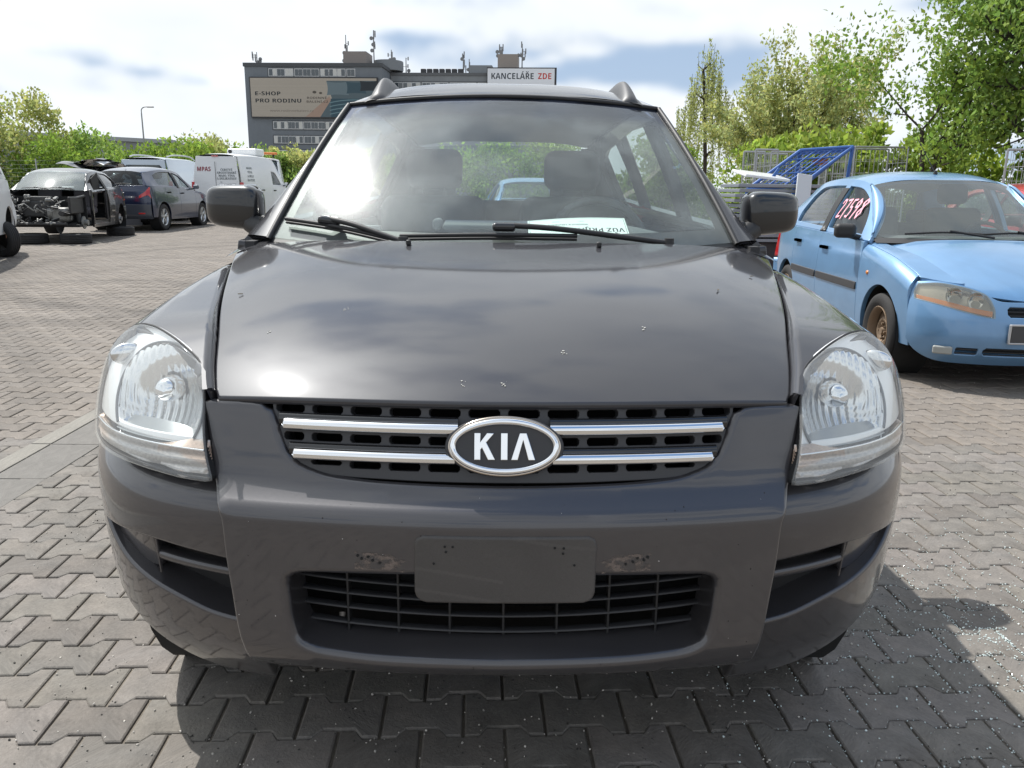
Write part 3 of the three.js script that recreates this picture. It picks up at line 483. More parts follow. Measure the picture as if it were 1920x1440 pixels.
  for (const s of [1, -1]) {
    const h = sub('headlight', suv), q = g => s > 0 ? g : mirrorX(merge([g]));
    part('housing', q(house), white, h); part('reflector_bowl', q(bowl), mirror, h); part('lower_shield', q(eyelid), std(lin(0.30, 0.32, 0.33), 0.3, 0.6), h); part('turn_signal', q(turn), turnM, h);
    part('bowl_ring', q(ringG), std(lin(0.10, 0.11, 0.12), 0.3, 0.5), h); part('trim_strip', q(strip), Mt.chrome, h); part('bulb_shade', q(merge(bulb)), Mt.chrome, h); part('side_light', q(small), mirror, h); part('lens', q(lens), lensM, h); part('seal', q(seal), Mt.black, h);
    part('back_shell', q(panel(shrink(0.0), [], (x, y) => Fh(x, y).add(V3(0, 0, -0.14 + 0.05 * sstep(0.7, 0.9, x))), { sp: 0.05, flat: true })), Mt.trim, h);
  }
}
// hood
const hoodEdge = sp2([[-1.30, 0.845], [-1.22, 0.83], [-1.10, 0.80], [-0.86, 0.737], [-0.65, 0.683], [-0.50, 0.643], [-0.36, 0.603], [-0.25, 0.573], [-0.165, 0.545], [-0.10, 0.52]]);
const hoodH = s => 0.118 * (1 - Math.exp(-s / 0.28)) + 0.13 * s;
const hoodY = (x, z) => 0.893 + hoodH(Math.max(-0.106 + plan(x) - z, -0.004)) - 0.012 * (x / 0.6) ** 4;
{
  const fr = []; for (let i = 0; i <= 20; i++) { const x = lerp(0, 0.542, i / 20); fr.push([x, -0.108 + plan(x)]); }
  const sd = []; for (let i = 0; i <= 20; i++) { const z = lerp(-0.165, -1.20, i / 20); sd.push([hoodEdge(z), z]); }
  const re = [[0.826, -1.20], [0.80, -1.235], [0.74, -1.20], [0.55, -1.115], [0.3, -1.055], [0, -1.032]];
  const halfO = [...smooth(fr, 0.025), ...smooth(sd, 0.025).slice(1), ...smooth(re, 0.025).slice(1)];
  const o = [...halfO, ...mir(halfO).slice(1, -1)];
  const g = panel(o, [], (x, z) => V3(x, hoodY(x, z), z), { sp: 0.017, flip: true, r: (x, z) => z < -0.99 && Math.abs(x) < 0.80 ? 0.006 : Math.abs(x) > 0.5 && z < -0.17 ? 0.006 : 0.008, dep: (x, z) => z > -0.25 && Math.abs(x) < 0.54 ? 0.004 : 0.03 });
  part('hood', g, suvPaint, suv);
  for (const s of [-1, 1]) part('washer_nozzle', [at(rbox(0.014, 0.016, 0.022, 0.005), s * 0.272, hoodY(0.272, -1.0) + 0.007, -1.0)], Mt.black, suv);
  // leaf litter and specks lying on the hood
  const sp = []; for (const [x, z, l, a] of [[0.735, -0.62, 0.016, 0.4], [0.52, -0.62, 0.012, 1.2], [-0.63, -0.60, 0.012, 0.2], [0.655, -0.80, 0.01, 0.3], [0.70, -0.66, 0.012, 1.0]]) sp.push(at(rbox(l, 0.002, 0.004, 0.001, 1), x, (Math.abs(x) > 0.68 ? 1.005 : hoodY(x, z)) + 0.004, z, 0, a));
  part('leaf_bits', sp, std(lin(0.10, 0.08, 0.05), 0.9), suv).userData.kind = 'stuff';
  const bird = []; for (const [x, z] of [[-0.075, -0.152], [0.0, -0.15], [-0.35, -0.45], [0.3, -0.36], [-0.5, -0.36], [0.12, -0.25]]) for (let i = 0; i < 6; i++) { const xx = x + rr(-0.006, 0.006), zz = z + rr(-0.008, 0.008); bird.push(at(new THREE.SphereGeometry(rr(0.0008, 0.002), 6, 4), xx, hoodY(xx, zz) + 0.0003, zz, 0, 0, 0, [1, 0.35, rr(0.8, 2)])); }
  part('bird_specks', bird, std(lin(0.55, 0.54, 0.5), 0.9), suv).userData.kind = 'stuff';
  part('hood_seal', grid(40, 3, (u, v) => { const x = lerp(-0.56, 0.56, u); return V3(x, lerp(0.868, 0.885, v), -0.14 + plan(x)); }), Mt.blackMatte, suv);
  part('radiator_support', [at(box(1.1, 0.06, 0.05), 0, 0.86, -0.28), at(box(0.96, 0.16, 0.02), 0, 0.80, -0.25)], Mt.blackMatte, suv);
}
{ // grille
  const gr = sub('grille', suv), gz = (x, y) => plan(x) * 1.0 - 0.088 - (y - 0.80) * 0.30;
  const out = outline(0.014, [[-0.437, 0.884], [0, 0.887], [0.437, 0.884]], [[0.437, 0.884], [0.428, 0.832], [0.413, 0.796], [0.388, 0.773], [0.34, 0.758], [0.2, 0.751], [0, 0.749], [-0.2, 0.751], [-0.34, 0.758], [-0.388, 0.773], [-0.413, 0.796], [-0.428, 0.832], [-0.437, 0.884]]);
  const holes = [], rows = [[0.861, 0.879], [0.811, 0.829], [0.764, 0.782]], pitch = 0.0735;
  rows.forEach(([y0, y1], r) => { for (let i = -6; i <= 6; i++) { let a = (i + (r === 1 ? 0.5 : 0.5)) * pitch - 0.031, b = a + 0.062; const lim = [0.432, 0.415, 0.378][r]; a = Math.max(a, -lim); b = Math.min(b, lim); if (b - a < 0.016) continue; if (r > 0 && a < 0.105 && b > -0.105 && r === 1) { if (a < -0.105) b = Math.min(b, -0.102); else if (b > 0.105) a = Math.max(a, 0.102); else continue; if (b - a < 0.012) continue; } const ya = r === 2 ? y0 + 0.010 * (Math.max(Math.abs(a), Math.abs(b)) / 0.4) ** 6 : y0; const c = 0.005; holes.push([[a + c, ya], [b - c, ya], [b, ya + c], [b, y1 - c], [b - c, y1], [a + c, y1], [a, y1 - c], [a, ya + c]]); } });
  part('grille_frame', panel(out, holes, (x, y) => V3(x, y, gz(x, y)), { sp: 0.012, r: 0.002, dep: 0.025, steps: [0, 45, 90] }), std(lin(0.045, 0.045, 0.048), 0.5, 0.1), gr);
  for (const [y, xo, xi, dy] of [[0.845, 0.414, 0.085, -0.000], [0.793, 0.393, 0.090, -0.000]]) for (const s of [-1, 1]) {
    part('chrome_bar', grid(90, 20, (u, v) => { const x = s * lerp(xi, xo, u), a = v * 2 * Math.PI, c = Math.cos(a), sn = Math.sin(a), k = u > 0.9999 ? 0.02 : Math.min(1, (1 - u) * 60 + 0.75); const yy = y + 0.0105 * Math.sign(sn) * Math.abs(sn) ** 0.8 * k + 0.0 * u; return V3(x, yy, gz(x, y) + 0.006 + 0.013 * Math.sign(c) * Math.abs(c) ** 0.9 - sn * 0.004); }, { flip: s < 0 }), Mt.chrome, gr);
    part('bar_carrier', grid(20, 10, (u, v) => { const x = s * lerp(xi, xo + 0.008, u), a = v * 2 * Math.PI; return V3(x, y + 0.004 + 0.014 * Math.sin(a), gz(x, y) - 0.002 + 0.010 * Math.cos(a)); }, { flip: s < 0 }), Mt.glossBlack, gr);
  }
  // badge
  const bd = sub('badge', suv), bx = 0.001, by = 0.817, bzz = gz(0, by) + 0.016, tilt = -0.26;
  bd.position.set(bx, by, bzz); bd.rotation.x = tilt;
  const ell = (rx, ry) => oval(0, 0, rx, ry, 64);
  part('badge_carrier', at(extr(ell(0.105, 0.052), 0.02, [], 0.004), 0, 0, -0.022), Mt.trim, bd);
  part('badge_rim', grid(96, 12, (u, v) => { const a = u * 2 * Math.PI, b = v * 2 * Math.PI, rx = 0.0945, ry = 0.0455, t = 0.0062; return V3((rx + t * Math.cos(b)) * Math.cos(a), (ry + t * Math.cos(b)) * Math.sin(a), 0.003 + t * 0.9 * Math.sin(b)); }), Mt.chrome, bd);
  part('badge_rim_outer', grid(96, 10, (u, v) => { const a = u * 2 * Math.PI, b = v * 2 * Math.PI, t = 0.0035; return V3((0.1015 + t * Math.cos(b)) * Math.cos(a), (0.0525 + t * Math.cos(b)) * Math.sin(a), -0.001 + t * Math.sin(b)); }), std(lin(0.52, 0.45, 0.38), 0.2, 1), bd);
  part('badge_face', at(extr(ell(0.092, 0.043), 0.002, [], 0.001), 0, 0, -0.002), phys(lin(0.035, 0.028, 0.026), 0.25, 0.3, { clearcoat: 1 }), bd);
  const st = (pts) => at(extr(pts, 0.004, [], 0.0012), 0, 0, 0.001), h = 0.0235;
  const K = [st([[-0.052, -h], [-0.043, -h], [-0.043, -0.006], [-0.039, -0.001], [-0.0275, -h], [-0.0165, -h], [-0.0325, 0.0075], [-0.0185, h], [-0.0295, h], [-0.043, 0.006], [-0.043, h], [-0.052, h]])];
  const A = [st([[0.0135, -h], [0.0235, -h], [0.034, 0.0135], [0.0445, -h], [0.055, -h], [0.0395, h], [0.0285, h]])];
  part('badge_letter', at(merge(K), -0.002, 0, 0), Mt.chrome, bd); part('badge_letter', st([[-0.0055, -h], [0.0045, -h], [0.0045, h], [-0.0055, h]]), Mt.chrome, bd); part('badge_letter', merge(A), Mt.chrome, bd);
}
// body behind the hood
const roofTop = sp2([[-4.25, 1.60], [-3.9, 1.665], [-3.4, 1.70], [-2.8, 1.718], [-2.4, 1.715], [-2.1, 1.694], [-1.95, 1.660], [-1.83, 1.616], [-1.7, 1.55]]);
const suvSpec = {
  paint: suvPaint, sp: 0.06, w: sp2([[-4.35, 0.80], [-4.0, 0.875], [-3.4, 0.90], [-2, 0.90], [-1.2, 0.90], [-0.85, 0.902], [-0.6, 0.896], [-0.4, 0.884], [-0.2, 0.85]]), barrel: 0.045, ymid: 0.62, crease: null,
  belt: sp2([[-4.35, 1.17], [-2.5, 1.14], [-1.2, 1.105], [-0.4, 0.99]]), roofX: sp2([[-4.3, 0.54], [-3.5, 0.60], [-2.4, 0.615], [-1.92, 0.60], [-1.7, 0.60]]), roofY: sp2([[-4.3, 1.52], [-3.9, 1.60], [-3.4, 1.635], [-2.8, 1.65], [-2.3, 1.64], [-1.95, 1.585], [-1.7, 1.50]]), top: roofTop,
  sill: 0.42, arch: [[-0.88, 0.36, 0.40], [-3.50, 0.36, 0.40]], doors: [-1.33, -2.38, -3.2], rearZ: -4.1, fender: -0.40, fenderY0: 0.77, fenderFront: fm => { const a = [[0.561, 0.873], [0.566, 0.888], [0.573, 0.908], [0.580, 0.927], [0.598, 0.945], [0.629, 0.962], [0.677, 0.980], [0.733, 0.992], [0.770, 0.993], [0.80, 0.985], [0.832, 0.966], [0.862, 0.934]].map(([x, y]) => { const z = plan(x) + PyH(y); return [z, fm.vX(z, x)]; }); return [...a, [-0.418, 0.872], [-0.412, 0.84], [-0.385, 0.80], [-0.36, 0.771], [-0.44, 0.768], [-0.47, 0.75], [-0.47, 0.44]]; }, fYs: sp2([[-1.4, 0.968], [-1.1, 0.955], [-0.8, 0.925], [-0.6, 0.900], [-0.4, 0.872], [-0.25, 0.822], [-0.17, 0.785], [-0.1, 0.75]]), fR: 0.105, gapR: 0.019, hoodX: z => hoodEdge(z) + 0.0015,
  gh: outline(0.03, [[-1.36, 1.112], [-1.62, 1.36], [-1.83, 1.50], [-2.0, 1.575], [-2.2, 1.615], [-2.6, 1.645], [-3.2, 1.64], [-3.7, 1.615], [-4.0, 1.57]], [[-4.0, 1.57], [-4.15, 1.4], [-4.22, 1.18]], [[-4.22, 1.18], [-2.5, 1.146], [-1.36, 1.112]]),
  win: [outline(0.03, [[-1.60, 1.16], [-1.80, 1.385], [-1.96, 1.50], [-2.12, 1.555], [-2.33, 1.575]], [[-2.33, 1.575], [-2.33, 1.175]], [[-2.33, 1.175], [-1.60, 1.16]]), outline(0.03, [[-2.43, 1.58], [-2.8, 1.585], [-3.12, 1.57]], [[-3.12, 1.57], [-3.2, 1.40], [-3.24, 1.205]], [[-3.24, 1.205], [-2.43, 1.178]]), outline(0.03, [[-3.32, 1.555], [-3.7, 1.53], [-3.86, 1.49]], [[-3.86, 1.49], [-3.93, 1.36], [-3.95, 1.24]], [[-3.95, 1.24], [-3.40, 1.21]])],
  pillarB: [[-2.32, -2.45]], roof: [a => -1.835 - 0.085 * a * a, a => -4.15 + 0.10 * a * a], cowl: 1.08, fireZ: -1.15, noseZ: -0.5, glass: Mt.glassSide, frameMat: suvPaint, sillMat: Mt.trim,
  wsBack: 1, ws: [a => V3(0.735 * a, 1.100 + 0.022 * a * a, -1.085 - 0.185 * a * a), a => V3(0.588 * a, 1.611 - 0.028 * a * a, -1.828 - 0.088 * a * a)],
  rg: [a => V3(0.58 * a, 1.20, -4.27 + 0.06 * a * a), a => V3(0.50 * a, 1.565 - 0.02 * a * a, -4.13 + 0.07 * a * a)], rgGlass: Mt.glassSide, pilZ: 0.10,
};
{ // windscreen: laminated glass with a dyed shade band along its top and a film of road dust
  const wsT = canvasWs();
  function canvasWs() { return tex(256, 256, (u, v) => { const b = sstep(0.80, 0.90, v + 0.012 * fbm(u * 30, v * 30, 2, 2)); const e = 0; return [lerp(0.86, 0.22, b), lerp(0.93, 0.27, b), lerp(0.90, 0.40, b)]; }, false, false); }
  const tr = tex(512, 256, (u, v) => { const n = fbm(u * 9, v * 6, 4.4, 5), s = hash3(u * 512 | 0, v * 256 | 0, 77) > 0.9985 ? 0.2 : 0; return clamp(0.972 - 0.06 * sstep(0.35, 0.75, n) - s); }, false, false);
  suvSpec.wsGlass = phys(0xffffff, 0.05, 0, { map: wsT, transmission: 1, transmissionMap: tr, thickness: 0, ior: 1.52 });
}
shell(suv, suvSpec);
{
  // black border of the windscreen and its rubber, cowl, wipers
  const wsP = (a, v, off = 0) => { const p = suvSpec.ws[0](a).lerp(suvSpec.ws[1](a), v); p.add(V3(0, 0.012, 0.018).multiplyScalar(4 * v * (1 - v))); p.y += 0.82 * off; p.z += 0.57 * off; return p; };
  const border = [], ring = (f) => grid(60, 2, f);
  border.push(grid(50, 3, (u, v) => wsP(u * 2 - 1, lerp(-0.02, 0.085, v), -0.003)), grid(50, 3, (u, v) => wsP(u * 2 - 1, lerp(0.968, 1.0, v), -0.003)));
  for (const s of [-1, 1]) border.push(grid(3, 40, (u, v) => wsP(s * lerp(0.945, 1.0, u), v, -0.003), { flip: s < 0 }));
  part('windshield_border', border, std(lin(0.012, 0.012, 0.013), 0.5), suv);
  const seal = []; seal.push(tube(Array.from({ length: 13 }, (_, i) => wsP(lerp(-1, 1, i / 12), 1.004, 0.004)), 0.008, 6, 50)); for (const s of [-1, 1]) seal.push(tube(Array.from({ length: 13 }, (_, i) => wsP(s * 1.008, lerp(-0.02, 1.0, i / 12), 0.004)), 0.010, 6, 50));
  part('windshield_seal', seal, Mt.black, suv);
  part('cowl', [grid(50, 6, (u, v) => { const a = u * 2 - 1, p = wsP(a, -0.01); return V3(a * 0.69, lerp(1.090, p.y, v) - 0.02 * Math.sin(Math.PI * v), lerp(-1.02 - 0.19 * a * a, p.z, v)); })], Mt.black, suv);
  // wipers: arm, blade
  const wiper = (pv, tip, hub, name = 'wiper') => {
    const w = sub(name, suv), q = (a, v, o) => wsP(a, v, o);
    const bl = Array.from({ length: 9 }, (_, i) => q(lerp(tip[0][0], tip[1][0], i / 8), lerp(tip[0][1], tip[1][1], i / 8) + 0.012 * Math.sin(Math.PI * i / 8), 0.012));
    part('blade', [tube(bl, 0.0045, 6, 40), tube(bl.map(p => p.clone().add(V3(0, 0.011, 0.008))), 0.0062, 8, 40)], Mt.black, w);
    const h = q(hub[0], hub[1], 0.03);
    part('blade_clip', at(rbox(0.07, 0.026, 0.030, 0.011, 3), h.x, h.y + 0.002, h.z, 0.2, 0, pv[3] ?? 0), Mt.glossBlack, w);
    part('arm', [tube([h.clone().add(V3(0, 0.008, 0)), h.clone().lerp(V3(...pv.slice(0, 3)), 0.3).add(V3(0, 0.012, 0.012)), h.clone().lerp(V3(...pv.slice(0, 3)), 0.7).add(V3(0, 0.006, 0.01)), V3(...pv.slice(0, 3))], 0.0085, 8, 30), at(cyl(0.014, 0.018, 0.03, 14), pv[0], pv[1], pv[2])], Mt.black, w);
  };
  wiper([0.50, 1.125, -1.135], [[-0.425, 0.025], [0.30, 0.040]], [0.0, 0.075]);
  wiper([-0.30, 1.122, -1.105, -0.12], [[-0.955, 0.075], [-0.47, 0.01]], [-0.745, 0.072]);
  P2('cowl_side', grid(12, 12, (u, v) => V3(lerp(0.675, 0.868, u), lerp(lerp(1.096, 1.062, u * u), lerp(1.128, 1.092, u * u), v) + 0.006 * Math.sin(Math.PI * u), lerp(-1.195 + 0.02 * (1 - u), -1.42, v) - 0.02 * u)), suvPaint);
  part('dust_film', grid(40, 30, (u, v) => wsP(lerp(-0.94, 0.94, u), lerp(0.085, 0.965, v), 0.0015)), phys(lin(0.95, 0.97, 0.98), 0.17, 0, { specularIntensity: 0.25, transmission: 0.988, thickness: 0, ior: 1.5 }), suv);
  // roof rails
  const rail = [];
  rail.push(grid(60, 16, (u, v) => { const z = lerp(-1.885, -4.0, u), a = v * Math.PI, e = Math.sqrt(clamp(Math.min(u * 9, (1 - u) * 7))), x0 = 0.468 + 0.02 * Math.sin(u * Math.PI), k = Math.abs(x0 / suvSpec.roofX(z)), y = suvSpec.roofY(z) + (roofTop(z) - suvSpec.roofY(z)) * (1 - k ** 3.2), h = 0.012 + 0.050 * e; return V3(x0 + 0.036 * Math.cos(a) * (1 - 0.35 * Math.sin(a)) + 0.010, y - 0.012 + h * Math.sin(a) ** 0.8, z); }, { flip: true }));
  P2('roof_rail', merge(rail), std(lin(0.06, 0.06, 0.063), 0.5));
  P2('roof_ditch', grid(30, 4, (u, v) => { const z = lerp(-1.88, -4.0, u), a = 0.81 + 0.07 * v, x = a * suvSpec.roofX(z); return V3(x, suvSpec.roofY(z) + (roofTop(z) - suvSpec.roofY(z)) * (1 - a ** 3.2) + 0.003 + 0.003 * Math.sin(Math.PI * v), z); }, { flip: true }), Mt.trim);
  // door mirrors
  for (const s of [1, -1]) {
    const m = sub('door_mirror', suv);
    const sh = grid(36, 22, (u, v) => { // shell: rounded box, deeper at the inner end
      const a = u * 2 * Math.PI, b = (v - 0.5) * Math.PI, pw = (t, k) => Math.sign(t) * Math.abs(t) ** k;
      const cx = pw(Math.cos(b), 0.42) * pw(Math.cos(a), 0.5), cy = pw(Math.sin(b), 0.55), cz = pw(Math.cos(b), 0.42) * pw(Math.sin(a), 0.6);
      const tx = (cx + 1) / 2; return V3(s * (0.925 + 0.102 * cx), 1.207 + cy * (0.078 - 0.012 * tx) + 0.006 * tx, -1.50 + cz * 0.075 - 0.04 * tx + (cz > 0 ? -0.02 * tx : 0));
    }, { flip: s > 0 });
    part('mirror_shell', sh, phys(lin(0.008, 0.0085, 0.010), 0.3, 0.0, { specularIntensity: 0.5, clearcoat: 1, clearcoatRoughness: 0.04 }), m);
    part('mirror_foot', [tube([[s * 0.80, 1.135, -1.43], [s * 0.84, 1.15, -1.46], [s * 0.88, 1.17, -1.50]], 0.035, 10, 12), at(rbox(0.03, 0.07, 0.12, 0.012), s * 0.80, 1.150, -1.47)], Mt.black, m);
    part('mirror_glass', at(rbox(0.16, 0.11, 0.004, 0.002, 1), s * 0.925, 1.207, -1.592), Mt.chrome, m);
  }
  // wheels
  for (const z of [-0.93, -3.50]) for (const s of [-1, 1]) wheel(suv, s * 0.75, 0.34, z, 0.34, 'alloy', 0.215);
  // inside: dashboard, seats, steering wheel
  part('dashboard', [grid(40, 14, (u, v) => { const a = u * 2 - 1, x = 0.70 * a; return V3(x, 1.095 - 0.015 * a * a + 0.035 * Math.sin(Math.PI * Math.min(1, v * 1.3)) - 0.26 * sstep(0.72, 1, v) + 0.045 * Math.exp(-(((x - 0.36) / 0.20) ** 2)) * Math.sin(Math.PI * v), -1.13 - 0.16 * a * a - 0.62 * v); }, { flip: false }), at(rbox(1.4, 0.35, 0.16, 0.04), 0, 0.80, -1.75)], Mt.dash, suv);
  part('dash_tray', [at(rbox(0.36, 0.02, 0.12, 0.008), -0.03, 1.155, -1.55, 0.1), at(rbox(0.03, 0.04, 0.10, 0.012), -0.23, 1.158, -1.55), at(rbox(0.03, 0.04, 0.10, 0.012), 0.17, 1.158, -1.55)], Mt.dash, suv);
  part('dash_speaker', at(cyl(0.05, 0.055, 0.04, 20), -0.46, 1.135, -1.42), Mt.dash, suv);
  steering(suv, 0.37, 1.075, -1.86, std(lin(0.07, 0.07, 0.07), 0.6));
  seat(suv, 0.32, 0.49, -2.12); seat(suv, -0.32, 0.49, -2.12);
  const rs = sub('rear_seat', suv); part('cushion', at(rbox(1.25, 0.18, 0.5, 0.07, 4), 0, 0.66, -3.0), Mt.cloth, rs); part('backrest', at(rbox(1.25, 0.56, 0.16, 0.07, 4), 0, 0.95, -3.30, -0.3), Mt.cloth, rs);
  for (const x of [-0.4, 0.4]) part('headrest', at(rbox(0.26, 0.16, 0.10, 0.05, 3), x, 1.27, -3.42), Mt.cloth, rs);
  for (const s of [-1, 1]) { part('door_card', at(box(0.03, 0.62, 2.6), s * 0.80, 0.80, -2.55), Mt.dashDark, suv); }
  part('luggage_floor', at(box(1.5, 0.03, 1.0), 0, 0.72, -3.75), Mt.cloth, suv);
  // tail
  const tl = (x, y) => V3(x, y, -4.30 + 0.10 * x * x + 0.22 * Math.abs(x) ** 8 + 0.02 * Math.sin((y - 0.4) * 4));
  part('tailgate', panel(outline(0.04, [[-0.70, 0.62], [0.70, 0.62]], [[0.70, 0.62], [0.72, 1.17]], [[0.72, 1.17], [-0.72, 1.17]], [[-0.72, 1.17], [-0.70, 0.62]]), [], tl, { sp: 0.06, flip: true }), suvPaint, suv);
  part('rear_bumper', panel(outline(0.04, [[-0.86, 0.30], [0.86, 0.30]], [[0.86, 0.30], [0.88, 0.61]], [[0.88, 0.61], [-0.88, 0.61]], [[-0.88, 0.61], [-0.86, 0.30]]), [], (x, y) => tl(x, y).add(V3(0, 0, -0.06)), { sp: 0.06, flip: true, dep: 0.1 }), bumperPaint, suv);
  P2('tail_lamp', panel(outline(0.03, [[0.73, 0.80], [0.86, 0.80]], [[0.86, 0.80], [0.85, 1.16]], [[0.85, 1.16], [0.735, 1.16]], [[0.735, 1.16], [0.73, 0.80]]), [], tl, { sp: 0.04, flip: true }), Mt.redLamp);
}
{ // sheet of paper left on the dashboard, its print reads upside down from outside
  const t = canvasTex(768, 256, (x, w, h) => { x.fillStyle = '#e9f2ec'; x.fillRect(0, 0, w, h); x.save(); x.translate(w, h); x.rotate(Math.PI); x.fillStyle = '#15191c'; x.font = 'bold 76px sans-serif'; x.fillText('VŮZ PŘIJATÝ', 26, 108); x.font = 'bold 30px sans-serif'; x.fillText('VOZIDLO K LIKVIDACI', 300, 168); x.font = '20px sans-serif'; x.fillText('datum', 520, 210); x.fillText('číslo', 330, 210); x.strokeStyle = '#333'; x.lineWidth = 3; x.strokeRect(12, 12, w - 24, h - 24); x.fillRect(70, 20, 44, 6); x.fillRect(70, 30, 30, 6); x.restore(); });
  const g = grid(16, 6, (u, v) => V3(lerp(0.078, 0.40, u) + 0.0 * v, 1.140 + 0.038 * v + 0.006 * Math.sin(Math.PI * u) * v + 0.012 * u * v, -1.225 - 0.14 * v - 0.03 * u));
  const p = part('paper_sheet', g, std(0xffffff, 0.85, 0, { map: t }), scene); p.position.copy(suv.position); p.rotation.copy(suv.rotation); tag(p, 'pale printed paper sheet lying upside down on the dashboard behind the windshield', 'paper');
}

// ---------------------------------------------------------------- ground
const rise = z => { z = Math.max(z, -45); return 0.0115 * Math.max(0, -z - 7) * sstep(-7, -11, z); };   // the yard climbs gently away from the camera
const groundT = tex(512, 512, (u, v) => { const n = tnoise(u, v, 6, 5, 1), f = tnoise(u, v, 40, 3, 8), s = hash3(u * 512 | 0, v * 512 | 0, 31); const k = 0.82 + 0.3 * (n - 0.5) + 0.18 * (f - 0.5) + 0.10 * (s - 0.5); return [k * 1.0, k * 0.985, k * 0.96]; });
{ // one wide sheet: packed dirt and sand under the pavers, out to the horizon
  const g = new THREE.PlaneGeometry(900, 900, 6, 900); g.rotateX(-Math.PI / 2); { const p = g.attributes.position; for (let i = 0; i < p.count; i++) p.setY(i, rise(p.getZ(i) - 200)); g.computeVertexNormals(); } const u = g.attributes.uv; for (let i = 0; i < u.count; i++) u.setXY(i, u.getX(i) * 450, u.getY(i) * 450);
  const o = structure('ground', g, std(lin(0.200, 0.178, 0.150), 0.95, 0, { map: groundT, bumpMap: rep(grainT, 8), bumpScale: 0.003 })); o.position.set(0, -0.0075, -200);
}
const pav = sub('paving', scene); pav.userData.kind = 'structure'; tag(pav);
{
  const yaw = 2.71 * D2R, ox = -1.24, oz = -2.35, LX = 0.2, LZ = 0.1408;   // one laid pattern, bone-shaped blocks in running bond
  const cs = Math.cos(yaw), sn = Math.sin(yaw);
  const he = 0.0857 - 0.0026, hw = 0.0557 - 0.0026, ex = 0.1 - 0.0034;
  const bone = (k, ch) => { const E = ex - ch, a = 0.0575, b = 0.0365, H = he - ch, W = hw - ch; return [[-E, -H], [-a - ch * 0.3, -H], [-b - ch * 0.6, -W], [b + ch * 0.6, -W], [a + ch * 0.3, -H], [E, -H], [E, H], [a + ch * 0.3, H], [b + ch * 0.6, W], [-b - ch * 0.6, W], [-a - ch * 0.3, H], [-E, H]]; };
  const make = (v) => { // top face, chamfer, sides
    const rings = [[bone(0, 0.0045), 0], [bone(0, 0.001), -0.0025], [bone(0, 0), -0.006], [bone(0, 0), -0.045]];
    const pos = [], idx = []; rings.forEach(([p, y]) => p.forEach(q => pos.push(q[0], y, q[1])));
    const T = THREE.ShapeUtils.triangulateShape(rings[0][0].map(q => new THREE.Vector2(...q)), []); T.forEach(t => idx.push(t[0], t[2], t[1]));
    for (let r = 0; r < 3; r++) for (let i = 0; i < 12; i++) { const a = r * 12 + i, b = r * 12 + (i + 1) % 12; idx.push(a, b, a + 12, b, b + 12, a + 12); }
    let g = new THREE.BufferGeometry(); g.setAttribute('position', new THREE.Float32BufferAttribute(pos, 3)); g.setIndex(idx); g = g.toNonIndexed(); g.computeVertexNormals();
    const p = g.attributes.position, uv = []; for (let i = 0; i < p.count; i++) uv.push(p.getX(i) * 2.2 + v * 0.37, p.getZ(i) * 2.2 + v * 0.61); g.setAttribute('uv', new THREE.Float32BufferAttribute(uv, 2)); return g;
  };
  const pT = tex(512, 512, (u, v) => { const n = tnoise(u, v, 9, 4, 2), f = tnoise(u, v, 70, 3, 6), s = hash3(u * 512 | 0, v * 512 | 0, 41), sp = s > 0.985 ? 0.25 : s < 0.02 ? -0.25 : 0; const k = 0.80 + 0.55 * (n - 0.5) + 0.30 * (f - 0.5) + 0.08 * (s - 0.5) + sp * 0.5; const w = 0.06 * (tnoise(u, v, 5, 3, 33) - 0.5); return [k * (1 + w), k * 0.99, k * (0.97 - w)]; });
  const pB = tex(512, 512, (u, v) => clamp(0.5 + 0.9 * (tnoise(u, v, 90, 3, 9) - 0.5) + 0.4 * (hash3(u * 512 | 0, v * 512 | 0, 43) - 0.5)));
  const base = [0.203, 0.188, 0.170], NV = 6, geos = [], mats = [];
  for (let i = 0; i < NV; i++) { geos.push(make(i)); const k = [0.90, 1.0, 1.07, 0.96, 1.03, 0.84][i]; mats.push(std(lin(base[0] * k, base[1] * k * (1 - 0.01 * (i % 3)), base[2] * k * (1 - 0.02 * (i % 2))), 0.88, 0, { map: pT, bumpMap: pB, bumpScale: 0.0016 })); }
  const im = std(lin(...base), 0.88, 0, { map: pT, bumpMap: pB, bumpScale: 0.0016 });
  const list = [];
  for (let r = -220; r < 30; r++) for (let k = -110; k < 90; k++) {
    const u = (k + (((r % 2) + 2) % 2 ? 0 : 0.5)) * LX + LX / 2, v = (r + 0.5) * LZ, x = ox + cs * u + sn * v, z = oz - sn * u + cs * v;
    if (z > 1.6 || z < -30 || Math.abs(x) > 4 + Math.max(0, -z) * 0.72 || x > 9 || (z < -16 && x > -2)) continue;
    // centre of the block in the picture's terms only decides which are near enough to be pieces of their own
    const d = Math.hypot(x, 1.27, z), under = Math.abs(x) < 0.75 && z < -2.0 && z > -5.6;
    list.push({ x, z, d, under, r, k });
  }
  const vis = list.filter(q => !q.under && Math.abs(q.x) < 0.68 * -q.z + 0.15 && q.z < -1.45 && (q.z > -2.0 || Math.abs(q.x) > 0.7)).sort((a, b) => a.d - b.d).slice(0, 300), set = new Set(vis);
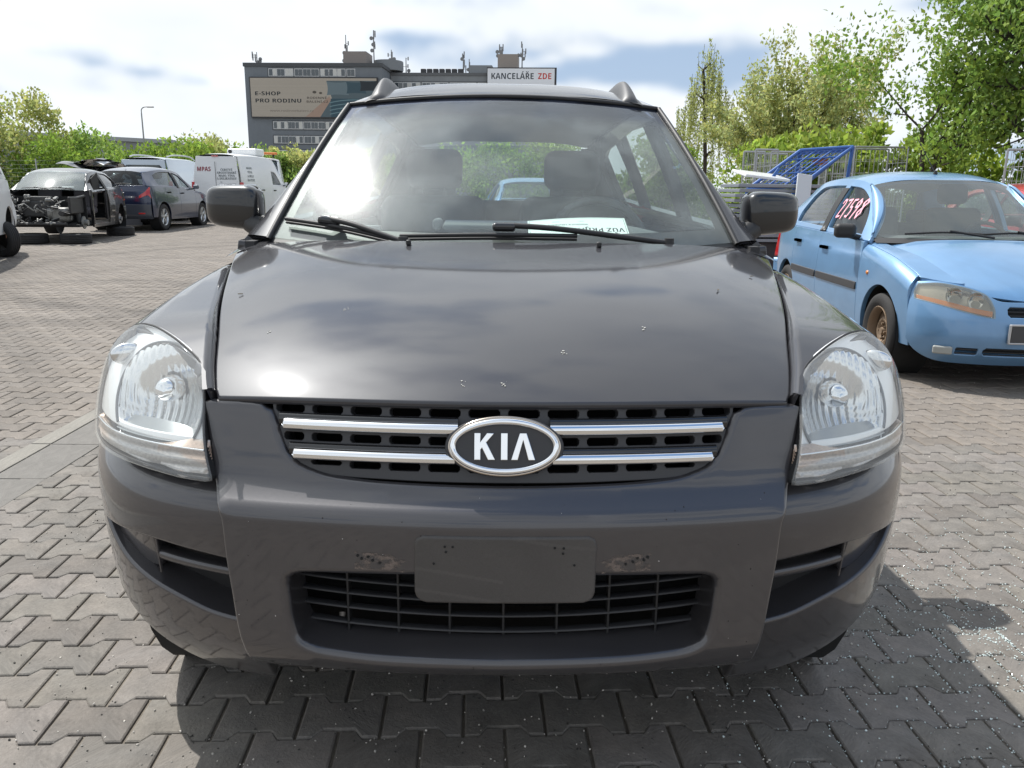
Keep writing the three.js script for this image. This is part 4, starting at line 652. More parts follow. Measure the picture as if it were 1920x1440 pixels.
  const stain = (x, z) => { // tyre tracks and dust across the yard
    let k = 1 + 0.16 * (fbm(x * 0.5 + 3, 1.5, z * 0.5, 4) - 0.5) * 2 + 0.10 * (fbm(x * 2.2, 4.5, z * 2.2, 3) - 0.5) * 2;
    for (const [cx, cz, R, w, a] of [[-2.6, -13.2, 5.0, 0.20, 0.26], [-2.6, -13.2, 5.8, 0.16, 0.2], [-5.2, -9.2, 1.7, 0.22, 0.2], [-9, -2.5, 6.4, 0.18, 0.22], [-9, -2.5, 7.4, 0.15, 0.15]]) { const d = Math.hypot(x - cx, z - cz) - R; k -= a * Math.exp(-((d / w) ** 2)); }
    return k;
  };
  vis.forEach((q, i) => { const o = new THREE.Mesh(geos[i % NV], mats[(hash3(q.r, q.k, 3) * NV) | 0]); o.name = i ? 'paver_' + String(i).padStart(3, '0') : 'paver'; o.position.set(q.x, (hash3(q.r, q.k, 5) - 0.5) * 0.003 + rise(q.z), q.z); o.rotation.set((hash3(q.r, q.k, 7) - 0.5) * 0.012, yaw + (hash3(q.r, q.k, 8) - 0.5) * 0.012, (hash3(q.r, q.k, 9) - 0.5) * 0.012); o.receiveShadow = o.castShadow = true; pav.add(o); });
  const rest = list.filter(q => !set.has(q)), I = new THREE.InstancedMesh(geos[0], im, rest.length), m = new THREE.Matrix4(), C = new THREE.Color(), E = new THREE.Euler();
  rest.forEach((q, i) => { E.set((hash3(q.r, q.k, 7) - 0.5) * 0.012, yaw + (hash3(q.r, q.k, 8) - 0.5) * 0.012, (hash3(q.r, q.k, 9) - 0.5) * 0.012); m.makeRotationFromEuler(E); m.setPosition(q.x, (hash3(q.r, q.k, 5) - 0.5) * 0.003 + rise(q.z), q.z); I.setMatrixAt(i, m); const k = stain(q.x, q.z) * lerp(0.86, 1.1, hash3(q.r, q.k, 3)), w = hash3(q.r, q.k, 13) * 0.05; C.setRGB(k * 1.04, k * (1 - w * 0.4), k * (0.98 - w)); I.setColorAt(i, C); });
  I.name = 'pavers_beyond'; I.userData.kind = 'stuff'; I.receiveShadow = true; pav.add(I);
}

{ // flush kerb and gutter slabs running past the car
  const yaw = 2.71 * D2R, kerbM = std(lin(0.27, 0.258, 0.232), 0.9, 0, { map: rep(groundT, 3), bumpMap: rep(grainT, 4), bumpScale: 0.001 }), slabM = std(lin(0.19, 0.182, 0.17), 0.9, 0, { map: rep(groundT, 2), bumpMap: rep(grainT, 4), bumpScale: 0.001 });
  const strip = sub('gutter', scene); strip.userData.kind = 'structure'; tag(strip); strip.position.set(-2.36, 0, -3.58); strip.rotation.y = yaw - 0.03;
  for (let i = 0; i < 11; i++) { const z = 2.2 - i * 1.0; part(i ? 'kerb_stone_' + String(i).padStart(3, '0') : 'kerb_stone', at(rbox(0.10, 0.1, 0.992, 0.004, 1), -0.012, -0.044 + (hash3(i, 3, 3) - 0.5) * 0.003, z), kerbM, strip); }
  for (let i = 0; i < 20; i++) { const z = 2.45 - i * 0.5; part(i ? 'gutter_slab_' + String(i).padStart(3, '0') : 'gutter_slab', at(rbox(0.245, 0.1, 0.494, 0.004, 1), 0.165, -0.0465 + (hash3(i, 7, 3) - 0.5) * 0.003, z), slabM, strip); }
}
{ // crumbs of broken window glass swept into the joints on the right, grit all over
  const gg = new THREE.IcosahedronGeometry(1, 0), N = 4200, I = new THREE.InstancedMesh(gg, phys(lin(0.62, 0.70, 0.68), 0.12, 0, { clearcoat: 1 }), N), m = new THREE.Matrix4(), q = new THREE.Quaternion(), e = new THREE.Euler();
  const yaw = 2.71 * D2R, cs = Math.cos(yaw), sn = Math.sin(yaw), ox = -1.24, oz = -2.35;
  for (let i = 0; i < N; i++) {
    let x, z, y = 0.002, r = Math.pow(rnd(), 2), a = rr(0, 6.28);
    r = Math.sqrt(r); x = 1.42 + 1.0 * r * Math.cos(a); z = -2.15 + 1.1 * r * Math.sin(a);
    if (rnd() < 0.72) { // fall into the nearest joint
      const u = cs * (x - ox) - sn * (z - oz), v = sn * (x - ox) + cs * (z - oz), row = Math.round(v / 0.1408);
      let uu = u, vv = row * 0.1408; const ph = (((row % 2) + 2) % 2 ? 0.5 : 0) * 0.2;
      if (rnd() < 0.62) { const t = (((u + 0.1 - ph) % 0.2) + 0.2) % 0.2, d = Math.abs(t - 0.1); vv += (d < 0.0365 ? 1 : d > 0.0585 ? -1 : 1 - 2 * (d - 0.0365) / 0.022) * 0.015; vv += rr(-0.005, 0.005); }
      else { const r2 = Math.floor(v / 0.1408), off = (((r2 % 2) + 2) % 2 ? 0 : 0.5) * 0.2; uu = Math.round((u - off) / 0.2) * 0.2 + off + rr(-0.005, 0.005); vv = v; }
      x = ox + cs * uu + sn * vv; z = oz - sn * uu + cs * vv; y = rr(-0.006, 0);
    }
    const s = rr(0.0011, 0.0032); e.set(rr(0, 6), rr(0, 6), rr(0, 6)); q.setFromEuler(e); m.compose(V3(x, y, z), q, V3(s, s * rr(0.5, 0.9), s * rr(0.7, 1.2))); I.setMatrixAt(i, m);
  }
  I.name = numbered('glass_crumbs'); I.userData = { kind: 'stuff', label: 'crumbs of broken window glass scattered in the paving joints', category: 'glass' }; scene.add(I);
  const M = 3600, G = new THREE.InstancedMesh(gg, std(lin(0.3, 0.28, 0.25), 0.9), M), C = new THREE.Color();
  for (let i = 0; i < M; i++) { const z = -1.4 - 7 * rnd() ** 1.6, x = rr(-0.75, 0.75) * -z * 0.95, s = rr(0.0012, 0.0038); e.set(rr(0, 6), rr(0, 6), rr(0, 6)); q.setFromEuler(e); m.compose(V3(x, 0.001 + rise(z), z), q, V3(s, s * 0.6, s)); G.setMatrixAt(i, m); const k = rnd() < 0.4 ? 0.15 : rr(0.7, 2.2); G.setColorAt(i, C.setRGB(k, k, k)); }
  G.name = numbered('grit'); G.userData = { kind: 'stuff', label: 'loose grit and specks strewn over the paving', category: 'grit' }; G.receiveShadow = true; scene.add(G);
}

// ---------------------------------------------------------------- the other vehicles
function nose(car, c) { // front fascia with lamps and openings, bonnet
  const n = c.nose, py = sp2(n.py), pl = x => -n.a2 * x * x - n.a8 * Math.abs(x) ** 8, F = (x, y) => V3(x, y, py(y) + pl(x)), both = (nm, g, m, par = car) => [part(nm, g, m, par), part(nm, mirrorX(g), m, par)];
  if (!n.bare) {
    const half = outline(0.03, ...n.out), o = [...half.filter(p => p[0] >= -1e-6)];
    const full = [...o.filter(p => p[0] > 0.001), ...mir(o.filter(p => p[0] > 0.001))];
    const holes = []; n.lamp && holes.push(n.lamp, mir(n.lamp)); (n.mid || []).forEach(h => holes.push(h)); (n.pair || []).forEach(h => holes.push(h, mir(h)));
    part('front_bumper', panel(full, holes, F, { sp: n.sp ?? 0.035, r: 0.006, dep: 0.05 }), c.paint, car);
    for (const h of n.mid || []) part('grille', [panel(h, [], (x, y) => F(x, y).add(V3(0, 0, -0.05)), { sp: 0.05, flat: true }), ...bars(h, n.barN ?? 3)], Mt.black, car);
    for (const h of n.pair || []) both('air_intake', merge([panel(h, [], (x, y) => F(x, y).add(V3(0, 0, -0.05)), { sp: 0.05, flat: true }), ...bars(h, 2)]), Mt.trim);
  }
  function bars(h, k) { let x0 = 9, x1 = -9, y0 = 9, y1 = -9; h.forEach(p => { x0 = Math.min(x0, p[0]); x1 = Math.max(x1, p[0]); y0 = Math.min(y0, p[1]); y1 = Math.max(y1, p[1]); }); const r = []; for (let i = 0; i < k; i++) { const y = lerp(y0, y1, (i + 0.5) / k); r.push(grid(16, 6, (u, v) => { const x = lerp(x0, x1, u), a = v * 2 * Math.PI; return F(x, y).add(V3(0, 0.006 * Math.sin(a), -0.02 + 0.012 * Math.cos(a))); })); } return r; }
  if (n.lamp && !n.bare) {
    const inner = panel(n.lamp, [], (x, y) => F(x, y).add(V3(0, 0, -0.035)), { sp: 0.03, flat: true }), lens = panel(n.lamp, [], (x, y) => F(x, y).add(V3(0, 0, 0.002)), { sp: 0.03, r: 0.003, dep: 0.003 });
    for (const s of [1, -1]) {
      const h = sub('headlight', car), q = g => s > 0 ? merge([g]) : mirrorX(merge([g]));
      part('housing', q(inner.clone()), n.houseM ?? std(lin(0.35, 0.35, 0.33), 0.35, 0.6), h);
      for (const [x, y, r] of n.bowls || []) part('reflector', q(at(lathe([[0.004, 0], [r * 0.5, 0.006], [r * 0.8, 0.016], [r, 0.03]], 28), x, y, F(x, y).z - 0.033, Math.PI / 2)), Mt.chrome, h);
      if (n.amber) part('indicator', q(panel(n.amber, [], (x, y) => F(x, y).add(V3(0, 0, -0.012)), { sp: 0.03, r: 0.002, dep: 0.01 })), Mt.amber, h);
      part('lens', q(lens.clone()), n.lensM ?? Mt.glass, h);
    }
  }
  // bonnet
  if (!n.noHood) {
    const hy = sp2(n.hood), x1 = z => c.hoodX(z), zc = x => n.cowlZ - 0.19 * (x / 0.7) ** 2;
    const zfr = x => py(n.edgeY - (n.edgeDrop ?? 0) * (x / 0.7) ** 2) + pl(x) - 0.006;
    const g = grid(36, 26, (u, v) => { const a = u * 2 - 1; let x = a * 0.6, z; for (let k = 0; k < 4; k++) { z = lerp(zfr(x), zc(x), v); x = a * x1(z); } const s = zfr(x) - z; return V3(x, n.edgeY - (n.edgeDrop ?? 0) * (x / 0.7) ** 2 * (1 - v) + hy(s) - (n.crown ?? 0.02) * Math.abs(a) ** 3 * sstep(0, 0.3, v), z); }, { us: 1.4, vs: 1.0 });
    part('bonnet', thick(g, 0.014), c.paint, car);
    if (c.ws) part('cowl', grid(24, 4, (u, v) => { const a = u * 2 - 1, p = c.ws[0](a * 1.02), x = p.x, z = zc(x) + 0.03; return V3(x, lerp(p.y - 0.035, p.y, v), lerp(z, p.z, v)); }), Mt.black, car);
  }
  return F;
}
function tail(car, c) {
  const t = c.tail, py = sp2(t.py), T = (x, y) => V3(x, y, -c.L + py(y) + (t.a2 ?? 0.1) * x * x + (t.a8 ?? 0.3) * Math.abs(x / (t.xw ?? 0.85)) ** 8 * 0.3), both = (nm, g, m) => [part(nm, g, m, car), part(nm, mirrorX(g), m, car)];
  const O = { sp: 0.06, flip: true, r: 0.005, dep: 0.04 };
  part('tailgate', panel(t.gate, t.gateHole ? [t.gateHole] : [], T, O), c.paint, car);
  if (t.gateHole) part('tailgate_window', panel(t.gateHole, [], (x, y) => T(x, y).add(V3(0, 0, 0.012)), { ...O, r: 0.001, dep: 0.001 }), c.rgGlass ?? Mt.glassTint, car);
  part('rear_bumper', panel(t.bumper, [], (x, y) => T(x, y).add(V3(0, 0, -0.05 * sstep(0.25, 0.4, y))), { ...O, dep: 0.08 }), t.bumperMat ?? c.paint, car);
  if (t.lamp) both('tail_lamp', panel(t.lamp, [], (x, y) => T(x, y).add(V3(0.006, 0, -0.006)), { ...O, sp: 0.03 }), Mt.redLamp);
  if (t.extra) t.extra(T);
  return T;
}
const rect = (x0, y0, x1, y1, c = 0.02) => [[x0 + c, y0], [x1 - c, y0], [x1, y0 + c], [x1, y1 - c], [x1 - c, y1], [x0 + c, y1], [x0, y1 - c], [x0, y0 + c]];
function wheels(car, c, kind, skip = []) { [0, 1].forEach(i => { for (const s of [-1, 1]) if (!skip.includes(i * 2 + (s > 0 ? 1 : 0))) wheel(car, s * (c.w(c.arch[i][0]) - 0.10), c.R, c.arch[i][0], c.R, kind, c.tw ?? 0.185); }); }
function mirrors(car, c, z, y, m) { for (const s of [1, -1]) { const g = sub('door_mirror', car), x = c.sx(z, c.belt(z)) + 0.10; part('mirror_shell', at(rbox(0.17, 0.115, 0.09, 0.04, 4), s * x, y, z, 0, s * 0.25), m, g); part('mirror_foot', rod([s * (x - 0.14), y - 0.06, z - 0.02], [s * (x - 0.02), y - 0.03, z], 0.025), Mt.black, g); part('mirror_glass', at(rbox(0.14, 0.09, 0.004, 0.002, 1), s * x, y, z - 0.045, 0, s * 0.25), Mt.chrome, g); } }
function wipers(car, c, n = 2) { for (let i = 0; i < n; i++) { const a = i ? -0.05 : -0.75, p = k => c.ws[0](a + 0.75 * k).lerp(c.ws[1](a + 0.75 * k), 0.03 + 0.03 * Math.sin(3 * k)).add(V3(0, 0.02, 0.02)); part('wiper', [tube([p(0), p(0.5), p(1)], 0.008, 6, 14), tube([p(0.55).add(V3(0, 0.01, 0.01)), p(1.1).add(V3(0, -0.02, 0.03))], 0.009, 6, 10)], Mt.black, car); } }

// a small hatchback in sedan form: blue car on the right
const kalosSpec = () => {
  const c = {
    L: 3.95, sp: 0.05, R: 0.285, w: sp2([[-3.95, 0.74], [-3.5, 0.82], [-2.4, 0.845], [-1.2, 0.84], [-0.7, 0.835], [-0.35, 0.80], [-0.1, 0.72]]), barrel: 0.055, ymid: 0.58,
    belt: sp2([[-3.95, 0.99], [-2.4, 0.965], [-1.25, 0.93], [-0.3, 0.80]]), roofX: sp2([[-3.6, 0.50], [-3.0, 0.57], [-2.3, 0.59], [-1.7, 0.575], [-1.5, 0.57]]), roofY: sp2([[-3.6, 1.30], [-3.2, 1.37], [-2.7, 1.415], [-2.2, 1.415], [-1.85, 1.36], [-1.65, 1.28]]), top: sp2([[-3.6, 1.36], [-3.2, 1.43], [-2.7, 1.482], [-2.3, 1.492], [-2.0, 1.472], [-1.8, 1.425], [-1.62, 1.34]]),
    sill: 0.26, arch: [[-0.76, 0.30, 0.335], [-3.24, 0.30, 0.335]], doors: [-1.20, -2.22, -3.02], rearZ: -3.72, fender: -0.40, fenderY0: 0.5, fYs: sp2([[-1.3, 0.83], [-1.0, 0.785], [-0.7, 0.735], [-0.45, 0.66], [-0.35, 0.62], [-0.25, 0.585], [-0.15, 0.56]]), fR: 0.11, hoodX: sp2([[-1.3, 0.70], [-1.0, 0.66], [-0.7, 0.605], [-0.4, 0.54], [-0.15, 0.45]]),
    gh: outline(0.03, [[-1.17, 0.935], [-1.45, 1.17], [-1.68, 1.31], [-1.9, 1.385], [-2.2, 1.418], [-2.7, 1.42], [-3.2, 1.372], [-3.45, 1.29]], [[-3.45, 1.29], [-3.62, 1.12], [-3.68, 0.99]], [[-3.68, 0.99], [-2.4, 0.968], [-1.17, 0.935]]),
    win: [outline(0.03, [[-1.38, 0.972], [-1.56, 1.14], [-1.74, 1.27], [-1.92, 1.34], [-2.18, 1.365]], [[-2.18, 1.365], [-2.16, 0.995]], [[-2.16, 0.995], [-1.38, 0.972]]), outline(0.03, [[-2.28, 1.368], [-2.65, 1.368], [-2.98, 1.34], [-3.12, 1.27]], [[-3.12, 1.27], [-3.2, 1.12], [-3.18, 1.02]], [[-3.18, 1.02], [-2.28, 0.998]])],
    pillarB: [[-2.17, -2.29]], roof: [a => -1.765 - 0.07 * a * a, a => -3.42 + 0.06 * a * a], cowl: 0.92, fireZ: -1.1, noseZ: -0.35, mould: [0.55, 0.60], handleMat: Mt.trim, pilZ: 0.08, sillMat: null,
    ws: [a => V3(0.735 * a, 0.965 - 0.01 * a * a, -0.99 - 0.22 * a * a), a => V3(0.568 * a, 1.418 - 0.045 * a * a, -1.755 - 0.075 * a * a)],
    rg: [a => V3(0.60 * a, 1.02, -3.78 + 0.08 * a * a), a => V3(0.50 * a, 1.375 - 0.03 * a * a, -3.43 + 0.06 * a * a)],
    nose: { py: [[0.10, -0.16], [0.18, -0.08], [0.26, -0.02], [0.36, 0.0], [0.46, -0.015], [0.54, -0.045], [0.62, -0.09], [0.70, -0.16], [0.78, -0.27]], a2: 0.22, a8: 0.95, sp: 0.025,
      out: [[[0, 0.175], [0.4, 0.172], [0.66, 0.19], [0.76, 0.25], [0.80, 0.32]], [[0.80, 0.32], [0.802, 0.45], [0.79, 0.56], [0.765, 0.66], [0.74, 0.70]], [[0.74, 0.70], [0.66, 0.712], [0.50, 0.69], [0.40, 0.66], [0.34, 0.615], [0.30, 0.60], [0, 0.60]]],
      lamp: outline(0.02, [[0.355, 0.60], [0.375, 0.635], [0.42, 0.66], [0.52, 0.688], [0.64, 0.703], [0.74, 0.69]], [[0.74, 0.69], [0.765, 0.64], [0.768, 0.59]], [[0.768, 0.59], [0.66, 0.565], [0.52, 0.528], [0.40, 0.502], [0.345, 0.495]], [[0.345, 0.495], [0.342, 0.55], [0.355, 0.60]]),
      amber: outline(0.02, [[0.352, 0.535], [0.46, 0.552], [0.60, 0.585], [0.755, 0.615]], [[0.755, 0.615], [0.755, 0.595]], [[0.755, 0.595], [0.52, 0.537], [0.357, 0.503]]), bowls: [[0.45, 0.60, 0.055], [0.57, 0.625, 0.055]], lensM: phys(lin(0.80, 0.78, 0.70), 0.12, 0, { transmission: 0.86, thickness: 0 }),
      mid: [rect(-0.27, 0.50, 0.27, 0.575, 0.02), rect(-0.40, 0.235, 0.40, 0.30, 0.02)], pair: [rect(0.42, 0.235, 0.56, 0.295, 0.01)], barN: 3,
      edgeY: 0.602, edgeDrop: -0.10, hood: [[0, 0], [0.01, 0.01], [0.06, 0.05], [0.2, 0.135], [0.4, 0.225], [0.6, 0.295], [0.8, 0.345], [1.0, 0.385]], crown: 0.055, cowlZ: -0.95 },
    tail: { py: [[0.2, 0.08], [0.35, 0.02], [0.6, 0], [0.9, 0.05], [1.0, 0.12]], gate: outline(0.04, [[-0.62, 0.60], [0.62, 0.60]], [[0.62, 0.60], [0.60, 1.0]], [[0.60, 1.0], [-0.60, 1.0]], [[-0.60, 1.0], [-0.62, 0.60]]), bumper: outline(0.04, [[-0.78, 0.25], [0.78, 0.25]], [[0.78, 0.25], [0.78, 0.59]], [[0.78, 0.59], [-0.78, 0.59]], [[-0.78, 0.59], [-0.78, 0.25]]), lamp: outline(0.03, [[0.63, 0.62], [0.78, 0.62]], [[0.78, 0.62], [0.75, 0.95]], [[0.75, 0.95], [0.62, 0.97]], [[0.62, 0.97], [0.63, 0.62]]) },
  };
  return c;
};
function blueCar(pos, turn, label, full) {
  const car = thing('parked_car', label, 'car', pos, turn), c = kalosSpec();
  c.paint = phys(lin(0.150, 0.305, 0.515), 0.40, 0.30, { clearcoat: 0.9, clearcoatRoughness: 0.10, map: rep(tex(256, 256, (u, v) => 0.9 + 0.2 * (tnoise(u, v, 8, 4, 4) - 0.5)), 1) });
  c.sillMat = c.paint; c.wsGlass = phys(lin(0.80, 0.88, 0.86), 0.03, 0, { transmission: 0.93, thickness: 0, ior: 1.52 }); c.linerMat = std(lin(0.22, 0.22, 0.21), 0.95);
  shell(car, c); nose(car, c); tail(car, c); wheels(car, c, 'steel'); mirrors(car, c, -1.36, 1.0, Mt.black); wipers(car, c);
  for (const x of [-0.37, 0.37]) seat(car, x, 0.42, -1.95, std(lin(0.07, 0.075, 0.08), 0.95));
  part('dashboard', grid(20, 10, (u, v) => { const a = u * 2 - 1; return V3(0.64 * a, 0.94 + 0.03 * Math.sin(Math.PI * v) - 0.2 * sstep(0.75, 1, v), -1.04 - 0.15 * a * a - 0.5 * v); }), std(lin(0.10, 0.10, 0.10), 0.85), car);
  steering(car, 0.36, 0.90, -1.66);
  const rs = sub('rear_seat', car); part('backrest', at(rbox(1.15, 0.5, 0.15, 0.06, 3), 0, 0.78, -2.95, -0.3), Mt.cloth, rs); for (const x of [-0.38, 0.38]) part('headrest', at(rbox(0.24, 0.14, 0.1, 0.05, 3), x, 1.08, -3.04), Mt.cloth, rs);
  part('aerial', [rod([0.0, 1.47, -1.95], [-0.12, 1.78, -2.12], 0.004, 0.0025, 6), at(cyl(0.012, 0.018, 0.03, 10), 0, 1.48, -1.95)], Mt.black, car);
  for (const s of [-1, 1]) part('side_repeater', at(new THREE.SphereGeometry(0.022, 14, 10), s * c.sx(-1.02, 0.70), 0.70, -1.02, 0, 0, 0, [0.5, 0.75, 1]), Mt.amber, car);
  part('number_plate', at(rbox(0.52, 0.11, 0.012, 0.004, 1), 0, 0.40, 0.006), std(lin(0.05, 0.05, 0.052), 0.5), car); part('plate_frame', [at(rbox(0.54, 0.012, 0.02, 0.004), 0, 0.46, 0.004), at(rbox(0.54, 0.012, 0.02, 0.004), 0, 0.34, 0.004), at(rbox(0.012, 0.13, 0.02, 0.004), -0.268, 0.40, 0.004), at(rbox(0.012, 0.13, 0.02, 0.004), 0.268, 0.40, 0.004)], std(lin(0.5, 0.5, 0.5), 0.4, 0.6), car);
  for (const s of [-1, 1]) part('fog_lamp', at(rbox(0.12, 0.055, 0.03, 0.012), s * 0.63, 0.268, -0.112, 0, s * 0.42), std(lin(0.32, 0.33, 0.31), 0.35), car);
  part('bonnet_gap', grid(30, 1, (u, v) => { const x = lerp(-0.6, 0.6, u); return V3(x, 0.597 + 0.10 * (x / 0.7) ** 2 - 0.02 * v, -0.115 - 0.22 * x * x - 0.95 * Math.abs(x) ** 8 - 0.01); }), Mt.blackMatte, car);
  if (full) { // painted yard number on the driver's side glass
    const t = canvasTex(256, 128, (x, w, h) => { x.clearRect(0, 0, w, h); x.strokeStyle = '#f3a9b8'; x.lineWidth = 9; x.lineCap = x.lineJoin = 'round'; const P = { 2: [[4, 22], [10, 8], [26, 8], [30, 24], [22, 44], [4, 84], [34, 80]], 7: [[2, 12], [32, 8], [22, 44], [10, 90]], 5: [[32, 10], [8, 12], [6, 42], [24, 42], [30, 62], [20, 84], [2, 82]], 9: [[28, 26], [16, 10], [4, 24], [8, 44], [26, 40], [30, 22], [28, 56], [18, 92]], 8: [[18, 46], [4, 26], [16, 8], [30, 24], [18, 46], [4, 68], [16, 90], [30, 70], [18, 46]] }; '27598'.split('').forEach((d, i) => { x.beginPath(); P[d].forEach(([a, b], k) => { const X = 10 + i * 48 + a, Y = 18 + b - i * 2; k ? x.lineTo(X, Y) : x.moveTo(X, Y); }); x.stroke(); }); });
    const g = grid(10, 6, (u, v) => { const z = lerp(-2.15, -1.66, u), y = lerp(1.04, 1.29, v); return V3(-(c.sx(z, y) - 0.012), y, z); }, { flip: true });
    part('painted_number', g, std(0xffffff, 0.8, 0, { map: t, transparent: true }), car).userData.label = 'pink hand painted number 27598';
  }
  return car;
}
blueCar([3.53, 0, -5.22], -0.045, 'light blue small car with pink number on its window and rusty steel wheel', true);

// dark hatchback shared by the stripped car and others
const hatchSpec = (p) => ({
  L: 3.97, sp: 0.07, R: 0.31, paint: p, w: sp2([[-3.97, 0.74], [-3.5, 0.84], [-2.4, 0.87], [-1.2, 0.86], [-0.7, 0.85], [-0.35, 0.80], [-0.1, 0.72]]), barrel: 0.05, ymid: 0.6,
  belt: sp2([[-3.97, 1.05], [-2.4, 0.99], [-1.2, 0.94], [-0.3, 0.82]]), roofX: sp2([[-3.7, 0.50], [-3.0, 0.58], [-2.3, 0.60], [-1.6, 0.585]]), roofY: sp2([[-3.75, 1.30], [-3.3, 1.37], [-2.6, 1.40], [-2.2, 1.39], [-1.85, 1.33], [-1.6, 1.24]]), top: sp2([[-3.75, 1.36], [-3.3, 1.43], [-2.6, 1.465], [-2.2, 1.455], [-1.85, 1.40], [-1.65, 1.33]]),
  sill: 0.28, arch: [[-0.80, 0.32, 0.36], [-3.34, 0.32, 0.36]], doors: [-1.28, -2.30, -3.05], rearZ: -3.75, fender: -0.42, fYs: sp2([[-1.3, 0.84], [-1.0, 0.82], [-0.7, 0.79], [-0.4, 0.73]]), fR: 0.10, hoodX: sp2([[-1.3, 0.72], [-0.7, 0.64], [-0.3, 0.56]]),
  gh: outline(0.04, [[-1.22, 0.945], [-1.5, 1.16], [-1.75, 1.29], [-2.1, 1.375], [-2.6, 1.40], [-3.2, 1.375], [-3.55, 1.31]], [[-3.55, 1.31], [-3.75, 1.15], [-3.82, 1.05]], [[-3.82, 1.05], [-2.4, 0.993], [-1.22, 0.945]]),
  win: [outline(0.04, [[-1.45, 0.985], [-1.62, 1.14], [-1.85, 1.27], [-2.24, 1.35]], [[-2.24, 1.35], [-2.24, 1.015]], [[-2.24, 1.015], [-1.45, 0.985]]), outline(0.04, [[-2.36, 1.355], [-2.8, 1.355], [-3.2, 1.32], [-3.35, 1.25]], [[-3.35, 1.25], [-3.42, 1.12], [-3.38, 1.07]], [[-3.38, 1.07], [-2.36, 1.022]])],
  pillarB: [[-2.23, -2.37]], roof: [a => -1.755 - 0.07 * a * a, a => -3.62 + 0.06 * a * a], cowl: 0.95, fireZ: -1.1, noseZ: -0.4, pilZ: 0.08,
  ws: [a => V3(0.69 * a, 0.985 - 0.01 * a * a, -1.0 - 0.2 * a * a), a => V3(0.565 * a, 1.385 - 0.04 * a * a, -1.745 - 0.075 * a * a)], rg: [a => V3(0.62 * a, 1.06, -3.88 + 0.07 * a * a), a => V3(0.50 * a, 1.38 - 0.03 * a * a, -3.63 + 0.06 * a * a)], glass: Mt.glassTint,
  nose: { py: [[0.15, -0.10], [0.3, -0.01], [0.5, 0], [0.65, -0.06], [0.75, -0.16], [0.85, -0.3]], a2: 0.2, a8: 0.8, out: [[[0, 0.19], [0.5, 0.19], [0.74, 0.25]], [[0.74, 0.25], [0.80, 0.36], [0.80, 0.55], [0.77, 0.72]], [[0.77, 0.72], [0.6, 0.74], [0.3, 0.70], [0, 0.69]]], lamp: outline(0.03, [[0.38, 0.62], [0.52, 0.70], [0.74, 0.72]], [[0.74, 0.72], [0.77, 0.64]], [[0.77, 0.64], [0.6, 0.58], [0.42, 0.56]], [[0.42, 0.56], [0.38, 0.62]]), bowls: [[0.5, 0.63, 0.045], [0.62, 0.655, 0.045]], mid: [rect(-0.3, 0.42, 0.3, 0.60, 0.04), rect(-0.5, 0.22, 0.5, 0.33, 0.03)], edgeY: 0.70, edgeDrop: -0.05, hood: [[0, 0], [0.02, 0.02], [0.1, 0.075], [0.3, 0.16], [0.6, 0.235], [1.0, 0.29]], crown: 0.05, cowlZ: -0.96 },
  tail: { py: [[0.2, 0.08], [0.35, 0.02], [0.6, 0], [0.9, 0.03], [1.06, 0.09]], gate: outline(0.04, [[-0.80, 0.62], [0.80, 0.62]], [[0.80, 0.62], [0.79, 0.9], [0.74, 1.05]], [[0.74, 1.05], [-0.74, 1.05]], [[-0.74, 1.05], [-0.79, 0.9], [-0.80, 0.62]]), bumper: outline(0.04, [[-0.80, 0.27], [0.80, 0.27]], [[0.80, 0.27], [0.80, 0.61]], [[0.80, 0.61], [-0.80, 0.61]], [[-0.80, 0.61], [-0.80, 0.27]]), lamp: outline(0.03, [[0.63, 0.75], [0.80, 0.75]], [[0.80, 0.75], [0.76, 1.0]], [[0.76, 1.0], [0.62, 1.0]], [[0.62, 1.0], [0.63, 0.75]]) },
});
const flatTyre = (x, z, y, label, turn = 0) => { const o = part('loose_tyre', at(tyreGeo(0.31, 0.20, 0.2), 0, 0.105, 0, 0, 0, Math.PI / 2), Mt.rubber, scene); tag(o, label, 'tyre', 'loose tyres on the paving'); o.position.set(x, y, z); o.rotation.y = turn; return o; };
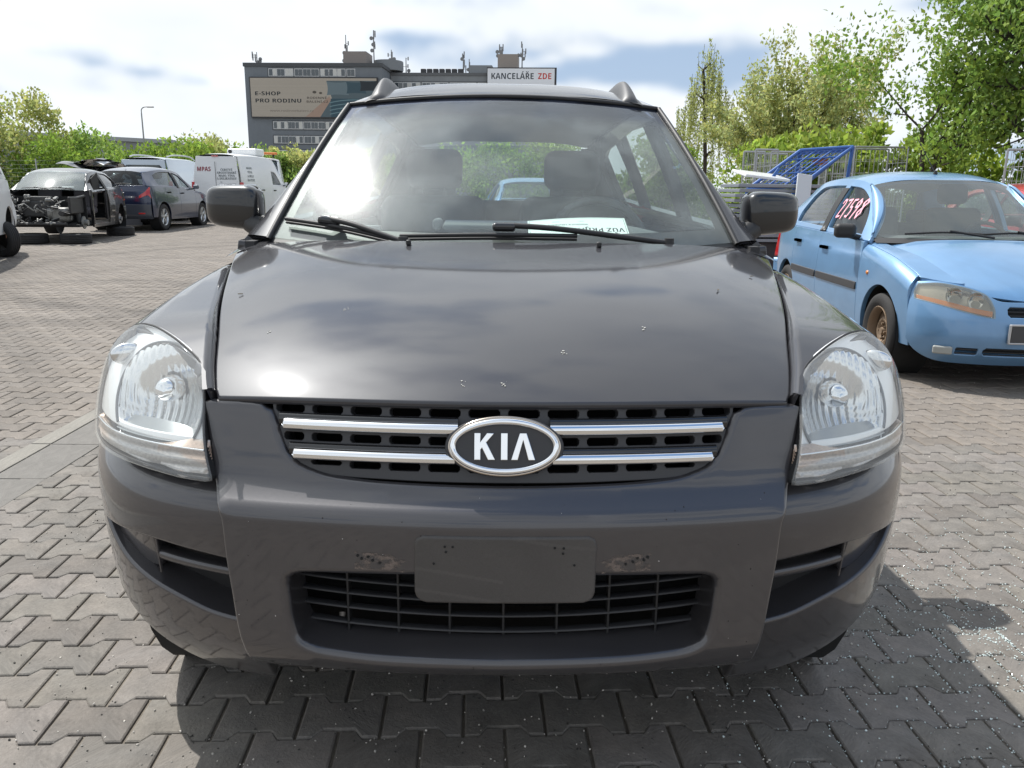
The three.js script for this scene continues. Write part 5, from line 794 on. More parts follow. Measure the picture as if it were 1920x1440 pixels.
{ // stripped black hatchback: no bumper, bonnet, lamps, wheels or driver's door
  const car = thing('stripped_car', 'stripped black hatchback without wheels, bonnet or front door, engine bay exposed', 'car', [-9.66, 0.10 + rise(-17), -16.4], 0.19), c = hatchSpec(phys(lin(0.014, 0.014, 0.016), 0.3, 0.2, { clearcoat: 1 }));
  c.missingDoor = [0, 1]; c.openFront = true; c.nose.bare = c.nose.noHood = true; c.fender = null; c.wsGlass = phys(lin(0.7, 0.8, 0.78), 0.06, 0, { transmission: 0.85, thickness: 0 });
  shell(car, c); tail(car, c); wipers(car, c);
  for (const x of [-0.37, 0.37]) seat(car, x, 0.45, -2.05, std(lin(0.10, 0.09, 0.10), 0.95));
  const eng = sub('engine_bay', car), dark = std(lin(0.05, 0.05, 0.05), 0.7), al = std(lin(0.22, 0.22, 0.21), 0.55, 0.4);
  part('engine_block', [at(rbox(0.55, 0.34, 0.40, 0.04), -0.1, 0.60, -0.86), at(rbox(0.46, 0.10, 0.34, 0.03), -0.1, 0.80, -0.84)], dark, eng);
  part('gearbox', [at(rbox(0.34, 0.30, 0.34, 0.08), 0.36, 0.48, -0.72), at(cyl(0.13, 0.16, 0.22, 16), 0.22, 0.5, -0.72, 0, 0, Math.PI / 2)], al, eng);
  part('chassis_leg', [rod([0.52, 0.52, -0.15], [0.50, 0.50, -1.0], 0.055), rod([-0.52, 0.52, -0.15], [-0.50, 0.50, -1.0], 0.055), rod([-0.62, 0.78, -0.30], [-0.70, 0.86, -1.1], 0.03), rod([0.62, 0.78, -0.30], [0.70, 0.86, -1.1], 0.03), rod([-0.55, 0.30, -0.35], [0.55, 0.30, -0.35], 0.035)], Mt.black, eng);
  const misc = []; for (let i = 0; i < 90; i++) { const x = rr(-0.6, 0.6), y = rr(0.3, 0.86), z = rr(-0.75, -0.22); misc.push(rnd() < 0.5 ? at(rbox(rr(0.03, 0.12), rr(0.03, 0.1), rr(0.03, 0.1), 0.02), x, y, z, rr(0, 3), rr(0, 3)) : rod([x, y, z], [x + rr(-0.2, 0.2), y + rr(-0.15, 0.15), z + rr(-0.15, 0.15)], rr(0.008, 0.02))); }
  part('engine_fittings', misc.filter((_, i) => i % 2), al, eng); part('hoses', misc.filter((_, i) => !(i % 2)), Mt.black, eng);
  part('strut', [rod([0.66, 0.32, -0.80], [0.60, 0.80, -0.85], 0.045), rod([0.62, 0.30, -0.75], [0.35, 0.28, -0.8], 0.02)], dark, eng); part('strut', [rod([-0.66, 0.32, -0.80], [-0.60, 0.80, -0.85], 0.045)], dark, eng);
  for (const s of [-1, 1]) { part('brake_disc', [at(cyl(0.13, 0.13, 0.025, 24), s * 0.74, 0.32, -0.80, 0, 0, Math.PI / 2), at(cyl(0.06, 0.06, 0.09, 16), s * 0.78, 0.32, -0.80, 0, 0, Math.PI / 2)], al, car); part('brake_drum', [at(cyl(0.12, 0.12, 0.06, 24), s * 0.76, 0.32, -3.34, 0, 0, Math.PI / 2), at(cyl(0.05, 0.05, 0.10, 14), s * 0.78, 0.32, -3.34, 0, 0, Math.PI / 2)], Mt.steel, car); }
  part('door_opening', [at(box(0.05, 0.10, 1.0), 0.80, 0.30, -1.79), at(rbox(0.07, 0.72, 0.09, 0.03), 0.79, 0.64, -1.27), at(rbox(0.07, 0.70, 0.09, 0.03), 0.80, 0.64, -2.31)], c.paint, car);
  part('hanging_trim', at(rbox(0.03, 0.42, 0.5, 0.01), 0.70, 1.1, -1.95, 0.3), std(lin(0.03, 0.03, 0.03), 0.9), car);
  part('inner_wing', at(rbox(0.05, 0.34, 0.95, 0.02), -0.66, 0.68, -0.72), Mt.black, eng); part('inner_wing', at(rbox(0.05, 0.34, 0.95, 0.02), 0.66, 0.68, -0.72), Mt.black, eng);
  const gy = rise(-17); flatTyre(-9.15, -17.05, gy, 'loose tyre lying flat under the front of the stripped car'); flatTyre(-9.95, -16.85, gy, 'loose tyre lying flat under the engine bay of the stripped car', 0.4); flatTyre(-9.45, -19.65, rise(-19.6), 'loose tyre lying flat under the rear of the stripped car', 0.8);
}
{ // dark blue crossover seen from behind
  const P = phys(lin(0.008, 0.018, 0.055), 0.3, 0.3, { clearcoat: 1, clearcoatRoughness: 0.04 });
  const car = thing('parked_crossover', 'dark blue crossover seen from behind with red arrow shaped tail lamp', 'car', [-10.1, rise(-23), -25.3], Math.PI - 0.01), c = hatchSpec(P);
  Object.assign(c, { L: 4.36, R: 0.335, w: sp2([[-4.36, 0.80], [-3.9, 0.89], [-2.4, 0.915], [-1.2, 0.90], [-0.7, 0.89], [-0.3, 0.82]]), belt: sp2([[-4.36, 1.13], [-2.4, 1.08], [-1.2, 1.04], [-0.3, 0.92]]), roofX: sp2([[-4.1, 0.54], [-3.3, 0.62], [-2.3, 0.63], [-1.6, 0.61]]), roofY: sp2([[-4.1, 1.42], [-3.5, 1.51], [-2.7, 1.555], [-2.3, 1.54], [-1.9, 1.47], [-1.6, 1.35]]), top: sp2([[-4.1, 1.48], [-3.5, 1.58], [-2.7, 1.63], [-2.3, 1.62], [-1.9, 1.55], [-1.6, 1.42]]),
    sill: 0.34, arch: [[-0.9, 0.35, 0.385], [-3.52, 0.35, 0.385]], doors: [-1.4, -2.48, -3.3], rearZ: -4.12, fender: -0.45, fYs: sp2([[-1.4, 0.93], [-0.9, 0.90], [-0.4, 0.82]]), hoodX: sp2([[-1.4, 0.76], [-0.7, 0.68], [-0.3, 0.6]]),
    gh: outline(0.04, [[-1.3, 1.045], [-1.6, 1.27], [-1.9, 1.44], [-2.3, 1.54], [-2.7, 1.555], [-3.4, 1.52], [-3.9, 1.45]], [[-3.9, 1.45], [-4.1, 1.28], [-4.2, 1.13]], [[-4.2, 1.13], [-2.4, 1.083], [-1.3, 1.045]]),
    win: [outline(0.04, [[-1.6, 1.10], [-1.8, 1.29], [-2.05, 1.42], [-2.42, 1.50]], [[-2.42, 1.50], [-2.42, 1.115]], [[-2.42, 1.115], [-1.6, 1.10]]), outline(0.04, [[-2.53, 1.51], [-3.0, 1.50], [-3.4, 1.46], [-3.62, 1.40]], [[-3.62, 1.40], [-3.66, 1.25], [-3.6, 1.16]], [[-3.6, 1.16], [-2.53, 1.12]])], pillarB: [[-2.41, -2.54]],
    roof: [a => -1.80 - 0.08 * a * a, a => -4.0 + 0.06 * a * a], ws: [a => V3(0.73 * a, 1.08, -1.05 - 0.2 * a * a), a => V3(0.595 * a, 1.515 - 0.04 * a * a, -1.79 - 0.085 * a * a)], rg: [a => V3(0.66 * a, 1.14, -4.25 + 0.08 * a * a), a => V3(0.54 * a, 1.495 - 0.03 * a * a, -4.01 + 0.06 * a * a)], rgGlass: Mt.glassTint });
  c.nose.py = c.nose.py.map(([y, z]) => [y * 1.13, z]); c.nose.lamp = c.nose.lamp.map(p => [p[0] * 1.05, p[1] * 1.13]); c.nose.out = c.nose.out.map(s => s.map(p => [p[0] * 1.06, p[1] * 1.13])); c.nose.mid = c.nose.mid.map(h => h.map(p => [p[0], p[1] * 1.13])); c.nose.bowls = []; c.nose.edgeY = 0.78;
  c.tail = { xw: 0.9, py: [[0.2, 0.10], [0.4, 0.02], [0.7, 0], [1.0, 0.04], [1.14, 0.10]], gate: outline(0.04, [[-0.86, 0.64], [0.86, 0.64]], [[0.86, 0.64], [0.85, 1.0], [0.80, 1.13]], [[0.80, 1.13], [-0.80, 1.13]], [[-0.80, 1.13], [-0.85, 1.0], [-0.86, 0.64]]), bumper: outline(0.04, [[-0.87, 0.30], [0.87, 0.30]], [[0.87, 0.30], [0.87, 0.66]], [[0.87, 0.66], [-0.87, 0.66]], [[-0.87, 0.66], [-0.87, 0.30]]), bumperMat: phys(lin(0.06, 0.07, 0.09), 0.4, 0.2, { clearcoat: 0.6 }), lamp: outline(0.02, [[0.60, 0.82], [0.74, 0.88], [0.80, 0.90], [0.87, 0.82]], [[0.87, 0.82], [0.84, 0.95], [0.835, 1.08], [0.82, 1.10]], [[0.82, 1.10], [0.74, 0.98], [0.60, 0.88]], [[0.60, 0.88], [0.60, 0.82]]),
    extra: T => { for (const s of [-1, 1]) part('reflector', at(rbox(0.16, 0.035, 0.02, 0.008), s * 0.66, 0.44, T(0.66, 0.44).z - 0.05, 0, -s * 0.25), Mt.redLamp, car); part('rear_wiper', tube([[0, 1.16, -4.33], [-0.2, 1.18, -4.31], [-0.42, 1.17, -4.28]], 0.012, 6, 10), Mt.black, car); part('tailgate_trim', at(rbox(0.5, 0.03, 0.03, 0.01), 0, 0.95, T(0, 0.95).z - 0.012), Mt.chrome, car); } };
  shell(car, c); nose(car, c); tail(car, c); wheels(car, c, 'alloy'); mirrors(car, c, -1.5, 1.12, P);
  part('window_trim', [tube([[c.sx(-1.5, 1.085), 1.085, -1.5], [c.sx(-2.5, 1.10), 1.10, -2.5], [c.sx(-3.6, 1.14), 1.14, -3.6]], 0.008, 6, 24)], Mt.chrome, car); part('aerial', rod([0, 1.60, -3.6], [0.05, 1.82, -3.85], 0.008, 0.004), Mt.black, car);
}
const vanSpec = (p, H = 1.9) => { const k = H / 1.9; return {
  L: 4.4, sp: 0.08, R: 0.32, paint: p, w: sp2([[-4.4, 0.86], [-4.1, 0.90], [-2.4, 0.91], [-1.2, 0.90], [-0.7, 0.88], [-0.3, 0.80]]), barrel: 0.03, ymid: 0.65, belt: sp2([[-4.4, 1.14], [-1.2, 1.10], [-0.3, 0.95]]), roofX: sp2([[-4.4, 0.70], [-2, 0.72], [-1.4, 0.66]]), roofY: sp2([[-4.4, 1.80 * k], [-3.8, 1.83 * k], [-2.4, 1.83 * k], [-1.9, 1.80 * k], [-1.4, 1.62 * k]]), top: sp2([[-4.4, 1.86 * k], [-3.8, 1.9 * k], [-2.4, 1.9 * k], [-1.9, 1.87 * k], [-1.4, 1.68 * k]]),
  sill: 0.32, arch: [[-0.9, 0.33, 0.37], [-3.6, 0.33, 0.37]], doors: [-1.3, -2.3, -3.15], rearZ: -4.28, fender: -0.42, fYs: sp2([[-1.4, 0.98], [-0.9, 0.94], [-0.4, 0.85]]), fR: 0.11, hoodX: sp2([[-1.3, 0.76], [-0.7, 0.68], [-0.3, 0.6]]),
  gh: outline(0.05, [[-1.15, 1.10], [-1.4, 1.38], [-1.65, 1.62 * k], [-1.95, 1.78 * k], [-2.6, 1.83 * k], [-3.8, 1.83 * k], [-4.25, 1.80 * k]], [[-4.25, 1.80 * k], [-4.29, 1.14]], [[-4.29, 1.14], [-1.15, 1.10]]),
  win: [outline(0.05, [[-1.5, 1.16], [-1.66, 1.36], [-1.9, 1.57], [-2.2, 1.62]], [[-2.2, 1.62], [-2.2, 1.17]], [[-2.2, 1.17], [-1.5, 1.16]])], roof: [a => -1.72 - 0.08 * a * a, a => -4.33 + 0.03 * a * a], cowl: 1.08, fireZ: -1.0, noseZ: -0.4, pilZ: 0.09,
  ws: [a => V3(0.73 * a, 1.10, -0.9 - 0.2 * a * a), a => V3(0.645 * a, 1.80 * k - 0.04 * a * a, -1.71 - 0.085 * a * a)], glass: Mt.glassTint,
  nose: { py: [[0.15, -0.10], [0.35, -0.01], [0.55, 0], [0.72, -0.05], [0.85, -0.14], [0.95, -0.26]], a2: 0.16, a8: 0.6, out: [[[0, 0.24], [0.5, 0.24], [0.78, 0.30]], [[0.78, 0.30], [0.83, 0.45], [0.83, 0.65], [0.80, 0.86]], [[0.80, 0.86], [0.6, 0.88], [0.3, 0.84], [0, 0.83]]], lamp: outline(0.03, [[0.45, 0.68], [0.52, 0.80], [0.76, 0.86]], [[0.76, 0.86], [0.81, 0.72]], [[0.81, 0.72], [0.65, 0.66], [0.45, 0.68]]), bowls: [[0.62, 0.74, 0.05]], mid: [rect(-0.36, 0.58, 0.36, 0.72, 0.03), rect(-0.5, 0.30, 0.5, 0.40, 0.03)], edgeY: 0.835, edgeDrop: -0.03, hood: [[0, 0], [0.02, 0.02], [0.1, 0.08], [0.3, 0.17], [0.6, 0.235], [1.0, 0.28]], crown: 0.05, cowlZ: -0.88 },
  tail: { xw: 0.92, a2: 0.03, py: [[0.3, 0.04], [0.6, 0], [1.2, 0.01], [1.85, 0.05]], gate: outline(0.05, [[-0.76, 0.58], [0.76, 0.58]], [[0.76, 0.58], [0.76, 1.15], [0.68, 1.80 * k]], [[0.68, 1.80 * k], [-0.68, 1.80 * k]], [[-0.68, 1.80 * k], [-0.76, 1.15], [-0.76, 0.58]]), bumper: outline(0.05, [[-0.88, 0.32], [0.88, 0.32]], [[0.88, 0.32], [0.88, 0.57]], [[0.88, 0.57], [-0.88, 0.57]], [[-0.88, 0.57], [-0.88, 0.32]]), bumperMat: Mt.trim, lamp: outline(0.03, [[0.78, 0.82], [0.90, 0.82]], [[0.90, 0.82], [0.88, 1.22]], [[0.88, 1.22], [0.79, 1.22]], [[0.79, 1.22], [0.78, 0.82]]) },
}; };
{ // white delivery van with lettering and a cooling unit on its roof
  const H = 2.12, car = thing('delivery_van', 'white delivery van with red MPAS lettering and a cooling unit on its roof', 'van', [-8.75, rise(-28), -30.6], Math.PI - 0.16), c = vanSpec(Mt.white, H);
  c.tail.extra = T => {
    const t = canvasTex(1024, 512, (x, w, h) => { x.clearRect(0, 0, w, h); x.fillStyle = '#8c1f33'; x.font = 'bold 130px sans-serif'; x.fillText('MPAS', 50, 140); x.fillStyle = '#3c4a4f'; x.font = 'bold 62px serif'; x.textAlign = 'center'; ['ČERSTVÉ', 'ARGENTINSKÉ', 'MASO, VÍNA', 'A DELIKATESY'].forEach((s, i) => x.fillText(s, 770, 130 + i * 62)); x.font = '40px serif'; x.fillText('na', 640, 380); x.fillStyle = '#ffffff'; x.fillRect(590, 400, 380, 90); x.strokeStyle = '#3c4a4f'; x.lineWidth = 4; x.strokeRect(590, 400, 380, 90); x.fillStyle = '#20282b'; x.font = 'bold 78px serif'; x.fillText('-LIKE', 790, 472); });
    part('door_lettering', grid(10, 6, (u, v) => { const x = lerp(0.72, -0.72, u), y = lerp(1.02, 1.76, v); return T(x, y).add(V3(0, 0, -0.008)); }), std(0xffffff, 0.5, 0, { map: t, transparent: true }), car);
    part('door_seam', at(rbox(0.012, 1.3, 0.012, 0.003, 1), 0, 1.2, T(0, 1.2).z - 0.002), Mt.trim, car); part('door_handle', at(rbox(0.16, 0.04, 0.04, 0.012), -0.12, 1.0, T(0, 1).z - 0.02), Mt.black, car); part('high_brake_lamp', at(rbox(0.22, 0.03, 0.02, 0.006), 0, 2.02, T(0, 1.85).z - 0.02), Mt.redLamp, car);
  };
  shell(car, c); nose(car, c); tail(car, c); wheels(car, c, 'cover'); mirrors(car, c, -1.35, 1.2, Mt.black);
  const t2 = canvasTex(256, 256, (x, w, h) => { x.clearRect(0, 0, w, h); x.fillStyle = '#48565a'; x.font = 'bold 44px serif'; x.textAlign = 'center'; ['MASO', 'VÍNA', 'A DELI', 'KATESY'].forEach((s, i) => x.fillText(s, 128, 50 + i * 56)); });
  part('side_lettering', grid(4, 4, (u, v) => { const z = lerp(-4.05, -3.35, u), y = lerp(1.18, 1.75, v); return V3(-(c.sx(z, y) + 0.006), y, z); }, { flip: true }), std(0xffffff, 0.5, 0, { map: t2, transparent: true }), car);
  part('cooling_unit', [at(rbox(1.05, 0.24, 0.62, 0.06, 3), 0, H + 0.10, -2.3), at(cyl(0.08, 0.08, 0.02, 16), 0.42, H + 0.12, -2.615, Math.PI / 2)], Mt.white, car); part('cooling_fan', at(cyl(0.065, 0.065, 0.02, 16), 0.40, H + 0.12, -2.62, Math.PI / 2), Mt.black, car);
}
{ // pale silver van between the crossover and the delivery van
  const car = thing('parked_van', 'pale silver passenger van with dark rear window behind the crossover', 'van', [-11.5, rise(-28), -30.5], Math.PI - 0.04), c = vanSpec(phys(lin(0.46, 0.52, 0.58), 0.35, 0.4, { clearcoat: 1 }), 1.98);
  c.tail.gateHole = rect(-0.60, 1.28, 0.60, 1.72, 0.07); c.tail.extra = () => { for (const s of [-1, 1]) part('roof_rail', tube([[s * 0.6, 1.95, -1.9], [s * 0.62, 2.03, -2.2], [s * 0.62, 2.04, -3.6], [s * 0.6, 1.97, -4.0]], 0.022, 8, 20), Mt.alloy, car); };
  shell(car, c); nose(car, c); tail(car, c); wheels(car, c, 'alloy');
}
{ // white van at the left edge, front wheel missing, brake disc bare
  const car = thing('wrecked_van', 'white panel van cut by the left edge, its wheel missing and rusty brake disc bare', 'van', [-9.98, 0.14 + rise(-14), -15.0], Math.PI + 0.325), c = vanSpec(Mt.white, 2.35); c.R = 0.3;
  Object.assign(c, { belt: sp2([[-4.4, 1.22], [-0.8, 1.16], [-0.3, 1.0]]), doors: [-0.62, -1.75, -2.8], arch: [[-0.95, 0.33, 0.38], [-3.6, 0.33, 0.38]], fireZ: -0.5, roofY: sp2([[-4.4, 2.26], [-2.4, 2.28], [-1.5, 2.24], [-0.9, 2.0]]), top: sp2([[-4.4, 2.33], [-2.4, 2.35], [-1.5, 2.31], [-0.9, 2.06]]), roof: [a => -1.18 - 0.08 * a * a, a => -4.33 + 0.03 * a * a], fYs: sp2([[-0.8, 1.02], [-0.3, 0.92]]), hoodX: sp2([[-0.8, 0.74], [-0.3, 0.62]]),
    gh: outline(0.05, [[-0.58, 1.17], [-0.85, 1.55], [-1.1, 1.92], [-1.4, 2.18], [-2.2, 2.28], [-4.25, 2.25]], [[-4.25, 2.25], [-4.29, 1.22]], [[-4.29, 1.22], [-0.58, 1.17]]), win: [outline(0.05, [[-0.82, 1.23], [-1.0, 1.55], [-1.25, 1.86], [-1.65, 1.95]], [[-1.65, 1.95], [-1.65, 1.25]], [[-1.65, 1.25], [-0.82, 1.23]])],
    ws: [a => V3(0.76 * a, 1.17, -0.42 - 0.16 * a * a), a => V3(0.66 * a, 2.22 - 0.05 * a * a, -1.17 - 0.085 * a * a)] }); c.nose.hood = [[0, 0], [0.02, 0.03], [0.1, 0.14], [0.25, 0.27], [0.5, 0.36]]; c.nose.cowlZ = -0.42;
  shell(car, c); nose(car, c); tail(car, c); wheels(car, c, 'cover', [0, 1, 2]);
  part('brake_disc', [at(cyl(0.15, 0.15, 0.03, 28), -0.76, 0.28, -0.95, 0, 0, Math.PI / 2), at(cyl(0.07, 0.08, 0.12, 18), -0.80, 0.28, -0.95, 0, 0, Math.PI / 2)], Mt.rust, car);
  part('front_crossmember', [at(rbox(1.3, 0.16, 0.1, 0.03), 0, 0.62, -0.22), at(rbox(1.2, 0.1, 0.1, 0.03), 0, 0.36, -0.3)], Mt.trim, car);
  const gy = rise(-13.6); for (const [x, z, y, r] of [[-8.75, -14.0, 0, 1.2], [-8.95, -13.55, 0, 0.7]]) { const o = part('loose_tyre', tyreGeo(0.30, 0.19, 0.2), Mt.rubber, scene); tag(o, x > -8.8 ? 'loose tyre standing upright beside the white van brake disc' : 'loose tyre standing nearest the camera at the left edge', 'tyre', 'loose tyres on the paving'); o.position.set(x, 0.30 + gy, z); o.rotation.y = r; }
  part('axle_stand', [at(rbox(0.5, 0.14, 0.5, 0.02), -0.3, 0.05, -0.95)], std(lin(0.12, 0.1, 0.08), 0.9), car);
}
{ // light sedan roof further back on the left
  const car = thing('parked_car', 'silver white car of which only the roof and window show behind the stripped car', 'car', [-14.6, rise(-21), -20.5], Math.PI / 2 + 0.25), c = hatchSpec(phys(lin(0.6, 0.63, 0.66), 0.35, 0.2, { clearcoat: 1 }));
  c.glass = Mt.glassSide; shell(car, c); nose(car, c); tail(car, c); wheels(car, c, 'cover'); car.scale.setScalar(1.22);
}
{ // red car beyond the blue one
  const car = thing('parked_car', 'red car at the right edge beyond the light blue car', 'car', [6.55, 0, -7.9], -0.06), c = hatchSpec(phys(lin(0.42, 0.035, 0.045), 0.35, 0.1, { clearcoat: 1 }));
  c.glass = Mt.glassSide; shell(car, c); nose(car, c); tail(car, c); wheels(car, c, 'cover'); mirrors(car, c, -1.45, 1.02, Mt.black);
}
{ // blue car parked behind the SUV, seen through its rear window
  const car = thing('parked_car', 'blue car parked behind the SUV, glimpsed through its rear window', 'car', [0.55, rise(-15), -14.0], 0.1), c = hatchSpec(phys(lin(0.10, 0.24, 0.46), 0.35, 0.2, { clearcoat: 1 }));
  c.glass = Mt.glassSide; shell(car, c); nose(car, c); tail(car, c); wheels(car, c, 'cover');
}
{ // recovery truck with an orange light bar
  const car = thing('recovery_truck', 'white recovery truck cab with orange beacon bar behind the dark windshield pillar', 'truck', [-10.3, rise(-35), -33.6], 0.25), c = vanSpec(Mt.white, 2.25); c.glass = Mt.glassSide;
  shell(car, c); nose(car, c); tail(car, c); wheels(car, c, 'cover'); part('beacon_bar', [at(rbox(1.35, 0.10, 0.22, 0.04, 3), 0, 2.42, -2.0)], Mt.orange, car); part('beacon_feet', [at(box(0.08, 0.12, 0.1), -0.5, 2.33, -2.0), at(box(0.08, 0.12, 0.1), 0.5, 2.33, -2.0)], Mt.black, car);
}
{ // heap of stripped body panels
  const h = thing('panel_heap', 'heap of white and black car body panels piled behind the stripped car', 'scrap heap', [-12.3, rise(-24) - 0.08, -24.4], 0.2), wm = phys(lin(0.62, 0.64, 0.66), 0.4, 0, { clearcoat: 0.6 }), bm = Mt.glossBlack;
  part('pallet', [at(box(2.6, 0.14, 1.3), 0, 0.09, 0), at(box(2.5, 1.1, 1.2), 0, 0.70, 0)], std(lin(0.10, 0.10, 0.11), 0.8), h);
  for (let i = 0; i < 15; i++) { const w = rr(0.6, 1.1), l = rr(0.5, 0.8), b = rr(0.04, 0.14), g = thick(grid(12, 8, (u, v) => { const a = u * 2 - 1; return V3(a * w / 2, b * (1 - a * a) + 0.06 * Math.sin(v * 3) + 0.03 * noise3(u * 4, v * 4, i), (v - 0.5) * l); }, { flip: true }), 0.012); part(i ? 'body_panel_' + String(i).padStart(3, '0') : 'body_panel', at(g, rr(-0.6, 0.6), 1.12 + i * 0.05, rr(-0.3, 0.3), rr(-0.25, 0.25), rr(-1, 1), rr(-0.3, 0.3)), i % 3 === 1 ? wm : bm, h); }
}

// ---------------------------------------------------------------- buildings beyond the yard
const flatUV = (g, k = 1) => { const p = g.attributes.position, n = g.attributes.normal, u = g.attributes.uv; for (let i = 0; i < p.count; i++) { const ax = Math.abs(n.getX(i)), ay = Math.abs(n.getY(i)); u.setXY(i, (ax > 0.7 ? p.getZ(i) : p.getX(i)) * k, (ay > 0.7 ? p.getZ(i) : p.getY(i)) * k); } return g; };
const wallT = tex(256, 256, (u, v) => { const n = tnoise(u, v, 6, 5, 12), s = tnoise(u, v * 0.25, 20, 3, 14); return 0.86 + 0.22 * (n - 0.5) + 0.12 * (s - 0.5); });
{ // office block with two billboards; front face turned slightly, a long wing behind
  const b = thing('office_building', 'grey slab office block with ribbon windows, rooftop masts and two large billboards', 'building', [-34.6, 0, -109], -0.06);
  const wm = std(lin(0.185, 0.205, 0.225), 0.8, 0, { map: rep(wallT, 0.12) }), wm2 = std(lin(0.25, 0.265, 0.275), 0.8, 0, { map: rep(wallT, 0.12) }), frameM = std(lin(0.55, 0.56, 0.56), 0.6), glassM = phys(lin(0.03, 0.045, 0.055), 0.08, 0.0, { clearcoat: 1 }), blind = std(lin(0.55, 0.55, 0.52), 0.8);
  part('wall', [flatUV(at(box(20, 18.6, 14), 10, 9.3, -7))], wm, b);
  part('roof_edge', [at(box(20.3, 0.5, 14.3), 10, 18.8, -7)], std(lin(0.07, 0.075, 0.08), 0.7), b);
  const wing = part('wing_wall', [flatUV(at(box(24.5, 18.2, 12), 32.3, 9.1, -12))], wm2, b);
  part('wing_roof_edge', at(box(24.8, 0.4, 12.2), 32.3, 18.4, -12), std(lin(0.12, 0.125, 0.13), 0.7), b);
  part('sign_tower', flatUV(at(box(9.8, 19.0, 6), 39.6, 9.5, -8.6)), wm2, b);
  // ribbon windows
  const row = (x0, y, n, w, gap, z, grp) => { let x = x0; for (let i = 0; i < n; i++) { const o = part('window', [at(box(w + 0.16, 1.08, 0.10), x + w / 2, y, z + 0.02)], frameM, b); part('pane', at(box(w * 0.46, 0.88, 0.06), x + w * 0.25, y, z + 0.06), (hash3(i, y * 7 | 0, 3) < 0.35) ? blind : glassM, o); part('pane', at(box(w * 0.46, 0.88, 0.06), x + w * 0.75, y, z + 0.06), (hash3(i, y * 7 | 0, 4) < 0.35) ? blind : glassM, o); x += w + (i % grp === grp - 1 ? gap * 3 : gap); } };
  row(3.6, 17.75, 10, 1.1, 0.10, 0, 3); for (const y of [10.5, 8.5, 6.5]) row(3.9, y, 11, 1.0, 0.08, 0, 4);
  row(20.6, 16.7, 11, 1.2, 0.12, -6, 3);
  for (const [x, y, w, z] of [[3.4, 17.75, 12.6, 0], [3.7, 10.5, 12.6, 0], [3.7, 8.5, 12.6, 0], [3.7, 6.5, 12.6, 0]]) part('window_band', at(box(w, 1.3, 0.05), x + w / 2, y, 0.03), std(lin(0.05, 0.055, 0.06), 0.6), b);
  part('window_band', at(box(15.2, 1.4, 0.05), 28.0, 16.7, -5.96), std(lin(0.10, 0.11, 0.115), 0.6), b);
  // billboards
  const t1 = canvasTex(1024, 460, (x, w, h) => { x.fillStyle = '#a89f92'; x.fillRect(0, 0, w, h); for (let i = 0; i < 90; i++) { x.fillStyle = `rgba(${150 + 50 * hash3(i, 1, 1) | 0},${142 + 44 * hash3(i, 1, 1) | 0},${130 + 40 * hash3(i, 1, 1) | 0},0.18)`; x.fillRect(0, i * 5.2, w, 3); } x.fillStyle = '#a48b7b'; x.beginPath(); x.moveTo(440, 460); x.lineTo(640, 210); x.lineTo(660, 300); x.lineTo(560, 460); x.fill(); x.fillStyle = '#566469'; x.beginPath(); x.moveTo(560, 460); x.lineTo(660, 240); x.lineTo(620, 30); x.lineTo(1024, 30); x.lineTo(1024, 460); x.fill(); const pil = (cx, cy, rx, ry, c) => { x.fillStyle = c; x.beginPath(); x.moveTo(cx - rx, cy - ry); x.quadraticCurveTo(cx, cy - ry * 0.7, cx + rx, cy - ry); x.quadraticCurveTo(cx + rx * 0.8, cy, cx + rx, cy + ry); x.quadraticCurveTo(cx, cy + ry * 0.8, cx - rx, cy + ry); x.quadraticCurveTo(cx - rx * 0.8, cy, cx - rx, cy - ry); x.fill(); }; pil(710, 120, 90, 80, '#69787d'); pil(860, 110, 80, 70, '#3d525b'); pil(960, 90, 70, 60, '#2c3338'); x.fillStyle = '#38505a'; x.fillRect(650, 240, 374, 220); x.strokeStyle = '#6f8a90'; x.lineWidth = 10; for (let i = 0; i < 4; i++) { x.beginPath(); x.moveTo(640, 290 + i * 45); x.quadraticCurveTo(800, 230 + i * 45, 1024, 270 + i * 40); x.stroke(); } x.fillStyle = '#20262b'; x.font = 'bold 62px sans-serif'; x.fillText('E-SHOP', 30, 205); x.fillText('PRO RODINU', 30, 290); x.fillStyle = '#565048'; x.font = 'bold 36px sans-serif'; x.fillText('RODINNÉ', 455, 245); x.fillText('BALENÍ.CZ', 450, 290); x.beginPath(); x.arc(520, 165, 16, 0, 7); x.arc(570, 175, 13, 0, 7); x.fill(); x.fillStyle = '#6c645a'; x.font = '36px sans-serif'; x.fillText('www.rodinnebaleni.cz', 150, 400); });
  const board = (nm, g, m, lab) => { part(nm, g, m, b).userData.label = lab; };
  const bp = new THREE.PlaneGeometry(18.4, 5.3); bp.translate(10.1, 14.3, 0.42); part('billboard_frame', at(box(18.7, 5.6, 0.35), 10.1, 14.3, 0.2), Mt.trim, b); board('billboard', bp, std(0xffffff, 0.75, 0, { map: t1 }), 'beige billboard reading E-SHOP PRO RODINU with grey bedding');
  const t2 = canvasTex(1024, 420, (x, w, h) => { x.fillStyle = '#e3e6ea'; x.fillRect(0, 0, w, h); x.font = 'bold 118px sans-serif'; x.fillStyle = '#343b42'; x.fillText('KANCELÁŘE', 48, 150); x.fillStyle = '#c0392f'; x.fillText('ZDE', 770, 150); x.fillStyle = '#343b42'; x.font = 'bold 100px sans-serif'; x.fillText('námi či pronájem', 60, 330); });
  const sp = new THREE.PlaneGeometry(9.9, 4.1); sp.translate(39.6, 17.1, -5.35); part('billboard_frame', at(box(10.3, 4.4, 0.3), 39.7, 17.1, -5.52), Mt.trim, b); board('billboard', sp, std(0xffffff, 0.7, 0, { map: t2 }), 'white billboard reading KANCELÁŘE ZDE');
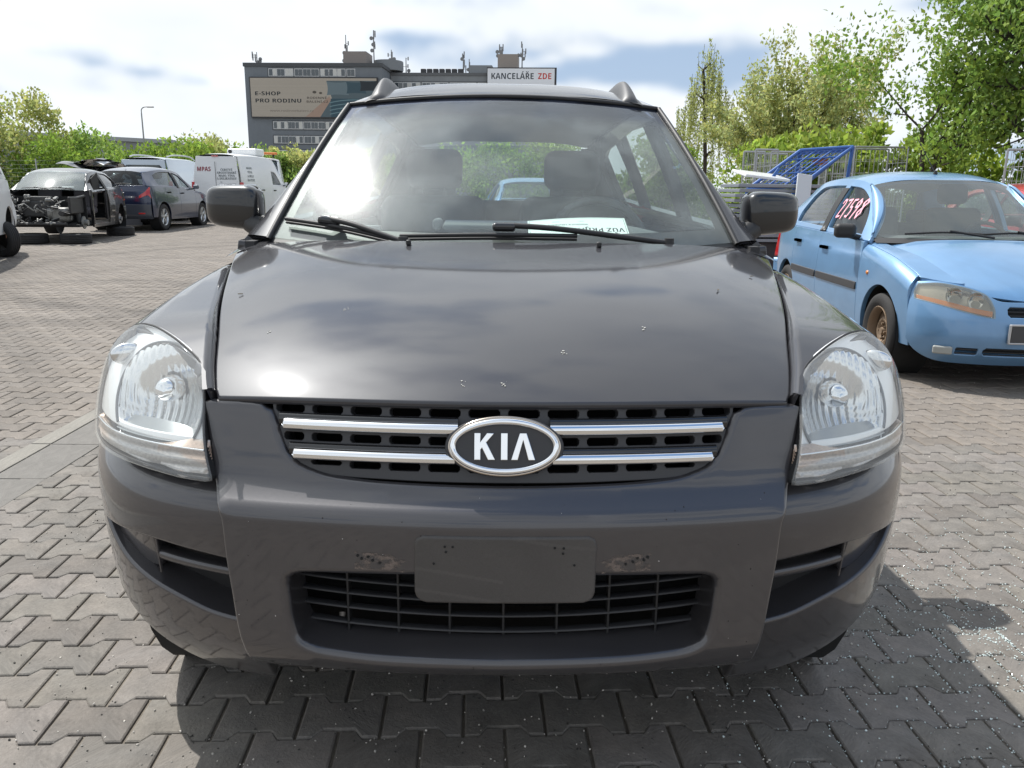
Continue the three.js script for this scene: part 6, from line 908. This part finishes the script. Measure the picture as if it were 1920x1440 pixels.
  // rooftop sheds and masts
  part('roof_shed', flatUV(at(box(3.4, 2.2, 4), 15.4, 20, -5)), std(lin(0.26, 0.23, 0.21), 0.85), b); part('roof_shed', at(cyl(2.2, 2.2, 1.4, 24), 19.5, 19.6, -7), wm2, b); part('roof_shed', flatUV(at(box(3.0, 2.4, 4), 37.5, 20.2, -9)), std(lin(0.30, 0.26, 0.23), 0.85), b); part('roof_shed', at(box(3.4, 1.4, 3), 33.4, 19.2, -9), wm2, b); part('air_units', Array.from({ length: 7 }, (_, i) => at(rbox(0.8, 1.1, 0.8, 0.1), 24.5 + i * 0.95, 19.0, -9)), Mt.trim, b);
  const mm = std(lin(0.22, 0.22, 0.22), 0.6, 0.4);
  for (const [x, y, h, z, n] of [[13.9, 18.9, 4.6, -4, 5], [17.8, 18.9, 4.9, -5, 5], [20.2, 19, 2.8, -6, 3], [22.0, 18.4, 2.6, -8, 3], [30.6, 18.4, 3.2, -9, 4], [31.5, 18.4, 2.6, -9, 3], [36.3, 18.6, 4.0, -8, 6], [39.6, 18.6, 4.4, -8, 6], [1.2, 18.9, 1.9, -2, 3]]) { const g = [rod([x, y, z], [x, y + h, z], 0.10, 0.06)]; for (let i = 0; i < n; i++) { const yy = y + h * rr(0.35, 1), a = rr(-0.6, 0.6); g.push(at(rbox(0.16, rr(0.5, 1.3), 0.14, 0.03), x + a, yy, z + 0.15), rod([x, yy, z], [x + a, yy, z + 0.1], 0.03)); if (rnd() < 0.5) g.push(at(cyl(0.28, 0.2, 0.12, 14), x - a, yy - 0.6, z + 0.2, Math.PI / 2)); } part('antenna_mast', g, mm, b); }
  b.scale.setScalar(0.885);
}
{ const h = thing('warehouse', 'long low grey warehouse roof showing above the bushes on the left', 'building', [-61, -1.3, -92], 0.25); part('wall', flatUV(at(box(30, 7.6, 16), 8, 3.8, 0)), std(lin(0.26, 0.28, 0.29), 0.8, 0, { map: rep(wallT, 0.1) }), h); part('roof', at(box(30.6, 0.4, 16.6), 8, 7.8, 0, 0, 0, -0.03), std(lin(0.30, 0.32, 0.33), 0.6), h); }
{ const l = thing('street_lamp', 'tall thin street lamp with one bent arm above the left bushes', 'street lamp', [-29.2, 0.4, -66], 0); part('pole', [rod([0, 0, 0], [0, 6.5, 0], 0.09, 0.05), tube([[0, 6.5, 0], [0.03, 6.8, 0], [0.2, 6.95, 0], [0.5, 7.0, 0]], 0.04, 8, 16)], std(lin(0.25, 0.26, 0.26), 0.5, 0.6), l); part('lamp_head', at(rbox(0.55, 0.10, 0.24, 0.05), 0.72, 6.98, 0), std(lin(0.3, 0.3, 0.3), 0.5), l); }

// ---------------------------------------------------------------- trees and bushes
const leafM = [lin(0.21, 0.32, 0.055), lin(0.24, 0.36, 0.09), lin(0.29, 0.39, 0.07), lin(0.40, 0.44, 0.17)].map(c => phys(c, 1.0, 0, { transmission: 0.5, thickness: 0, specularIntensity: 0.3 }));
const barkM = std(lin(0.055, 0.045, 0.036), 0.95, 0, { bumpMap: rep(grainT, 3), bumpScale: 0.01 });
const leafG = (() => { const g = new THREE.BufferGeometry(); const p = [], n = [], uv = [], ix = []; [[0, 0, 0], [0.30, 0.42, 0.06], [0, 1, -0.03], [-0.30, 0.42, 0.06]].forEach(q => { p.push(...q); n.push(0, 0.2, 1); uv.push(q[0], q[1]); }); ix.push(0, 1, 2, 0, 2, 3); return geo(p, n, uv, ix); })();
function branchy(root, o) { // skeleton: list of segments, leaf sites along the thin ones
  const segs = [], sites = [];
  const grow = (p, d, len, r, lev) => {
    const n = lev === 0 ? 5 : 4; let q = p.clone(), dir = d.clone();
    for (let i = 0; i < n; i++) {
      const nd = dir.clone().add(V3(rr(-1, 1), rr(-1, 1), rr(-1, 1)).multiplyScalar(o.wob ?? 0.16)).add(V3(0, lev ? (o.up ?? 0.05) : 0, 0)).normalize(), e = q.clone().addScaledVector(nd, len / n), r1 = r * lerp(1, 0.55, (i + 1) / n);
      segs.push([q, e, r * lerp(1, 0.55, i / n), r1]);
      if (lev >= o.leafLev) for (let k = 0; k < o.perSeg; k++) { const t = rnd(); sites.push([q.clone().lerp(e, t).add(V3(rr(-1, 1), rr(-1, 1), rr(-1, 1)).multiplyScalar(o.spread)), nd]); }
      if (lev < o.levels && (i >= (lev === 0 ? (o.clear ?? 1) : 0))) { const k = lev === 0 ? o.kids0 : o.kids; for (let c = 0; c < k; c++) { const a = rr(0, 6.283), s = V3(Math.cos(a), 0, Math.sin(a)), x = s.sub(nd.clone().multiplyScalar(s.dot(nd))).normalize(), bd = nd.clone().multiplyScalar(Math.cos(o.ang ?? 0.8)).addScaledVector(x, Math.sin(o.ang ?? 0.8)); grow(e.clone(), bd, len * rr(0.5, 0.75) * (o.ratio ?? 1), r1 * 0.62, lev + 1); } }
      q = e; dir = nd;
    }
  };
  for (const [p, d, len, r] of root) grow(p, d, len, r, 0);
  return { segs, sites };
}
function tree(name, label, pos, o, mat, group) {
  seed = o.seed ?? 1234;
  const t = thing(name, label, o.cat ?? 'tree', pos, o.turn ?? 0, group), { segs, sites } = branchy(o.roots ?? [[V3(0, 0, 0), V3(0.05, 1, 0).normalize(), o.h * 0.62, o.r]], o);
  const big = segs.filter(s => s[2] > (o.minR ?? 0.012));
  const lim = big.filter(s => s[2] > o.r * 0.45), thin = big.filter(s => s[2] <= o.r * 0.45);
  part('trunk', lim.map(s => rod(s[0], s[1], s[2], s[3], 8)), barkM, t);
  if (thin.length) part('branches', thin.map(s => rod(s[0], s[1], Math.max(s[2], 0.008), Math.max(s[3], 0.006), 4)), barkM, t).userData.kind = 'stuff';
  const N = sites.length, I = new THREE.InstancedMesh(o.leaf ?? leafG, mat, N), m = new THREE.Matrix4(), q = new THREE.Quaternion(), e = new THREE.Euler(), C = new THREE.Color();
  sites.forEach(([p, d], i) => { const s = o.size * rr(0.6, 1.3); if (o.droop) e.set(rr(-0.4, 0.4) + Math.PI, rr(0, 6.28), rr(-0.4, 0.4)); else e.set(rr(-1.6, 1.6), rr(0, 6.28), rr(-1.6, 1.6)); q.setFromEuler(e); m.compose(p, q, V3(s, s, s)); I.setMatrixAt(i, m); const k = rr(0.75, 1.3), y = rr(-0.12, 0.16); I.setColorAt(i, C.setRGB(k * (1 + y), k, k * (1 - y))); });
  I.name = 'crown'; I.userData.kind = 'stuff'; I.castShadow = I.receiveShadow = true; t.add(I); return t;
}
// big cherry tree on the right
tree('cherry_tree', 'large leafy green cherry tree rising above the blue car at the right edge', [9.55, 0.1, -15.6], { seed: 222, h: 7.4, r: 0.15, levels: 3, leafLev: 2, kids0: 3, kids: 2, perSeg: 6, spread: 0.18, size: 0.135, ang: 0.95, up: 0.08, wob: 0.18, ratio: 0.86, clear: 1 }, leafM[1]);
tree('cherry_tree', 'slender leafy tree with dark trunk beside the large cherry tree', [8.1, 0.1, -16.4], { seed: 77, h: 4.0, r: 0.07, levels: 3, leafLev: 2, kids0: 2, kids: 2, perSeg: 4, spread: 0.16, size: 0.115, ang: 0.85, up: 0.10, wob: 0.2, ratio: 1.05, clear: 2 }, leafM[0]);
// bushy willow with many bare twigs
{ seed = 4242; const R = []; for (let i = 0; i < 18; i++) { const a = i / 18 * 6.283, k = rr(0.25, 0.62); R.push([V3(rr(-0.5, 0.5), 0, rr(-0.3, 0.3)), V3(Math.cos(a) * k, 1, Math.sin(a) * k).normalize(), rr(2.6, 3.7), 0.05]); }
  tree('willow_bush', 'wide airy willow bush with many thin twigs left of the cherry tree', [8.2, 0.2, -24.5], { seed: 31, h: 5, r: 0.09, roots: R, levels: 3, leafLev: 2, kids0: 1, kids: 1, perSeg: 6, spread: 0.17, size: 0.115, ratio: 0.68, ang: 0.5, up: 0.06, wob: 0.16, clear: 1, cat: 'bush' }, leafM[3]); }
// weeping birch
{ const R = [[V3(0, 0, 0), V3(-0.04, 1, 0).normalize(), 6.4, 0.11]], t = tree('weeping_birch', 'tall weeping birch with hanging yellow green twigs behind the yard', [9.0, 0.4, -39], { seed: 5, h: 8, r: 0.16, roots: R, levels: 1, leafLev: 9, kids0: 4, kids: 0, perSeg: 1, spread: 0.1, size: 0.1, wob: 0.03, ang: 1.0, up: 0.02, clear: 0, ratio: 0.12 }, leafM[3]);
  const c = t.children.find(x => x.name === 'crown'); if (c) t.remove(c); const pts = [], strands = [];
  for (let i = 0; i < 130; i++) { const a = rr(0, 6.283), r = 1.35 * Math.sqrt(rnd()), y = lerp(7.6, 4.4, (r / 1.35) ** 1.4) + rr(-0.8, 0.4), L = rr(1.2, 3.2); let p = V3(Math.cos(a) * r - 0.2, y, Math.sin(a) * r); strands.push([p, p.clone().add(V3(rr(-0.1, 0.1), -L, rr(-0.1, 0.1)))]); for (let k = 0; k < 70; k++) pts.push(V3(p.x + rr(-0.09, 0.09), p.y - rnd() * L, p.z + rr(-0.09, 0.09))); }
  part('hanging_twigs', strands.map(s => rod(s[0], s[1], 0.008, 0.004, 3)), barkM, t).userData.kind = 'stuff';
  const I = new THREE.InstancedMesh(leafG, leafM[3], pts.length), m = new THREE.Matrix4(), q = new THREE.Quaternion(), e = new THREE.Euler(), C = new THREE.Color(); pts.forEach((p, i) => { const s = rr(0.07, 0.13); e.set(Math.PI + rr(-0.7, 0.7), rr(0, 6.28), rr(-0.7, 0.7)); q.setFromEuler(e); m.compose(p, q, V3(s, s, s)); I.setMatrixAt(i, m); const k = rr(0.7, 1.25); I.setColorAt(i, C.setRGB(k, k, k * 0.9)); }); I.name = 'crown'; I.userData.kind = 'stuff'; I.castShadow = true; t.add(I); }
// rounded bushes: left row, right hedge, behind the SUV
function bush(label, x, z, w, h, mi, n, size, group, y0) {
  seed = (Math.abs(x * 7919 + z * 104729) * 1000) >>> 0;
  const R = []; for (let i = 0; i < 9; i++) R.push([V3(rr(-w, w) * 0.35, 0, rr(-0.4, 0.4)), V3(rr(-0.8, 0.8), 1, rr(-0.5, 0.5)).normalize(), h * rr(0.28, 0.46), 0.04]);
  const t = thing('bush', label, 'bush', [x, y0 ?? rise(z), z], 0, group), { segs } = branchy(R, { levels: 1, leafLev: 9, kids0: 1, kids: 0, perSeg: 0, spread: 0, ang: 0.6, wob: 0.2, clear: 1 });
  part('stems', segs.map(s => rod(s[0], s[1], Math.max(s[2], 0.01), Math.max(s[3], 0.008), 4)), barkM, t).userData.kind = 'stuff';
  const cl = []; for (let i = 0; i < 34; i++) { const a = rr(0, 6.283), r = Math.sqrt(rnd()) * 0.82, yy = rnd(); cl.push([Math.cos(a) * r * w * Math.sqrt(1.05 - 0.75 * yy * yy) / 1.02, h * (0.10 + 0.84 * yy), Math.sin(a) * r * w * 0.8, rr(0.16, 0.34) * Math.min(w, h)]); }
  const I = new THREE.InstancedMesh(leafG, leafM[mi], n), m = new THREE.Matrix4(), q = new THREE.Quaternion(), e = new THREE.Euler(), C = new THREE.Color();
  for (let i = 0; i < n; i++) { const c = cl[(rnd() * cl.length) | 0], a = rr(0, 6.283), b = Math.acos(rr(-1, 1)), r = c[3] * Math.pow(rnd(), 0.45), s = size * rr(0.6, 1.35); e.set(rr(-1.4, 1.4), rr(0, 6.28), rr(-1.4, 1.4)); q.setFromEuler(e); m.compose(V3(c[0] + r * Math.sin(b) * Math.cos(a), Math.max(0.03, c[1] + r * Math.cos(b)), c[2] + r * Math.sin(b) * Math.sin(a)), q, V3(s, s, s)); I.setMatrixAt(i, m); const k = rr(0.7, 1.35); I.setColorAt(i, C.setRGB(k * rr(0.9, 1.15), k, k * 0.9)); }
  I.name = 'crown'; I.userData.kind = 'stuff'; I.castShadow = I.receiveShadow = true; t.add(I); return t;
}
// left row, from the left edge to the office block (label says what stands in front)
[[-27.5, -40, 3.2, 5.4, 1, 'tall dark bush at the far left edge above the white van'], [-24.4, -40, 2.6, 4.9, 3, 'tall pale bush second from the left edge'], [-22.0, -39, 2.3, 3.6, 0, 'bright green bush above the roof of the stripped car'], [-20.6, -43, 2.2, 4.1, 1, 'dark bush with loose top right of the bright bush'], [-17.9, -42, 2.4, 3.9, 0, 'round green bush above the panel heap'], [-15.3, -41, 2.2, 3.6, 0, 'bright bush above the dark crossover'], [-15.0, -46, 2.0, 4.1, 3, 'pale sparse bush under the street lamp'], [-12.4, -42, 1.9, 3.5, 1, 'dark green bush above the silver van'], [-10.8, -44, 1.9, 3.2, 3, 'thin grey green bush left of the delivery van'], [-9.6, -45, 2.0, 3.5, 0, 'large bright bush above the delivery van'], [-7.2, -52, 2.0, 3.0, 3, 'pale whitish bush in front of the office block'], [-5.0, -46, 2.0, 2.6, 0, 'bush behind the windshield pillar of the SUV']].forEach(([x, z, w, h, mi, l]) => bush(l, x * (z / -40) * 0.985, z, w * 1.25, h * (x < -24 ? 1.08 : 0.72 + 0.26 * hash3(x * 10 | 0, 3, 9)), mi, 6500, 0.20, 'bushes along the left fence'));
// hedge on the right and behind the SUV
[[4.6, -27, 1.9, 2.6, 0, 'low bright bush behind the wire cages'], [6.6, -20.5, 1.7, 2.5, 2, 'bright yellow green bush behind the blue rack'], [8.2, -19.5, 1.7, 2.7, 2, 'bright yellow green bush behind the blue car roof'], [10.2, -19.0, 1.8, 2.6, 2, 'bright green bush under the cherry tree'], [11.6, -17.5, 1.8, 3.0, 0, 'green bush at the right edge behind the cherry trunk'], [1.2, -34, 2.6, 3.2, 0, 'bush straight behind the SUV'], [-1.8, -35, 2.4, 3.0, 1, 'dark bush behind the SUV left of its rear window'], [9.4, -46, 3.0, 3.0, 0, 'low bush under the weeping birch']].forEach(([x, z, w, h, mi, l]) => bush(l, x, z, w, h, mi, 5200, 0.17, 'bushes along the back hedge'));

// ---------------------------------------------------------------- yard clutter on the right
const galv = std(lin(0.40, 0.41, 0.42), 0.45, 0.7);
function cage(x, z, w, h, d, turn, label, nx = 9, ny = 8) {
  const c = thing('wire_cage', label, 'cage', [x, rise(z), z], turn, 'wire mesh cages'), fr = [], side = (pts) => pts.forEach((p, i) => fr.push(rod(p, pts[(i + 1) % pts.length], 0.018)));
  for (const s of [-1, 1]) side([[-w / 2, 0.1, s * d / 2], [w / 2, 0.1, s * d / 2], [w / 2, h, s * d / 2], [-w / 2, h, s * d / 2]]);
  part('frame', fr, galv, c);
  for (const s of [-1, 1]) { const m = []; for (let i = 1; i < nx; i++) { const a = lerp(-w / 2, w / 2, i / nx); m.push(rod([a, 0.1, s * d / 2], [a, h, s * d / 2], 0.004, 0.004, 4)); } for (let i = 1; i < ny; i++) { const y = lerp(0.1, h, i / ny); m.push(rod([-w / 2, y, s * d / 2], [w / 2, y, s * d / 2], 0.004, 0.004, 4)); } part('mesh_panel', m, galv, c); }
  for (const s of [-1, 1]) { const m = []; for (let i = 1; i < 7; i++) { const y = lerp(0.1, h, i / 7), zz = lerp(-d / 2, d / 2, i / 7); m.push(rod([s * w / 2, y, -d / 2], [s * w / 2, y, d / 2], 0.004, 0.004, 4), rod([s * w / 2, 0.1, zz], [s * w / 2, h, zz], 0.004, 0.004, 4)); } part('mesh_panel', m, galv, c); }
  return c;
}
cage(4.75, -16.2, 0.42, 2.0, 0.8, 0, 'narrow wire cage nearest the SUV mirror', 5); cage(5.25, -16.6, 0.62, 1.98, 0.8, 0.05, 'wire cage just left of the blue rack', 7); cage(7.3, -17.2, 1.15, 2.12, 0.8, 0.05, 'wide wire cage behind the blue car roof', 12); cage(6.55, -17.0, 0.5, 2.1, 0.8, -0.2, 'wire cage right beside the blue rack', 6); cage(7.9, -12.0, 1.2, 1.92, 0.9, -0.1, 'wire cage at the right edge behind the red car', 13, 12);
{ // blue steel rack leaning on the grey stacks
  const bm = phys(lin(0.03, 0.11, 0.36), 0.4, 0, { clearcoat: 0.4 }), r = thing('steel_rack', 'blue welded steel rack tilted behind the blue car', 'rack', [4.28, rise(-14), -13.6], -0.15), q = (u, v) => V3(lerp(-0.45, 0.40, v) + lerp(0, 0.82, u), lerp(1.28, 1.92, v) + 0.06 * u, -0.35 * v);
  part('frame', [rod(q(0, 0), q(1, 0), 0.028), rod(q(0, 1), q(1, 1), 0.028), rod(q(0, 0), q(0, 1), 0.028), rod(q(1, 0), q(1, 1), 0.028), rod(q(0, 1).add(V3(0, -0.03, -0.3)), q(1, 1).add(V3(0, -0.03, -0.3)), 0.028), rod(q(1, 1), q(1, 1).add(V3(0, -0.03, -0.3)), 0.028), rod(q(1, 0).add(V3(0.1, 0, -0.3)), q(1, 1).add(V3(0, -0.03, -0.3)), 0.028)], bm, r);
  for (let i = 1; i < 9; i++) part(i > 1 ? 'bar_' + String(i - 1).padStart(3, '0') : 'bar', rod(q(i / 9, 0), q(i / 9, 1), i % 3 ? 0.008 : 0.016), bm, r);
  for (let i = 1; i < 8; i++) part('cross_bar' + (i > 1 ? '_' + String(i - 1).padStart(3, '0') : ''), rod(q(0, i / 8), q(1, i / 8), i % 3 ? 0.007 : 0.014), bm, r);
  part('leg', [rod(q(0, 0), V3(-0.45, 0, 0.1), 0.03)], bm, r); part('leg', [rod(q(1, 0), V3(0.37, 0, 0.1), 0.03)], bm, r); part('leg', [rod(q(0, 1), V3(0.30, 0, -0.6), 0.03)], bm, r); part('leg', [rod(q(1, 1), V3(1.15, 0, -0.6), 0.03)], bm, r);
  part('rust_panel', at(rbox(0.24, 0.10, 0.01, 0.003, 1), 0.72, 1.74, -0.30), std(lin(0.45, 0.17, 0.05), 0.8), r);
}
{ // grey sheet-metal stacks
  const s = thing('sheet_stack', 'stack of grey sheet metal profiles between the SUV mirror and the blue rack', 'metal stack', [3.95, rise(-12.6), -12.6], 0.1), m = std(lin(0.26, 0.28, 0.31), 0.5, 0.5);
  for (let i = 0; i < 12; i++) part(i ? 'sheet_' + String(i).padStart(3, '0') : 'sheet', at(rbox(1.5, 0.05, 0.8, 0.008, 1), rr(-0.06, 0.06), 0.55 + i * 0.072, rr(-0.05, 0.05), 0, rr(-0.05, 0.05), 0), m, s);
  part('trestle', [at(box(1.3, 0.5, 0.6), 0, 0.26, 0)], Mt.trim, s);
  const w = thing('white_panel', 'white flat panel lying tilted on the grey sheet stack', 'panel', [3.75, rise(-12.6) + 1.44, -12.7], 0.1); part('board', at(rbox(0.7, 0.04, 0.6, 0.01), 0, 0.06, 0, 0.15, 0, -0.1), Mt.white, w); part('fixing', at(rbox(0.05, 0.16, 0.03, 0.01), 0.2, 0.1, 0.1, 0, 0, -0.6), std(lin(0.03, 0.1, 0.3), 0.5), w);
  const a = thing('white_panel', 'pale grey upright plate leaning against the sheet stack', 'panel', [4.22, rise(-12), -12.05], 0.1); part('board', at(rbox(0.22, 0.5, 0.03, 0.008), 0, 1.28, -0.05, -0.3, 0, -0.15), std(lin(0.55, 0.58, 0.6), 0.5), a); part('board_foot', at(rbox(0.06, 1.05, 0.03, 0.008), 0, 0.52, 0.06), Mt.trim, a);
}
{ // dark wall strip behind the recovery truck
  const w = thing('low_wall', 'dark low wall strip behind the recovery truck', 'wall', [-12.5, rise(-45), -47], 0); part('wall', at(box(7, 2.6, 0.3), 0, 1.3, 0), std(lin(0.10, 0.11, 0.11), 0.8), w);
  const f = thing('mesh_fence', 'green mesh fence standing in front of the left bushes', 'fence', [-22, rise(-36), -36.5], 0.05), gm = std(lin(0.10, 0.14, 0.10), 0.7);
  for (let i = 0; i < 12; i++) part('post', rod([-11 + i * 2, 0, 0], [-11 + i * 2, 2.1, 0], 0.03), galv, f); const wv = []; for (let i = 0; i < 12; i++) wv.push(rod([-11, 0.15 + i * 0.17, 0], [11, 0.15 + i * 0.17, 0], 0.006, 0.006, 3)); part('wires', wv, gm, f);
}

renderer.render(scene, camera);
